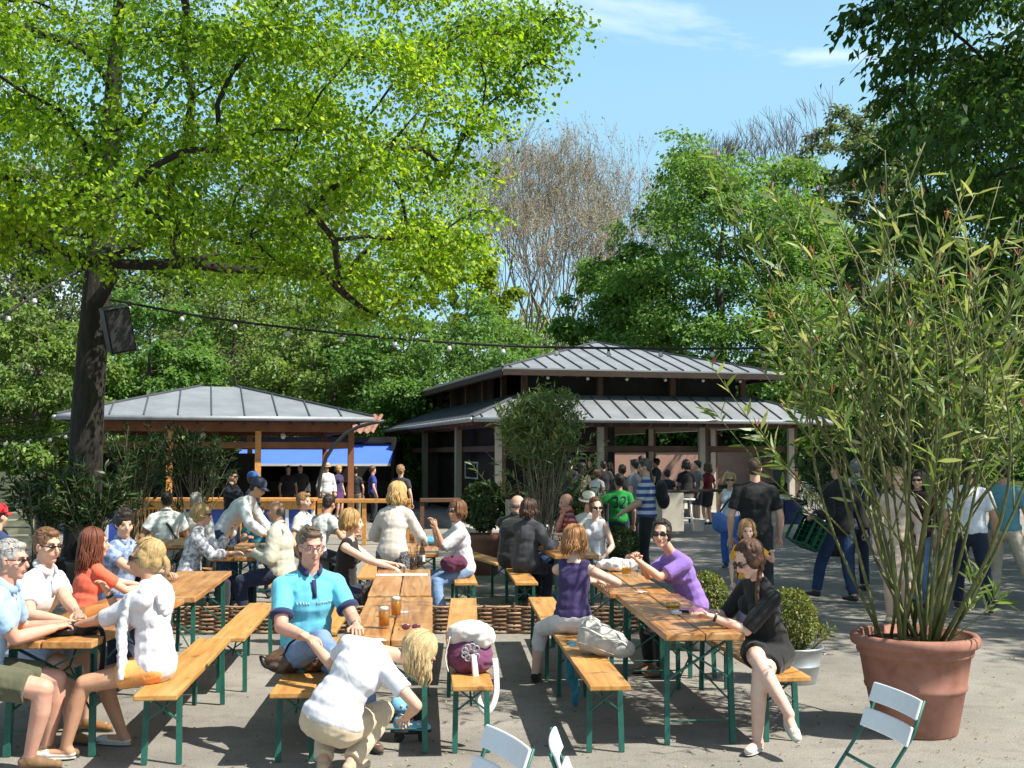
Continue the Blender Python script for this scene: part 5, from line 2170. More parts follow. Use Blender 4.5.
bag("backpack", "white and plum canvas backpack on the bench right of the front middle table", G(470, 672, .48), R(5), [((0, 0, .1), (.155, .115, .12)), ((0, .02, .17), (.145, .1, .12)), ((.02, -.03, .09), (.14, .1, .09))], PLUM,
    .01, [([(.02, -.12, .14), (.03, -.15, .0), (.05, -.16, -.16), (.11, -.15, -.24), (.17, -.12, -.12), (.165, -.06, .1)], .022), ([(-.14, -.08, .25), (-.17, -.08, .12), (-.15, -.09, .02)], .014)], WCAN, extra=_bp)
GREYC = fabric((.5, .48, .43), "grey_canvas")
bag("tote_bag", "large slouching pale grey bag on the bench behind the navy top woman", G(603, 655, .48), R(-12), [((-.1, .04, .11), (.1, .13, .12)), ((.03, -.01, .09), (.16, .14, .1)), ((.14, -.04, .06), (.1, .11, .07)), ((-.03, .02, .16), (.1, .1, .07)), ((-.13, .05, .19), (.05, .09, .05))], GREYC,
    .009, [([(-.16, -.06, .2), (-.1, -.13, .21), (.04, -.15, .15), (.16, -.13, .12), (.22, -.1, .05)], .012), ([(-.14, .02, .23), (-.08, -.05, .27), (.0, -.08, .22)], .012), ([(-.17, -.08, .1), (-.05, -.145, .08), (.1, -.145, .03)], .006)], wr=.006, extra=lambda t: MB().box((.11, -.15, .1), (.035, .014, .03)).build('buckle', GUT, t, bevel=.003))
bag("scarf", "teal scarf hanging over the left side of the grey bag's bench", G(572, 650, .44), R(0), [((0, 0, .0), (.05, .14, .06)), ((-.02, -.02, -.14), (.035, .12, .14)), ((.02, -.1, -.3), (.03, .06, .12))], fabric((.03, .17, .24)), .011, cat="scarf", wr=.012)
bag("handbag", "light grey handbag on the bench behind the couple in black", G(511, 560, .48), R(10), [((-.06, 0, .08), (.13, .1, .09)), ((.08, 0, .07), (.13, .1, .08))], fabric((.42, .42, .4)), .014, [([(-.15, -.05, .1), (-.05, -.12, .2), (.1, -.1, .15)], .012)])
bag("shoulder_bag", "plum handbag on the lap side of the brunette in the white top", G(453, 568, .62), R(0), [((-.03, 0, .05), (.12, .08, .1)), ((.07, .02, .06), (.1, .08, .09))], fabric((.12, .035, .07)), .014, [([(.0, -.05, .14), (.06, -.05, .25), (.13, 0, .34)], .012)])
bag("jacket_bundle", "light blue bundle of cloth on the far middle table", G(432, 545, TZ), R(0), [((0, 0, .05), (.17, .1, .06)), ((.12, 0, .06), (.12, .09, .07))], fabric((.12, .4, .62)), .014, cat="clothing")
bag("jacket_bundle", "black and red jacket bundled beside the blonde in the tank top", G(376, 596, .6), R(20), [((0, 0, .05), (.15, .15, .1)), ((.1, .1, .02), (.12, .12, .12)), ((-.05, -.1, .0), (.12, .1, .12))], fabric((.03, .02, .022)), .014, cat="clothing")
bag("paper_bag", "crumpled white paper bag on the second right table", G(617, 571, TZ), R(0), [((0, 0, .06), (.12, .12, .065)), ((.12, .05, .05), (.1, .1, .06)), ((-.1, .1, .05), (.1, .1, .05))], fabric((.7, .68, .63)), .013, cat="bag", wr=.02)

# roller shoes by the crouching woman
def roller(label, p, rz, tilt):
    t = thing("roller_shoe", label, "shoe", p, rz)
    t.rotation_euler = (tilt, 0, rz)
    t["group"] = "blue and white roller shoes"
    m = MB()
    m.ell((0, 0, .075), (.055, .15, .02)); m.box((0, 0, .07), (.08, .2, .025))
    link("sole", remesh(m, .007, fabric((.02, .02, .022), None, .5), "sole", 2), t)
    m = MB()
    m.ell((0, .03, .1), (.045, .11, .04)); m.ell((0, -.07, .13), (.042, .055, .06))
    link("upper", remesh(m, .007, fabric((.2, .5, .72)), "upper", 2), t)
    for k in range(4):
        for s in (-1, 1):
            MB().box((s * .032, .1 - .05 * k, .128), (.03, .02, .012)).build("white_patch", WHITEP, t, bevel=.003)
    for y in (-.08, .08):
        MB().lathe([(0, -.012), (.034, -.012), (.036, 0), (.034, .012), (0, .012)], (0, y, .036), 16, rot=Matrix.Rotation(R(90), 3, "Y")).build("wheel", fabric((.03, .03, .03), None, .4), t, True)
roller("blue and white roller shoe held by the crouching woman", G(411, 742, 0), R(-88), 0)
roller("second roller shoe standing just behind the one being held", G(407, 722, 0), R(-70), 0)

# ---------------------------------------------------------------- loudspeaker and lights
spk = thing("loudspeaker", "black loudspeaker box strapped to the lime trunk", "loudspeaker", W(118, 329, 16.35), 0)
spk.rotation_euler = (R(14), R(-14), R(28))
MB().box((0, 0, 0), (.36, .34, .64)).build("cabinet", fabric((.02, .021, .023), None, .55), spk, bevel=.015)
MB().box((0, -.175, 0), (.31, .02, .58)).build("grille", mottled("grille_mesh", (.045, .047, .05), .4, 90, .5), spk)
MB().box((0, .22, .1), (.08, .12, .2)).build("bracket", GUT, spk)
BULB = glassmat("bulb_glass", (.97, .97, .95), .1)
BULBW = mottled("bulb_frosted", (.5, .52, .53), .05, 30, .25, .5, 0)


def lights(label, pts, step, r=.016, bulbs=True):
    t = thing("string_lights", label, "string lights", pts[0])
    o0 = V(pts[0])
    P_ = [V(p) - o0 for p in pts]
    cs = []
    for i in range(len(P_) - 1):
        a, b_, c_, d_ = P_[max(0, i - 1)], P_[i], P_[i + 1], P_[min(len(P_) - 1, i + 2)]
        for q in range(8):
            u = q / 8
            cs.append(.5 * ((2 * b_) + (c_ - a) * u + (2 * a - 5 * b_ + 4 * c_ - d_) * u * u + (3 * b_ - a - 3 * c_ + d_) * u ** 3))
    cs.append(P_[-1])
    MB().tube(cs, r, 6).build("cable", fabric((.02, .02, .022), None, .6), t, True)
    if not bulbs:
        return t
    acc = step * .5
    for i in range(len(cs) - 1):
        d = (cs[i + 1] - cs[i]).length
        while acc < d:
            p = cs[i].lerp(cs[i + 1], acc / d)
            b_ = MB().lathe([(0, -.135), (.022, -.13), (.039, -.106), (.039, -.093), (.026, -.066), (.019, -.05), (0, -.05)], p, 12).build("bulb", BULBW, t, True)
            MB().lathe([(.02, -.05), (.024, -.0), (0, .0)], p, 8).build("socket", fabric((.02, .02, .022), None, .6), b_, True)
            acc += step
        acc -= d
    return t


lights("long black cable of clear bulbs sagging from the lime trunk towards the chestnut", [W(px, py, D) for px, py, D in ((103, 298, 17), (200, 316, 17), (300, 329, 17), (390, 338, 17), (500, 345.5, 17), (600, 348, 17.2), (720, 348.5, 17.4), (830, 346, 17.6), (960, 335, 18), (1040, 325, 18.4))], .8, .021)
lights("short black light cable rising from the left edge to the lime trunk", [W(px, py, D) for px, py, D in ((-40, 340, 15), (0, 318, 15.6), (52, 284, 16.6), (88, 268, 17))], .62)
lights("pale light cable with bulbs low over the slatted fence at left", [W(px, py, D) for px, py, D in ((-30, 441, 24), (20, 439, 24.5), (60, 434, 25), (78, 428, 26))], .45, .02)
lights("thin grey wire crossing behind the potted oleander at right", [W(px, py, D) for px, py, D in ((905, 436, 13), (980, 437, 13), (1060, 441, 13))], 1, .012, False)
# ---------------------------------------------------------------- potted plants
TERRA = mottled("terracotta", (.33, .16, .118), .2, 4.5, .8, .2, .25, 30, .004, c2=(.27, .115, .075))
ZINC = mottled("zinc_tub", (.4, .42, .43), .2, 6, .42, .5, .1, metal=.6)
SOIL = mottled("soil", (.06, .045, .03), .6, 30, .95, .1, 1, 60, .03)
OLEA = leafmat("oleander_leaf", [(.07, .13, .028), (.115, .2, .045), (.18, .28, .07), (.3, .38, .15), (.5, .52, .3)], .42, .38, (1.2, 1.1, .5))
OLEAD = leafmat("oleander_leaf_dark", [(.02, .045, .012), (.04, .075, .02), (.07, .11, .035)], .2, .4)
STEM = mottled("green_stem", (.13, .14, .045), .35, 7, .6, .3, .2, c2=(.1, .085, .04))
STEMB = mottled("grey_stem", (.2, .17, .11), .35, 7, .7, .2, .2)


def shrub(name, label, base, stems, per, ll, lm, sm, seed, ratio=.17, start=.4, zbase=0.0, pods=0, nb=2, r0=.016, spread=.45, bend=.05):
    """stems: list of (bottom, top) points; lance leaves in loose whorls"""
    rq = random.Random(seed)
    rg = np.random.default_rng(seed)
    t = thing(name, label, "plant", base)
    o0 = V(base)
    m = MB()
    P, D = [], []
    def bez(a, b_, bow, n=9):
        return [a.lerp(b_, i / n) + bow * math.sin(math.pi * i / n) for i in range(n + 1)]
    def dress(pts, f0, n):
        for _ in range(n):
            f = f0 + (1 - f0) * rq.random() ** .75
            i = min(len(pts) - 2, int(f * (len(pts) - 1)))
            u = f * (len(pts) - 1) - i
            p = pts[i].lerp(pts[i + 1], u)
            d = (pts[i + 1] - pts[i]).normalized()
            x, y = frame_from(d)
            a = rq.uniform(0, 6.28)
            q = x * math.cos(a) + y * math.sin(a)
            v = (d * rq.uniform(.35, 1.0) + q * rq.uniform(.6, 1.0)).normalized()
            P.append(p); D.append(v)
    for a, b_ in stems:
        a, b_ = V(a) - o0, V(b_) - o0
        L = (b_ - a).length
        bow = V((rq.uniform(-1, 1), rq.uniform(-1, 1), rq.uniform(0, .6))) * L * bend
        pts = bez(a, b_, bow)
        r = r0 * rq.uniform(.75, 1.2)
        m.tube(pts, [r * (1 - .72 * i / 9) for i in range(10)], 6)
        dress(pts, start, per // 2)
        for k in range(nb):
            f = rq.uniform(.28, .75)
            i = int(f * 9)
            s0 = pts[i]
            d = (b_ - a).normalized()
            x, y = frame_from(d)
            ang = rq.uniform(0, 6.28)
            e = s0 + (d + (x * math.cos(ang) + y * math.sin(ang)) * spread).normalized() * (L * (1 - f) * rq.uniform(.75, 1.15))
            bp_ = bez(s0, e, V((0, 0, -.04 * L * (1 - f))), 6)
            m.tube(bp_, [r * .55 * (1 - .7 * q / 6) for q in range(7)], 5)
            dress(bp_, .3, per // 2)
            if pods and rq.random() < .7:
                pod = MB()
                for q in range(pods):
                    v = V((rq.uniform(-.5, .5), rq.uniform(-.5, .5), 1)).normalized() * rq.uniform(.04, .08)
                    pod.tube([e, e + v], [.004, .003], 4)
                pod.build('seed_pod', mottled('seed_pod', (.28, .11, .05), .3, 9), t)
    m.build("stems", sm, t, True)
    P = np.array([list(p) for p in P]); D = np.array([list(p) for p in D])
    S = ll * rg.uniform(.6, 1.15, len(P))
    link("leaves", leaf_mesh("leaves", P, D, S, lm, ratio, "lance", .05, seed, .25), t)
    return t


def pot(label, loc, prof, mat, soil_z, soil_r, name="plant_pot", cat="pot", n=40, group=None, handles=False):
    t = thing(name, label, cat, loc, 0, group)
    MB().lathe(prof, n=n).build("vessel", mat, t, True)
    MB().lathe([(soil_r, soil_z - .03), (soil_r * .98, soil_z), (soil_r * .5, soil_z + .015), (0, soil_z + .02)], n=20).build("soil", SOIL, t, True)
    if handles:
        for s in (-1, 1):
            MB().tube([(s * (.235 + .045 * math.sin(a)), .06 * math.cos(a), .24) for a in np.linspace(0, math.pi, 8)], .007, 6).build("handle", mat, t, True)
    return t


PX, PY = 2.86, 8.27
pot("large terracotta pot with ribbed rim holding the tall oleander", (PX, PY, 0),
    [(.27, 0), (.28, .015), (.335, .3), (.345, .31), (.352, .33), (.347, .345), (.378, .545), (.392, .55), (.4, .565), (.398, .58), (.405, .6), (.43, .612), (.442, .63), (.442, .665), (.43, .685), (.405, .69), (.385, .68), (.37, .6)], TERRA, .63, .375)
rq = random.Random(12)
st = []
tips = [(775, 255, 8.2), (808, 205, 8.4), (838, 215, 7.9), (862, 175, 8.3), (885, 150, 8.2), (905, 165, 8.8), (925, 142, 8.1), (950, 170, 8.5), (975, 195, 8.0), (1000, 180, 8.6), (1020, 215, 8.2), (1045, 240, 8.5),
        (830, 290, 8.7), (860, 260, 7.7), (890, 240, 9.0), (915, 225, 7.8), (940, 260, 8.9), (965, 240, 7.7), (990, 275, 8.8), (1015, 300, 8.0), (1040, 330, 8.4), (812, 340, 8.0), (845, 350, 8.6), (1060, 280, 8.1), (880, 330, 7.6), (1000, 360, 7.6), (935, 320, 7.5)]
for px, py, D in tips:
    e = W(px, py, D + .05)
    a = rq.uniform(0, 6.28)
    dx = (e.x - PX) * .13
    st.append(((PX + dx + .1 * math.cos(a), PY + .16 * math.sin(a), .6), e))
# low sprouts
low = []
for px, py, D in ((985, 575, 7.95), (1008, 592, 7.9)):
    low.append(((PX + .15, PY - .22, .66), W(px, py, D)))
shrub("oleander", "tall oleander with many bare stems and narrow leaves in the terracotta pot", (PX, PY, .6), st, 30, .18, OLEA, STEM, 61, .155, .4, pods=4, nb=4, r0=.0155, spread=.6, bend=.1)

shrub('oleander_sprout', 'low leafy oleander sprout leaning out over the right rim of the terracotta pot', (PX + .15, PY - .22, .66), low, 22, .15, OLEA, STEM, 62, .14, .3, nb=1, r0=.006, spread=.5)

# oleander in the middle distance
c0 = G(540, 548, 0)
D0 = 17.6
c0 = V(((541 - 512) / FPX * D0, D0, 0))
pot("terracotta pot under the round middle oleander behind the couple in black", c0, [(.22, 0), (.3, .4), (.33, .42), (.33, .5), (.3, .5), (.28, .42)], TERRA, .45, .29, n=24)
rq = random.Random(5)
st = []
for i in range(34):
    a, e_ = rq.uniform(0, 6.28), rq.uniform(-.9, 1.4)
    rr_ = rq.uniform(.4, .66)
    st.append((c0 + V((rq.uniform(-.12, .12), rq.uniform(-.12, .12), .45)), c0 + V((math.cos(a) * math.cos(e_) * rr_, math.sin(a) * math.cos(e_) * rr_, 2.42 + math.sin(e_) * rr_ * .9))))
mid = shrub("oleander", "round headed oleander on bare stems in front of the large pavilion", c0, st, 40, .125, leafmat('oleander_leaf_mid', [(.06, .11, .03), (.1, .17, .05), (.17, .24, .085), (.32, .38, .2)], .35, .38), STEMB, 62, .2, .76, nb=1, r0=.012, spread=.9)
rgm = np.random.default_rng(91)
cc = rgm.normal(size=(150, 3))
cc /= np.linalg.norm(cc, axis=1, keepdims=True)
cc *= (rgm.random((150, 1)) ** .4)
cc = cc * np.array([.68, .66, .62]) + np.array([0, 0, 2.38 - 0.0])
ii = rgm.integers(0, 150, 4600)
dd = rgm.normal(size=(4600, 3)); dd[:, 2] += .35
link("crown", leaf_mesh("crown", cc[ii] + rgm.normal(size=(4600, 3)) * .055, dd, .12 * rgm.uniform(.6, 1.2, 4600), MATS["oleander_leaf_mid"], .2, "lance", .05, 92, .3), mid)
wrp = thing("planter", "pale weathered wooden tub behind the couple in black at the middle oleander", "planter", c0 + V((-.28, .55, 0)))
MB().lathe([(.24, 0), (.27, 1.25), (.24, 1.25), (.22, .6), (0, .6)], n=18).build("staves", wood("pale_staves", (.3, .24, .17), (.45, .37, .27), (.52, .45, .35), .7, .1, axis=2), wrp, True)
MB().lathe([(.262, .9), (.27, .9), (.272, .96), (.264, .96)], n=18, closed=True).build("hoop", GUT, wrp, True)


def ball(name, label, c, r, n, ll, lm, seed, sq=1.0, cat="plant"):
    """clipped ball of small leaves on a short stem; c is the centre"""
    rg = np.random.default_rng(seed)
    t = thing(name, label, cat, (c[0], c[1], c[2] - r))
    d = rg.normal(size=(n, 3))
    d /= np.linalg.norm(d, axis=1, keepdims=True)
    f = (rg.random(n) ** .33) * .35 + .65
    bumpy = np.array([1 + .09 * noise.noise((v[0] * 3 + seed, v[1] * 3, v[2] * 3)) for v in d])
    P = d * (r * f * bumpy)[:, None]
    P[:, 2] = P[:, 2] * sq + r
    D = d + rg.normal(size=(n, 3)) * .7
    link("foliage", leaf_mesh("foliage", P, D, ll * rg.uniform(.6, 1.2, n), lm, .6, seed=seed, updown=.2), t)
    m = MB()
    rq = random.Random(seed)
    m.tube([(0, 0, -r * .5), (0, 0, r * .6)], r * .09, 7)
    for k in range(16):
        v = V((rq.gauss(0, 1), rq.gauss(0, 1), rq.gauss(.4, .7))).normalized() * r * .75
        m.tube([(0, 0, r * .3), V((0, 0, r)) + v], [r * .04, r * .015], 4)
    m.build("stem", STEMB, t)
    return t


BOX = leafmat("box_leaf", [(.06, .1, .015), (.11, .15, .025), (.2, .22, .05), (.27, .25, .08)], .3, .45)
TUBP = [(.185, 0), (.19, .01), (.215, .14), (.222, .145), (.222, .155), (.217, .16), (.24, .285), (.252, .29), (.252, .305), (.24, .306), (.23, .29)]
p = G(800, 686, 0) + V((0, .2, 0))
pot("zinc tub with clipped box ball right of the woman in black", p, TUBP, ZINC, .27, .22, "zinc_tub", "tub", 30, "zinc tubs with box balls", True)
ball("box_ball", "clipped yellow green box ball in the zinc tub right of the woman in black", (p.x - .05, p.y, .52), .245, 4400, .035, BOX, 4, 1.1)
rqs = []
for i in range(9):
    a = rq.uniform(-1.2, 1.2)
    rqs.append((p + V((.13, -.08, .28)), p + V((.18 + .15 * math.cos(a), -.08 + .15 * math.sin(a), .38 + rq.uniform(0, .12)))))
shrub("weed", "small sprig with narrow leaves at the right rim of the zinc tub", p + V((.13, -.08, .28)), rqs, 12, .09, BOX, STEM, 8, .2, .3, nb=0, r0=.004)
p = G(709, 652, 0) + V((0, .2, 0))
pot("zinc tub half hidden between the woman in purple and the woman in black", p, TUBP, ZINC, .27, .22, "zinc_tub", "tub", 30, "zinc tubs with box balls", True)
ball("box_ball", "clipped box ball showing behind the front right table", (p.x, p.y, .54), .22, 3600, .035, BOX, 14, 1.0)
p = G(622, 590, 0) + V((0, .3, 0))
pot("zinc tub behind the yellow drink on the second right table", p, TUBP, ZINC, .27, .22, "zinc_tub", "tub", 30, "zinc tubs with box balls", True)
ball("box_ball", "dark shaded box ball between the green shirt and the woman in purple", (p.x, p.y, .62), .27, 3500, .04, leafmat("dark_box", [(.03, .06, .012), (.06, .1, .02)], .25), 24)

# bay bush in a pot, left of the middle oleander
D0 = 19.0
c0 = V(((484 - 512) / FPX * D0, D0, 0))
pot("terracotta pot under the round bay bush left of the middle oleander", c0, [(.22, 0), (.3, .55), (.33, .57), (.33, .66), (.3, .66), (.28, .58)], TERRA, .6, .29, n=24)
ball("bay_bush", "round glossy dark bay bush in a terracotta pot by the pavilion post", (c0.x, c0.y, 1.12), .36, 3200, .08, leafmat("bay_leaf", [(.03, .065, .016), (.06, .11, .03), (.12, .17, .07)], .22, .35), 33, 1.05)
rqs = []
for k in range(5):
    rqs.append((c0 + V((0, 0, 1.3)), W(430 + rq.uniform(-12, 30), 475 + rq.uniform(-5, 12), D0)))
st = [(c0 + V((.5, -.8, .3)), W(432, 477, 18)), (c0 + V((.5, -.8, .3)), W(500, 455, 17.8))]

# dark oleanders in front of the lime trunk
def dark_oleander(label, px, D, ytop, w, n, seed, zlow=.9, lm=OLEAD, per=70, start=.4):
    x = (px - 512) / FPX * D
    rq = random.Random(seed)
    zt = CAMH + (455 - ytop) * D / FPX
    st = []
    for i in range(n):
        a = rq.uniform(0, 6.28)
        rr_ = w * D / FPX / 2 * rq.uniform(.3, 1)
        z = zlow + (zt - zlow) * rq.uniform(.35, 1)
        st.append(((x + rq.uniform(-.12, .12), D + rq.uniform(-.12, .12), .45), (x + math.cos(a) * rr_, D + math.sin(a) * rr_, z)))
    pot("dark tub under the " + label.split(",")[0].split(" with ")[0], (x, D, 0), [(.25, 0), (.3, .45), (.32, .5), (.29, .5), (.27, .42)], mottled("dark_tub", (.06, .05, .04), .3, 4), .45, .28, n=20)
    shrub("oleander", label, (x, D, .45), st, per, .15, lm, STEMB, seed, .2, start, nb=2, r0=.014, spread=.7 if start < .5 else .4)

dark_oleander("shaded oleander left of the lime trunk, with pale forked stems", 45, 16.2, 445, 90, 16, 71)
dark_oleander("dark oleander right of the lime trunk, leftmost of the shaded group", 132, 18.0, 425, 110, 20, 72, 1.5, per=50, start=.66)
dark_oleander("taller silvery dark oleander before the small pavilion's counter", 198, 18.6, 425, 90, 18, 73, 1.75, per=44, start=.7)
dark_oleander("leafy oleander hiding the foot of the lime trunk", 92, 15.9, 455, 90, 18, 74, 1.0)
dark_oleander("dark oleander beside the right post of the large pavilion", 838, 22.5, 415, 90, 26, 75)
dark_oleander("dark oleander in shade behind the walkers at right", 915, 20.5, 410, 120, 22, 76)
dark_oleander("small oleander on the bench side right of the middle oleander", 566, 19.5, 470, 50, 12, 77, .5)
# ---------------------------------------------------------------- cloth patterns
def stripes(name, c1, c2, freq, axis=2, duty=.5):
    if name in MATS:
        return MATS[name]
    m, nt, b = newmat(name)
    tc = nd(nt, "ShaderNodeTexCoord")
    sp_ = nd(nt, "ShaderNodeSeparateXYZ")
    nt.links.new(tc.outputs["Object"], sp_.inputs[0])
    mu = nd(nt, "ShaderNodeMath", operation="MULTIPLY")
    mu.inputs[1].default_value = freq
    nt.links.new(sp_.outputs[axis], mu.inputs[0])
    fr = nd(nt, "ShaderNodeMath", operation="FRACT")
    nt.links.new(mu.outputs[0], fr.inputs[0])
    gt = nd(nt, "ShaderNodeMath", operation="GREATER_THAN")
    gt.inputs[1].default_value = duty
    nt.links.new(fr.outputs[0], gt.inputs[0])
    mx = nd(nt, "ShaderNodeMixRGB")
    nt.links.new(gt.outputs[0], mx.inputs["Fac"])
    mx.inputs[1].default_value = (*c1, 1)
    mx.inputs[2].default_value = (*c2, 1)
    nt.links.new(mx.outputs[0], b.inputs["Base Color"])
    b.inputs["Roughness"].default_value = .85
    MATS[name] = m
    return m


def plaid(name, base, c2, c3, f=14):
    if name in MATS:
        return MATS[name]
    m, nt, b = newmat(name)
    tc = nd(nt, "ShaderNodeTexCoord")
    sp_ = nd(nt, "ShaderNodeSeparateXYZ")
    nt.links.new(tc.outputs["Object"], sp_.inputs[0])
    last = None
    col = None
    for ax, cc in ((2, c2), (0, c3)):
        mu = nd(nt, "ShaderNodeMath", operation="MULTIPLY")
        mu.inputs[1].default_value = f
        nt.links.new(sp_.outputs[ax], mu.inputs[0])
        fr = nd(nt, "ShaderNodeMath", operation="FRACT")
        nt.links.new(mu.outputs[0], fr.inputs[0])
        gt = nd(nt, "ShaderNodeMath", operation="GREATER_THAN")
        gt.inputs[1].default_value = .6
        nt.links.new(fr.outputs[0], gt.inputs[0])
        h = nd(nt, "ShaderNodeMath", operation="MULTIPLY")
        h.inputs[1].default_value = .7
        nt.links.new(gt.outputs[0], h.inputs[0])
        mx = nd(nt, "ShaderNodeMixRGB")
        nt.links.new(h.outputs[0], mx.inputs["Fac"])
        if col is None:
            mx.inputs[1].default_value = (*base, 1)
        else:
            nt.links.new(col, mx.inputs[1])
        mx.inputs[2].default_value = (*cc, 1)
        col = mx.outputs[0]
    nt.links.new(col, b.inputs["Base Color"])
    b.inputs["Roughness"].default_value = .85
    MATS[name] = m
    return m


def blotch(name, c1, c2, scale, p0=.42, p1=.56):
    if name in MATS:
        return MATS[name]
    m, nt, b = newmat(name)
    n = noise_node(nt, scale, 4, .6)
    r = ramp(nt, [(p0, c1), (p1, c2)])
    nt.links.new(n.outputs["Fac"], r.inputs["Fac"])
    nt.links.new(r.outputs[0], b.inputs["Base Color"])
    b.inputs["Roughness"].default_value = .85
    MATS[name] = m
    return m


WHITE = (.64, .635, .65)
JEANS = mottled("light_denim", (.17, .26, .42), .22, 7, .85, .15, .3, 200, .002, c2=(.12, .19, .33))
JEANSD = mottled("dark_denim", (.035, .06, .13), .3, 7, .85, .15, .3, 200, .002)
GREYH, BLONDE, LBLONDE, BROWN, DARKH, AUBURN, LBROWN = (.36, .34, .31), (.38, .23, .08), (.43, .29, .125), (.1, .05, .025), (.022, .015, .011), (.15, .045, .022), (.28, .15, .065)
PALE, FAIR, TAN, RED = (.7, .47, .36), (.63, .385, .27), (.52, .29, .18), (.6, .33, .235)
TZ2 = .81


# ---- front row
person("older grey haired man in sunglasses and pale blue polo shirt at the left edge", -3.36, 7.3, 5, 1.82, hip=.57, lean=20, hdir=(1, -.1, -.05), lod=0,
       hands={"R": (-2.96, 7.5, .835), "L": (-2.98, 7.66, .835)}, feet={"R": (-3.0, 7.28, .08), "L": (-3.0, 7.55, .08)},
       top=("polo", (.34, .5, .72)), bottom=("shorts", (.1, .1, .06)), shoes=(.2, .12, .06), hair=("short", GREYH), sk=RED, glasses="narrow", build=1.12)
person("young man in a white polo shirt and sunglasses with swept back brown hair", -3.48, 8.3, -14, 1.84, hip=.57, lean=17, hdir=(.85, -.5, -.06), lod=0,
       hands={"R": (-3.02, 7.82, .835), "L": (-2.96, 7.96, .84)}, feet={"R": (-3.0, 7.95, .08), "L": (-3.02, 8.3, .08)},
       top=("polo", WHITE), bottom=("shorts", (.36, .42, .52)), shoes=(.25, .13, .05), hair=("short", (.17, .085, .04)), sk=FAIR, glasses="narrow")
person("woman in a coral top with long auburn hair, seen from behind", -3.55, 9.55, 50, 1.6, "f", hip=.56, lean=14, hdir=(.8, .5, 0), lod=0,
       hands={"R": (-3.1, 9.85, .83), "L": (-3.2, 10.0, .83)}, top=("tshirt", (.72, .13, .07)), bottom=("trousers", (.05, .06, .1)), hair=("long", AUBURN, .26), sk=FAIR)
person("man with dark curly hair in a blue patterned short sleeved shirt", -3.75, 11.0, -25, 1.78, hip=.57, lean=8, hdir=(.55, -.8, -.1), lod=1,
       hands={"R": (-3.3, 10.6, .83), "L": (-3.25, 10.95, .83)}, top=("shirt", blotch("blue_print", (.1, .16, .3), (.3, .36, .48), 18), .6), bottom=("trousers", JEANSD), hair=("curly", DARKH), sk=FAIR)


def sweater(root, J):
    m = MB()
    for s in "LR":
        m.rcone(J["nb"] - J["cf"] * .06, J["S"][s] - J["cf"] * .015 + J["td"] * .025, .055, .06)
    a = J["S"]["L"] + J["cf"] * .08 + J["td"] * .01
    m.rcone(J["S"]["L"] + J["td"] * .03, a, .05, .045)
    m.rcone(a, a - V((0, 0, .2)) + J["cf"] * .05, .06, .062, flat=.5, up=J["cf"])
    m.rcone(a - V((0, 0, .2)) + J["cf"] * .05, a - V((0, 0, .5)) + J["cf"] * .04, .062, .055, True, False, flat=.42, up=J["cf"])
    m.ell(J["chest"] - J["cf"] * .1 + J["td"] * .08, (.15, .04, .12), (J["cr"], J["cf"], J["td"]))
    link("sweater", remesh(m, .009, fabric((.6, .59, .62), "sweater_wool"), "sweater", 3, .008, 12), root)


person("blonde woman with a ponytail and orange shorts, white sweater over her shoulders", -2.33, 7.62, 180, 1.72, "f", hip=.565, lean=7, hdir=(-1, -.18, -.06), lod=0,
       hands={"R": (-2.66, 7.64, 1.045), "L": (-2.86, 7.62, .83)}, elbows={"R": (.1, .5, -1), "L": (-.4, -.2, -1)}, feet={"L": (-2.86, 7.5, .085), "R": (-2.62, 7.86, .085)},
       top=("half", (.64, .62, .655)), bottom=("hotpants", (.82, .36, .11)), shoes=((.62, .59, .55), "flat"), watch="R", hair=("pony", LBLONDE, .14), sk=TAN, glasses="dark", extra=sweater)
def chest_print(root, J):
    me = J["garment"].data
    bv = BVHTree.FromPolygons([v.co for v in me.vertices], [tuple(p.vertices) for p in me.polygons])
    m = MB()
    rq = random.Random(3)
    x = -.13
    while x < .13:
        w = rq.uniform(.006, .014)
        hgt = rq.choice((.016, .022, .022))
        P_ = []
        for a, c in ((x, 0), (x + w * .4, hgt), (x + w, hgt * rq.uniform(0, .6))):
            h = bv.ray_cast(J["chest"] + J["cf"] * .5 + J["cr"] * a + J["td"] * (c + .012), -J["cf"])
            if h[0] is not None and abs(x) > .018:
                P_.append(h[0] + J["cf"] * .002)
        if len(P_) == 3:
            m.tube(P_, .0034, 4, True, .5, J["cf"])
        x += w + .008
    m.build("chest_print", fabric((.55, .66, .7)), J["garment"], True)


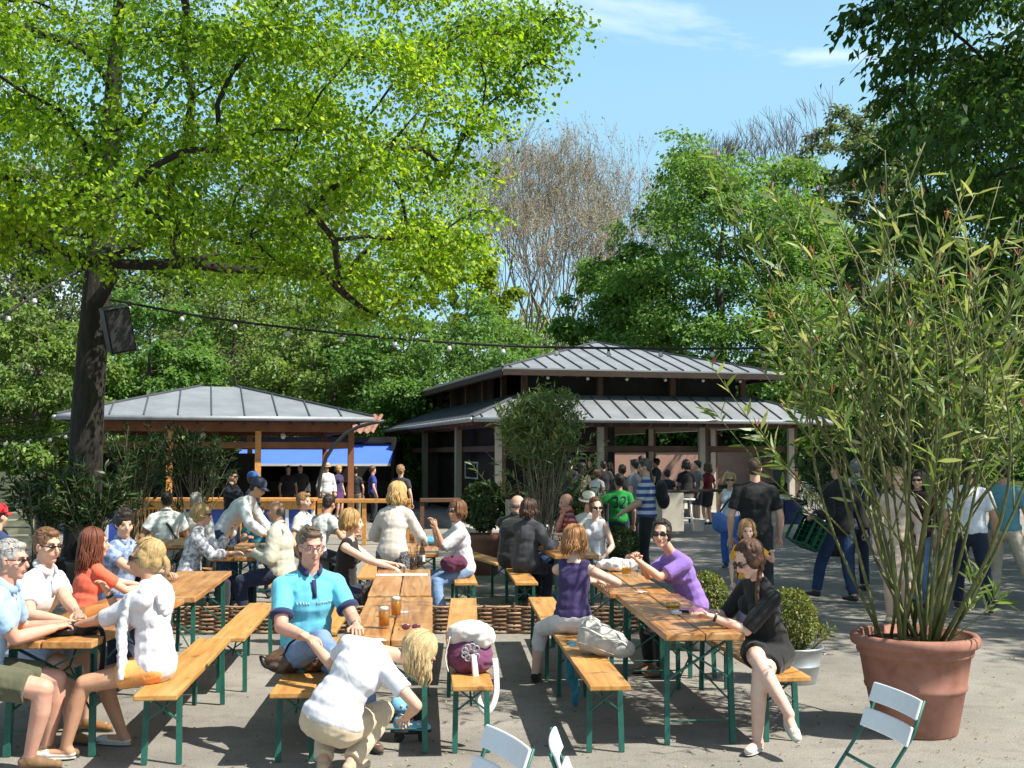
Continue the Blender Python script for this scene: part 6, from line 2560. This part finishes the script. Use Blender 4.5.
person("smiling man in a turquoise polo shirt with navy collar and jeans", -1.42, 8.0, -62, 1.86, hip=.57, lean=9, hdir=(.42, -.9, -.12), lod=0,
       hands={"L": (-1.02, 7.62, .83), "R": (-1.33, 7.5, .78)}, feet={"R": (-1.0, 7.42, .42), "L": (-.95, 7.8, .08)}, knees={"R": (.1, .7, 1.2), "L": (-.2, 1, .5)},
       top=("polo", (.13, .47, .6), .72, (.03, .04, .1)), bottom=("trousers", JEANS), shoes=(.1, .07, .05), hair=("crop", (.13, .09, .06)), sk=RED, glasses="clear", build=1.05, watch="L", extra=chest_print)
person("crouching blonde woman in a white T-shirt and beige trousers reaching for a roller shoe", -1.09, 6.98, 78, 1.68, "f", hip=.34, lean=19, side=31, hdir=(.72, .25, -.62), hpos=(-.56, 7.12, .735), lod=0, build=1.13,
       hands={"R": (-.64, 7.12, .36), "L": (-1.29, 7.44, .765)}, feet={"R": (-.97, 7.04, .11), "L": (-1.14, 7.08, .11)}, knees={"R": (.3, 1, .6), "L": (-.3, 1, .6)}, elbows={"R": (.3, .1, -.5), "L": (-.5, .4, -.2)},
       top=("tshirt", (.66, .655, .68)), bottom=("trousers", (.6, .48, .33)), shoes=(.5, .38, .26), hair=("bob", (.52, .38, .19), .19), sk=FAIR, curl=.9)
person("woman in a sleeveless navy top and white capri trousers with her back turned", .5, 9.6, 78, 1.63, "f", hip=.565, lean=13, hdir=(.35, .9, -.12), lod=0,
       hands={"R": (.86, 9.95, .835), "L": (.78, 10.1, .835)}, elbows={"R": (1.1, -.1, -.35)}, feet={"L": (.2, 10.02, .08), "R": (.78, 10.05, .08)}, knees={"L": (-.7, 1, .3), "R": (.5, 1, .3)},
       top=("tank", (.055, .04, .115)), bottom=("capri", (.7, .68, .68)), shoes=(.02, .02, .02), hair=("long", (.33, .16, .06), .13), sk=PALE)
person("woman in a purple top and sunglasses leaning on clasped hands", 1.64, 10.55, 205, 1.7, "f", hip=.565, lean=27, hdir=(-.35, -.93, -.02), hpos=(1.34, 10.36, 1.245), lod=0,
       hands={"R": (1.13, 10.3, 1.03), "L": (1.11, 10.24, 1.02)}, elbows={"R": (.15, .2, -1), "L": (-.15, .2, -1)},
       top=("half", (.27, .16, .5), .75), bottom=("trousers", (.02, .02, .025)), shoes=(.25, .15, .1), hair=("updo", DARKH), sk=FAIR, glasses="dark", curl=1, watch="R")
person("woman in a black dress with a braid and sunglasses looking down at her hands", 1.79, 8.15, 238, 1.73, "f", hip=.565, lean=20, twist=-38, hdir=(-.85, -.3, -.5), lod=0,
       hands={"L": (1.36, 7.92, .85), "R": (1.33, 8.08, .86)}, elbows={"L": (-.5, -.3, -.9)}, feet={"L": (1.62, 7.72, .085), "R": (1.8, 7.58, .27)}, knees={"L": (-.05, 1, .6), "R": (.1, 1, .8)},
       top=("dress", (.012, .012, .014), .95, .66), bottom=(None, None), shoes=((.66, .6, .5), "flat"), hair=("braid", (.085, .04, .022)), sk=PALE, glasses="dark", watch="L")
bag("cloth", "pink cloth held by the woman in the black dress", (1.31, 8.03, .85), 0, [((0, 0, .02), (.06, .05, .03)), ((-.04, .02, .03), (.04, .04, .03))], fabric((.72, .3, .4)), .008, cat="cloth")

# ---- second row
person("blonde woman in a black tank top stretching an arm across the table", -1.72, 11.85, -8, 1.7, "f", hip=.565, lean=8, hdir=(.95, .15, -.05),
       hands={"R": (-1.2, 11.55, .83), "L": (-1.2, 11.9, .83)}, elbows={"R": (.5, -.3, -.8)}, top=("tank", (.02, .018, .02)), bottom=("trousers", (.03, .035, .06)), hair=("bob", BLONDE, .1), sk=PALE)
person("woman with curly blonde hair, beige cardigan and black patterned skirt, standing", -1.32, 12.75, 78, 1.63, "f", lean=17, hdir=(.4, .9, -.2),
       hands={"R": (-1.0, 13.1, .98), "L": (-1.45, 13.15, 1.0)}, top=("cardigan", (.58, .52, .45)), bottom=("skirt", blotch("speckled_skirt", (.02, .02, .025), (.3, .3, .32), 70, .5, .58), .9), hair=("long", (.5, .32, .12), .16), sk=FAIR)
person("brunette woman in a white top, jeans and sunglasses with a hand at her chin", -.58, 14.0, 195, 1.72, "f", hip=.565, lean=10, hdir=(-.75, -.66, 0),
       hands={"R": (-.95, 13.95, 1.1), "L": (-.9, 13.75, 1.08)}, elbows={"R": (0, .5, -1), "L": (0, .5, -1)}, feet={"L": (-.82, 13.5, .08), "R": (-.95, 13.8, .08)}, top=("half", WHITE, 1.0), bottom=("trousers", JEANS), hair=("bob", (.15, .065, .03), .1), sk=TAN, glasses="dark")
person("bald man in a black jacket beside a dark haired woman, seen from behind", .0, 15.2, 60, 1.8, hip=.57, lean=12, hdir=(.9, .3, -.1),
       hands={"R": (.42, 15.3, .83), "L": (.4, 15.6, .83)}, top=("jacket", (.025, .025, .028)), bottom=("trousers", (.03, .03, .04)), hair=("bald", (.2, .17, .14)), sk=RED, build=1.1)
person("woman with dark wavy hair in a charcoal jacket beside the bald man", .17, 14.55, 65, 1.7, "f", hip=.57, lean=12, hdir=(.6, .8, -.05),
       hands={"R": (.55, 14.65, .83), "L": (.5, 14.9, .83)}, top=("jacket", (.06, .062, .068)), bottom=("trousers", (.03, .03, .04)), hair=("long", (.055, .028, .02), .12), sk=FAIR)
person("balding man in a red checked shirt resting his face on his hand", .86, 16.25, 185, 1.76, hip=.57, lean=8, hdir=(-.9, -.3, -.15),
       hands={"R": (.7, 16.1, 1.12), "L": (.66, 16.0, .85)}, elbows={"R": (0, .5, -1)}, top=("shirt", plaid("red_check", (.36, .04, .05), (.5, .4, .4), (.12, .02, .03)), .9), bottom=("trousers", JEANSD), hair=("bald", (.16, .1, .07)), sk=RED)
person("young woman in sunglasses and a sleeveless white top at the far right table", 1.1, 15.15, 240, 1.68, "f", hip=.57, lean=2, hdir=(.25, -.95, -.1),
       hands={"R": (1.0, 14.85, .68), "L": (1.18, 14.8, .66)}, top=("tank", WHITE), bottom=("shorts", (.2, .22, .26)), hair=("updo", (.13, .065, .035)), sk=PALE, glasses="dark")
person("person in a cream brimmed hat and pale top behind the woman in sunglasses", 1.05, 16.05, 250, 1.74, "f", hip=.57, hdir=(.2, -.95, -.2), top=("half", (.6, .58, .54)), bottom=("trousers", (.2, .2, .22)), hair=("bob", BROWN, .06), hat=("hat", (.68, .62, .48)), sk=FAIR)
# ---- left back group
person("blonde bobbed woman in a grey patterned blouse holding a hand to her mouth", -3.72, 13.35, 8, 1.7, "f", hip=.57, lean=14, hdir=(.95, .05, -.05),
       hands={"R": (-3.2, 13.3, .83), "L": (-3.28, 13.5, 1.08)}, elbows={"L": (0, .4, -1)}, top=("half", blotch("grey_print", (.2, .2, .23), (.62, .61, .63), 22), 1.6), bottom=("trousers", (.03, .03, .04)), hair=("bob", LBLONDE, .05), sk=FAIR, glasses="dark")
person("balding man in a pale linen jacket and navy trousers facing left", -2.68, 13.5, 178, 1.78, hip=.57, lean=6, hdir=(-1, .05, -.08),
       hands={"R": (-3.0, 13.7, .84), "L": (-2.98, 13.4, .83)}, top=("jacket", (.52, .5, .4)), bottom=("trousers", (.025, .03, .055)), hair=("bald", (.14, .1, .08)), sk=TAN, build=1.1)
person("man in a navy cap and white long sleeved shirt leaning over the table", -3.8, 15.3, -4, 1.78, lean=45, hdir=(.95, -.15, -.45),
       hands={"R": (-3.2, 15.0, .92), "L": (-3.2, 15.55, .85)}, feet={"R": (-3.85, 15.2, .08), "L": (-3.75, 15.5, .08)}, top=("long", (.6, .62, .62)), bottom=("trousers", JEANSD), hair=("short", DARKH), hat=("cap", (.045, .055, .1)), sk=TAN)
person("boy in a teal shirt seated behind the man in the navy cap", -3.55, 16.2, -70, 1.5, hip=.55, hdir=(.2, -.95, -.3), top=("tshirt", (.04, .22, .28)), bottom=("trousers", JEANSD), hair=("short", BROWN), sk=FAIR, hands={"R": (-3.6, 15.8, .83), "L": (-3.3, 15.8, .83)})
person("man with his back turned in a white shirt crossed by a dark strap", -4.9, 16.4, 110, 1.8, hip=.57, lean=10, hdir=(-.5, .85, 0), top=("shirt", (.66, .68, .66), .6), bottom=("trousers", (.02, .02, .03)), hair=("short", DARKH), sk=TAN,
       hands={"L": (-5.25, 16.6, .83), "R": (-4.85, 16.85, .83)}, extra=lambda r, J: link("shoulder_strap", MB().tube([J["S"]["L"] + J["td"] * .07 - J["cf"] * .02, J["chest"] - J["cf"] * .155 + J["cr"] * .02, J["waist"] - J["cf"] * .135 + J["cr"] * .13], .018, 6, True, .4, J["cf"]).mesh("shoulder_strap", fabric((.05, .05, .06))), r))
person("grey haired person in white just right of the man with the strap", -4.62, 16.9, 80, 1.7, hip=.57, top=("shirt", (.68, .68, .66)), bottom=("trousers", (.1, .1, .12)), hair=("short", GREYH), sk=FAIR)
person("dark suited man standing with a phone at his ear under the small pavilion", -4.85, 20.0, -8, 1.66, hdir=(.85, -.5, 0), hands={"R": (-4.78, 19.82, 1.42), "L": (-4.72, 20.05, .98)}, elbows={"R": (.5, .4, -1)},
       top=("jacket", (.02, .022, .035)), bottom=("trousers", (.02, .022, .035)), hair=("short", DARKH), sk=FAIR, glasses="dark")
person("person in a bright blue cap behind the man with the phone", -4.62, 20.6, -10, 1.6, top=("tshirt", (.03, .04, .08)), bottom=("trousers", (.03, .03, .05)), hair=("short", BROWN), hat=("cap", (.06, .16, .5)), sk=FAIR, lod=2)
person("person with dark hair in a tie dyed white top bending to the right", -2.72, 16.0, 50, 1.72, hip=.6, lean=24, hdir=(.5, .85, -.3), top=("tshirt", blotch("tie_dye", (.2, .21, .22), (.62, .64, .63), 7, .38, .55)), bottom=("trousers", (.03, .03, .04)), hair=("short", DARKH), sk=TAN,
       hands={"R": (-2.2, 16.1, .84), "L": (-2.3, 16.4, .84)})
person("light clothed person mostly hidden behind the tie dyed top", -2.98, 16.5, -20, 1.7, "f", hip=.58, top=("tshirt", (.66, .63, .6)), bottom=("trousers", (.2, .2, .2)), hair=("short", LBROWN), sk=FAIR)
person("person in a red cap and navy top at the left edge", -5.42, 12.0, 60, 1.72, hip=.6, lean=10, top=("tshirt", (.03, .05, .12)), bottom=("trousers", (.03, .03, .05)), hair=("short", DARKH), hat=("cap", (.6, .03, .04)), sk=FAIR)
person("man in a pale grey cap and black leather vest bending forward", -6.25, 14.3, 200, 1.76, hip=.58, lean=24, hdir=(-.85, -.4, -.4), top=("tank", (.02, .02, .022)), bottom=("trousers", (.03, .03, .04)), hair=("short", GREYH), hat=("cap", (.55, .57, .56)), sk=RED, build=1.1)
person("person in a royal blue T-shirt standing by the slatted fence", -8.9, 22.0, 80, 1.6, top=("tshirt", (.03, .09, .42)), bottom=("trousers", (.03, .03, .06)), hair=("short", LBROWN), sk=FAIR, lod=2)
# ---- walkers on the right
person("tall man in a black T-shirt walking away past the pavilion", 2.95, 14.0, 84, 1.9, lean=2, hdir=(.35, .9, -.05), feet={"L": (2.83, 14.25, .08), "R": (3.05, 13.75, .09)}, top=("tshirt", (.014, .014, .016), .75), bottom=("trousers", (.02, .022, .03)), hair=("short", (.07, .04, .025)), sk=FAIR, build=1.08)
person("small girl in a yellow top behind the woman in the black dress", 2.5, 12.3, 262, 1.2, "f", hdir=(-.1, -.98, -.1), hands={"L": (2.72, 12.1, .93)}, top=("tshirt", (.85, .4, .04)), bottom=("trousers", (.2, .2, .3)), hair=("long", (.4, .22, .09), .1), sk=PALE)
person("woman in a white tank top and blue trousers with a strap across her chest", 3.78, 20.0, 240, 1.6, "f", hdir=(-.2, -.95, 0), top=("tank", (.68, .72, .78)), bottom=("trousers", (.05, .14, .45)), hair=("bob", LBLONDE, .05), sk=FAIR, glasses="dark",
       extra=lambda r, J: link("strap", MB().tube([J["S"]["L"] + J["td"] * .06, J["chest"] + J["cf"] * .15 + J["cr"] * -.02, J["waist"] + J["cf"] * .13 + J["cr"] * .12, J["hc"] + J["pf"] * .06 + J["pr"] * .2], .016, 6).mesh("strap", fabric((.03, .03, .05))), r))
bag("shoulder_bag", "blue cloth bag at the hip of the woman in the white tank top", (3.56, 19.85, .82), 0, [((0, 0, 0), (.13, .12, .15)), ((.02, 0, -.08), (.14, .12, .12))], fabric((.1, .2, .5)), .02)
CRH = V((3.96, 15.1, 1.16))
person("man in a black jacket and jeans carrying a green crate", 4.36, 15.4, 118, 1.86, hdir=(-.6, .7, 0), hands={"L": tuple(CRH), "R": (4.7, 15.35, .9)}, elbows={"L": (-.5, -.2, -1)}, feet={"L": (4.08, 15.6, .09), "R": (4.48, 15.2, .08)},
       top=("jacket", (.013, .013, .015)), bottom=("trousers", JEANSD), hair=("short", DARKH), sk=FAIR, build=1.1, curl=1)
person("grey haired man in a checked shirt with a dark backpack", 4.98, 16.7, 92, 1.88, hdir=(.25, .95, 0), top=("shirt", plaid("blue_check", (.5, .55, .62), (.1, .14, .3), (.3, .06, .08)), .62), bottom=("trousers", (.03, .035, .06)), hair=("short", (.2, .19, .18)), sk=FAIR,
       extra=lambda r, J: link("backpack", remesh(MB().ell(J["chest"] - J["cf"] * .22, (.16, .1, .22)).ell(J["chest"] - J["cf"] * .26 - J["td"] * .1, (.13, .08, .12)), .02, fabric((.03, .04, .07)), "backpack", 2), r))
person("woman in a beige dress standing behind the potted oleander", 4.52, 13.6, 245, 1.78, "f", hdir=(-.1, -.9, -.2), top=("dress", (.62, .47, .37), 1.5, .95), bottom=(None, None), shoes=(.4, .3, .2), hair=("long", LBLONDE, .12), sk=PALE)
person("dark haired woman in a maroon top behind the oleander stems", 5.28, 15.0, 235, 1.72, "f", hdir=(-.5, -.8, 0), top=("half", (.05, .02, .03)), bottom=("trousers", JEANS), hair=("long", DARKH, .15), sk=FAIR, glasses="dark")
person("man in a white T-shirt and navy trousers walking away behind the oleander", 5.7, 14.4, 72, 1.84, feet={"L": (5.62, 14.65, .08), "R": (5.85, 14.2, .09)}, top=("tshirt", (.72, .72, .74), .7), bottom=("trousers", (.025, .03, .06)), hair=("short", DARKH), sk=TAN, build=1.1)
person("person in a teal T-shirt and beige trousers at the right edge", 6.3, 14.8, 55, 1.84, lean=3, feet={"L": (6.2, 14.95, .08), "R": (6.55, 14.5, .09)}, top=("tshirt", (.13, .3, .34), .6), bottom=("trousers", (.52, .45, .33)), hair=("short", DARKH), sk=TAN, build=1.1)


def number32(root, J):
    me = J["garment"].data
    bv = BVHTree.FromPolygons([v.co for v in me.vertices], [tuple(p.vertices) for p in me.polygons])
    m = MB()
    def stroke(pts):
        out = []
        for i in range(len(pts) - 1):
            for q in range(4):
                u = q / 4
                out.append((pts[i][0] + (pts[i + 1][0] - pts[i][0]) * u, pts[i][1] + (pts[i + 1][1] - pts[i][1]) * u))
        out.append(pts[-1])
        P_ = []
        for a, c in out:
            o = J["chest"] - J["cf"] * .5 + J["cr"] * a + J["td"] * (c + .0)
            h = bv.ray_cast(o, J["cf"])
            if h[0] is not None:
                P_.append(h[0] - J["cf"] * .004)
        if len(P_) > 1:
            m.tube(P_, .0125, 6, True, .5, J["cf"])
    # seen from behind: screen right is the wearer's right
    stroke([(-.1, .07), (-.085, .09), (-.04, .09), (-.025, .07), (-.025, .03), (-.045, .01), (-.07, .01)])
    stroke([(-.045, .01), (-.025, -.01), (-.025, -.06), (-.04, -.08), (-.085, -.08), (-.1, -.06)])
    stroke([(.025, .07), (.04, .09), (.085, .09), (.1, .07), (.1, .03), (.025, -.08), (.1, -.08)])
    m.build("number", fabric((.015, .02, .06)), J["garment"], True)


person("person in a green T-shirt numbered 32 on the back", 1.76, 19.0, 88, 1.6, hdir=(-.4, .9, 0), hands={"L": (1.45, 19.0, .9)}, elbows={"L": (-1, -.3, .1)}, top=("tshirt", (.02, .25, .05), .75), bottom=("trousers", (.02, .04, .06)), hair=("short", DARKH), sk=TAN, extra=number32)
person("man in a blue and white striped shirt with a black backpack", 2.06, 17.7, 172, 1.88, hdir=(-.95, .1, -.1), hands={"R": (1.72, 17.85, 1.08), "L": (1.7, 17.6, 1.08)}, top=("tshirt", stripes("navy_white_stripes", (.5, .55, .62), (.05, .07, .22), 9.5), .8), bottom=("trousers", (.02, .025, .03)), hair=("short", (.1, .08, .06)), sk=FAIR, build=1.1,
       extra=lambda r, J: link("backpack", remesh(MB().ell(J["chest"] - J["cf"] * .23, (.15, .1, .2)).ell(J["chest"] - J["cf"] * .26 - J["td"] * .12, (.14, .1, .14)), .02, fabric((.012, .013, .015)), "backpack", 2), r))

# crate in the hand of the man in black
cr = thing("beer_crate", "dark green plastic bottle crate hanging tilted from the walking man's hand", "crate", CRH + V((-.12, -.06, -.2)))
cy_ = V((.46, .1, .88)).normalized()
cz_ = V((-.72, -.55, .4)); cz_ = (cz_ - cy_ * cz_.dot(cy_)).normalized()
cx_ = cy_.cross(cz_)
cr.rotation_euler = Matrix((cx_, cy_, cz_)).transposed().to_euler()
GC = mottled("green_plastic", (.012, .085, .045), .15, 6, .4, .4, .05)
m = MB()
a, b_, h = .17, .2, .15
for sx in (-1, 1):
    for sy in (-1, 1):
        m.box((sx * (a - .015), sy * (b_ - .015), 0), (.03, .03, 2 * h))
for z, t in ((-h + .02, .05), (-.02, .05), (h - .02, .045)):
    for sx in (-1, 1):
        m.box((sx * a, 0, z), (.012, 2 * b_ - .061, t))
    for sy in (-1, 1):
        m.box((0, sy * b_, z), (2 * a - .061, .012, t))
for k in range(4):
    for sx in (-1, 1):
        m.box((sx * a, -.12 + .08 * k, -.06), (.01, .02, .14))
    for sy in (-1, 1):
        m.box((-.105 + .07 * k, sy * b_, -.06), (.018, .01, .14))
m.build("sides", GC, cr)
MB().box((0, 0, -h + .006), (2 * a - .02, 2 * b_ - .02, .01)).build("bottom", GC, cr)
m = MB()
for k in range(4):
    m.box((-.12 + .08 * k, 0, -.07), (.006, 2 * b_ - .03, .13))
for k in range(5):
    m.box((0, -.16 + .08 * k, -.068), (2 * a - .03, .006, .125))
m.build("dividers", GC, cr)

# ---- under the roofs, far back
far = [
    ("person in a dark coat in the pavilion, left of the beige top", 570, 30.5, 1.62, "m", 60, ("jacket", (.02, .02, .022)), ("trousers", (.02, .02, .02)), ("short", DARKH), None),
    ("person in a brown jacket in the pavilion behind the hat", 590, 31.5, 1.66, "m", 250, ("jacket", (.06, .035, .025)), ("trousers", (.02, .02, .02)), ("short", BROWN), None),
    ("person with long dark hair between the first front post and the green shirt", 608, 31.0, 1.6, "f", 200, ("tshirt", (.05, .05, .06)), ("trousers", (.02, .02, .03)), ("long", DARKH, .2), None),
    ("tall dark figure deep in the pavilion above the striped shirt's shoulder", 641, 30.5, 1.75, "m", 100, ("jacket", (.02, .02, .025)), ("trousers", (.02, .02, .02)), ("short", DARKH), None),
    ("dark figure deep in the pavilion between the bar counter and the striped man", 656, 33.0, 1.66, "m", 150, ("tshirt", (.03, .03, .04)), ("trousers", (.02, .02, .02)), ("short", DARKH), None),
    ("woman in a dark cardigan deep in the pavilion right of the bar stool", 704, 35.0, 1.6, "f", 220, ("cardigan", (.04, .03, .04)), ("trousers", (.02, .02, .02)), ("bob", BROWN, .08), None),
    ("man in a straw hat and white shirt behind the railing", 327, 34, 1.66, "m", -60, ("long", (.66, .66, .66)), ("trousers", (.4, .35, .25)), ("short", BROWN), ("hat", (.55, .36, .2))),
    ("fair haired woman in a navy top beside the man in the straw hat", 339, 35, 1.6, "f", -30, ("tshirt", (.05, .04, .1)), ("skirt", (.1, .04, .14)), ("bob", BLONDE, .08), None),
    ("dark haired person in a black vest under the blue awning", 356, 33, 1.58, "f", 95, ("tshirt", (.012, .018, .03)), ("trousers", (.24, .2, .13)), ("short", DARKH), None),
    ("man in a violet blue T-shirt looking at his hand under the awning", 373, 33.5, 1.6, "m", 20, ("tshirt", (.05, .06, .33)), ("trousers", (.04, .04, .05)), ("short", BROWN), None),
    ("young man in a charcoal T-shirt with sandy hair behind the beige cardigan", 401, 26.2, 1.68, "m", 70, ("tshirt", (.045, .045, .065)), ("trousers", (.05, .05, .07)), ("curly", (.3, .17, .08)), None),
    ("person in dark clothes beyond the small pavilion's right post, left of two", 289, 34, 1.6, "m", -70, ("tshirt", (.03, .03, .035)), ("trousers", (.03, .03, .03)), ("short", BROWN), None),
    ("bald person in dark clothes beyond the small pavilion's right post", 301, 34.5, 1.62, "m", -60, ("jacket", (.05, .05, .05)), ("trousers", (.03, .03, .03)), ("bald", BROWN), None),
    ("person in a beige top in the shade inside the large pavilion", 582, 28.5, 1.55, "f", 80, ("tshirt", (.3, .24, .18)), ("trousers", (.03, .03, .04)), ("long", DARKH, .15), None),
    ("dark haired person in black in the pavilion, right of the beige top", 603, 29.5, 1.6, "m", 100, ("jacket", (.015, .015, .018)), ("trousers", (.02, .02, .02)), ("short", DARKH), None),
    ("person in a white top in the pavilion behind the green shirt", 597, 27.8, 1.4, "f", 60, ("tshirt", (.5, .5, .5)), ("trousers", (.03, .03, .04)), ("bob", BROWN, .08), None),
    ("tall man in a grey shirt in the shade behind the striped shirt", 634, 24, 1.85, "m", 150, ("tshirt", (.2, .2, .23)), ("trousers", (.04, .04, .05)), ("short", DARKH), None),
    ("person in dark clothes in the shade between the green and striped shirts", 622, 26.5, 1.68, "m", 80, ("jacket", (.02, .02, .022)), ("trousers", (.02, .02, .02)), ("curly", DARKH), None),
    ("man in a grey T-shirt and shorts at the pavilion bar, facing left", 697, 29.0, 1.62, "m", 190, ("tshirt", (.13, .14, .15)), ("shorts", (.05, .05, .06)), ("short", DARKH), None),
    ("woman in a dark red top half hidden by the right white post", 707, 29.6, 1.55, "f", 120, ("tshirt", (.16, .02, .025)), ("skirt", (.03, .03, .03)), ("long", BROWN, .15), None),
    ("person seated low beside the bar counter, only dark hair showing", 667, 30.0, 1.35, "m", 90, ("tshirt", (.03, .03, .035)), ("trousers", (.03, .03, .03)), ("curly", DARKH), None),
]
for lab, px, D, H, sex, face, tp_, bt_, hr_, ht_ in far:
    inside = px > 560 and D > 27
    person(lab, (px - 512) / FPX * D, D, face, H, sex, top=tp_, bottom=bt_, hair=hr_, hat=ht_, sk=FAIR, lod=2, zg=.16 if inside else 0)
q = stl.location
person("person in black sitting on the white bar stool with their back turned", q.x, q.y, 90, 1.66, "f", hip=.86, lean=5, feet={"L": (q.x - .1, q.y + .2, .5), "R": (q.x + .1, q.y + .2, .5)}, hands={"L": (q.x - .15, q.y + .35, 1.15), "R": (q.x + .15, q.y + .35, 1.15)}, zg=.16,
       top=("tshirt", (.015, .015, .018)), bottom=("shorts", (.35, .3, .25)), hair=("long", DARKH, .12), sk=FAIR, lod=2)

# ---- parked bicycles
def make_bike(label, loc, rz):
    t = thing("bicycle", label, "bicycle", loc, rz, "bicycles parked behind the pavilion")
    fm, tm = mottled("bike_frame", (.08, .09, .1), .3, 8, .35, .5, 0), fabric((.02, .02, .02), None, .6)
    for x in (-.52, .52):
        w = MB().lathe([(.325, -.016), (.345, 0), (.325, .016), (.315, 0), (.325, -.016)], (x, 0, .345), 28, True, rot=Matrix.Rotation(R(90), 3, "X")).build("wheel", tm, t, True)
        m = MB()
        for k in range(12):
            a = R(30 * k)
            m.tube([(x, 0, .345), (x + .32 * math.cos(a), 0, .345 + .32 * math.sin(a))], .003, 4)
        m.build("spokes", GUT, w)
    m = MB()
    for a, c in (((-.52, 0, .345), (-.08, 0, .3)), ((-.08, 0, .3), (-.2, 0, .82)), ((-.52, 0, .345), (-.19, 0, .75)), ((-.08, 0, .3), (.36, 0, .74)), ((-.19, 0, .76), (.34, 0, .84)), ((.52, 0, .345), (.33, 0, .95))):
        m.tube([a, c], .018, 8)
    m.build("frame", fm, t, True)
    MB().ell((-.22, 0, .88), (.13, .07, .035)).build("saddle", tm, t, True)
    MB().tube([(.25, -.28, 1.0), (.34, -.2, 1.02), (.36, 0, .98), (.34, .2, 1.02), (.25, .28, 1.0)], .013, 6).build("handlebar", GUT, t, True)
    MB().box((.56, 0, .82), (.26, .3, .2), None, 1.15).build("basket", GUT, t)
    return t


b0 = make_bike("leftmost bicycle of the row parked behind the large pavilion's right end", ((792 - 512) / FPX * 40, 40, 0), R(65))
for i, (px, lab) in enumerate(((804, "second bicycle from the left in the parked row"), (815, "middle bicycle of the parked row"), (827, "second bicycle from the right in the parked row"), (839, "rightmost bicycle of the parked row"))):
    copy_thing(b0, ((px - 512) / FPX * (40 + i * .2), 40 + i * .2, 0), R(60 + 7 * i), lab)
# ---------------------------------------------------------------- render settings
scene.render.engine = "CYCLES"
scene.cycles.use_denoising = True
scene.cycles.max_bounces = 7
scene.cycles.diffuse_bounces = 3
scene.cycles.glossy_bounces = 3
scene.cycles.transmission_bounces = 7
scene.cycles.transparent_max_bounces = 6
scene.cycles.caustics_reflective = False
scene.cycles.caustics_refractive = False
scene.view_settings.view_transform = "Standard"
scene.view_settings.look = "None"
scene.view_settings.gamma = 1
scene.view_settings.exposure = 0.82
scene.view_settings.use_curve_mapping = False
bpy.data.scenes.remove(_tmp)
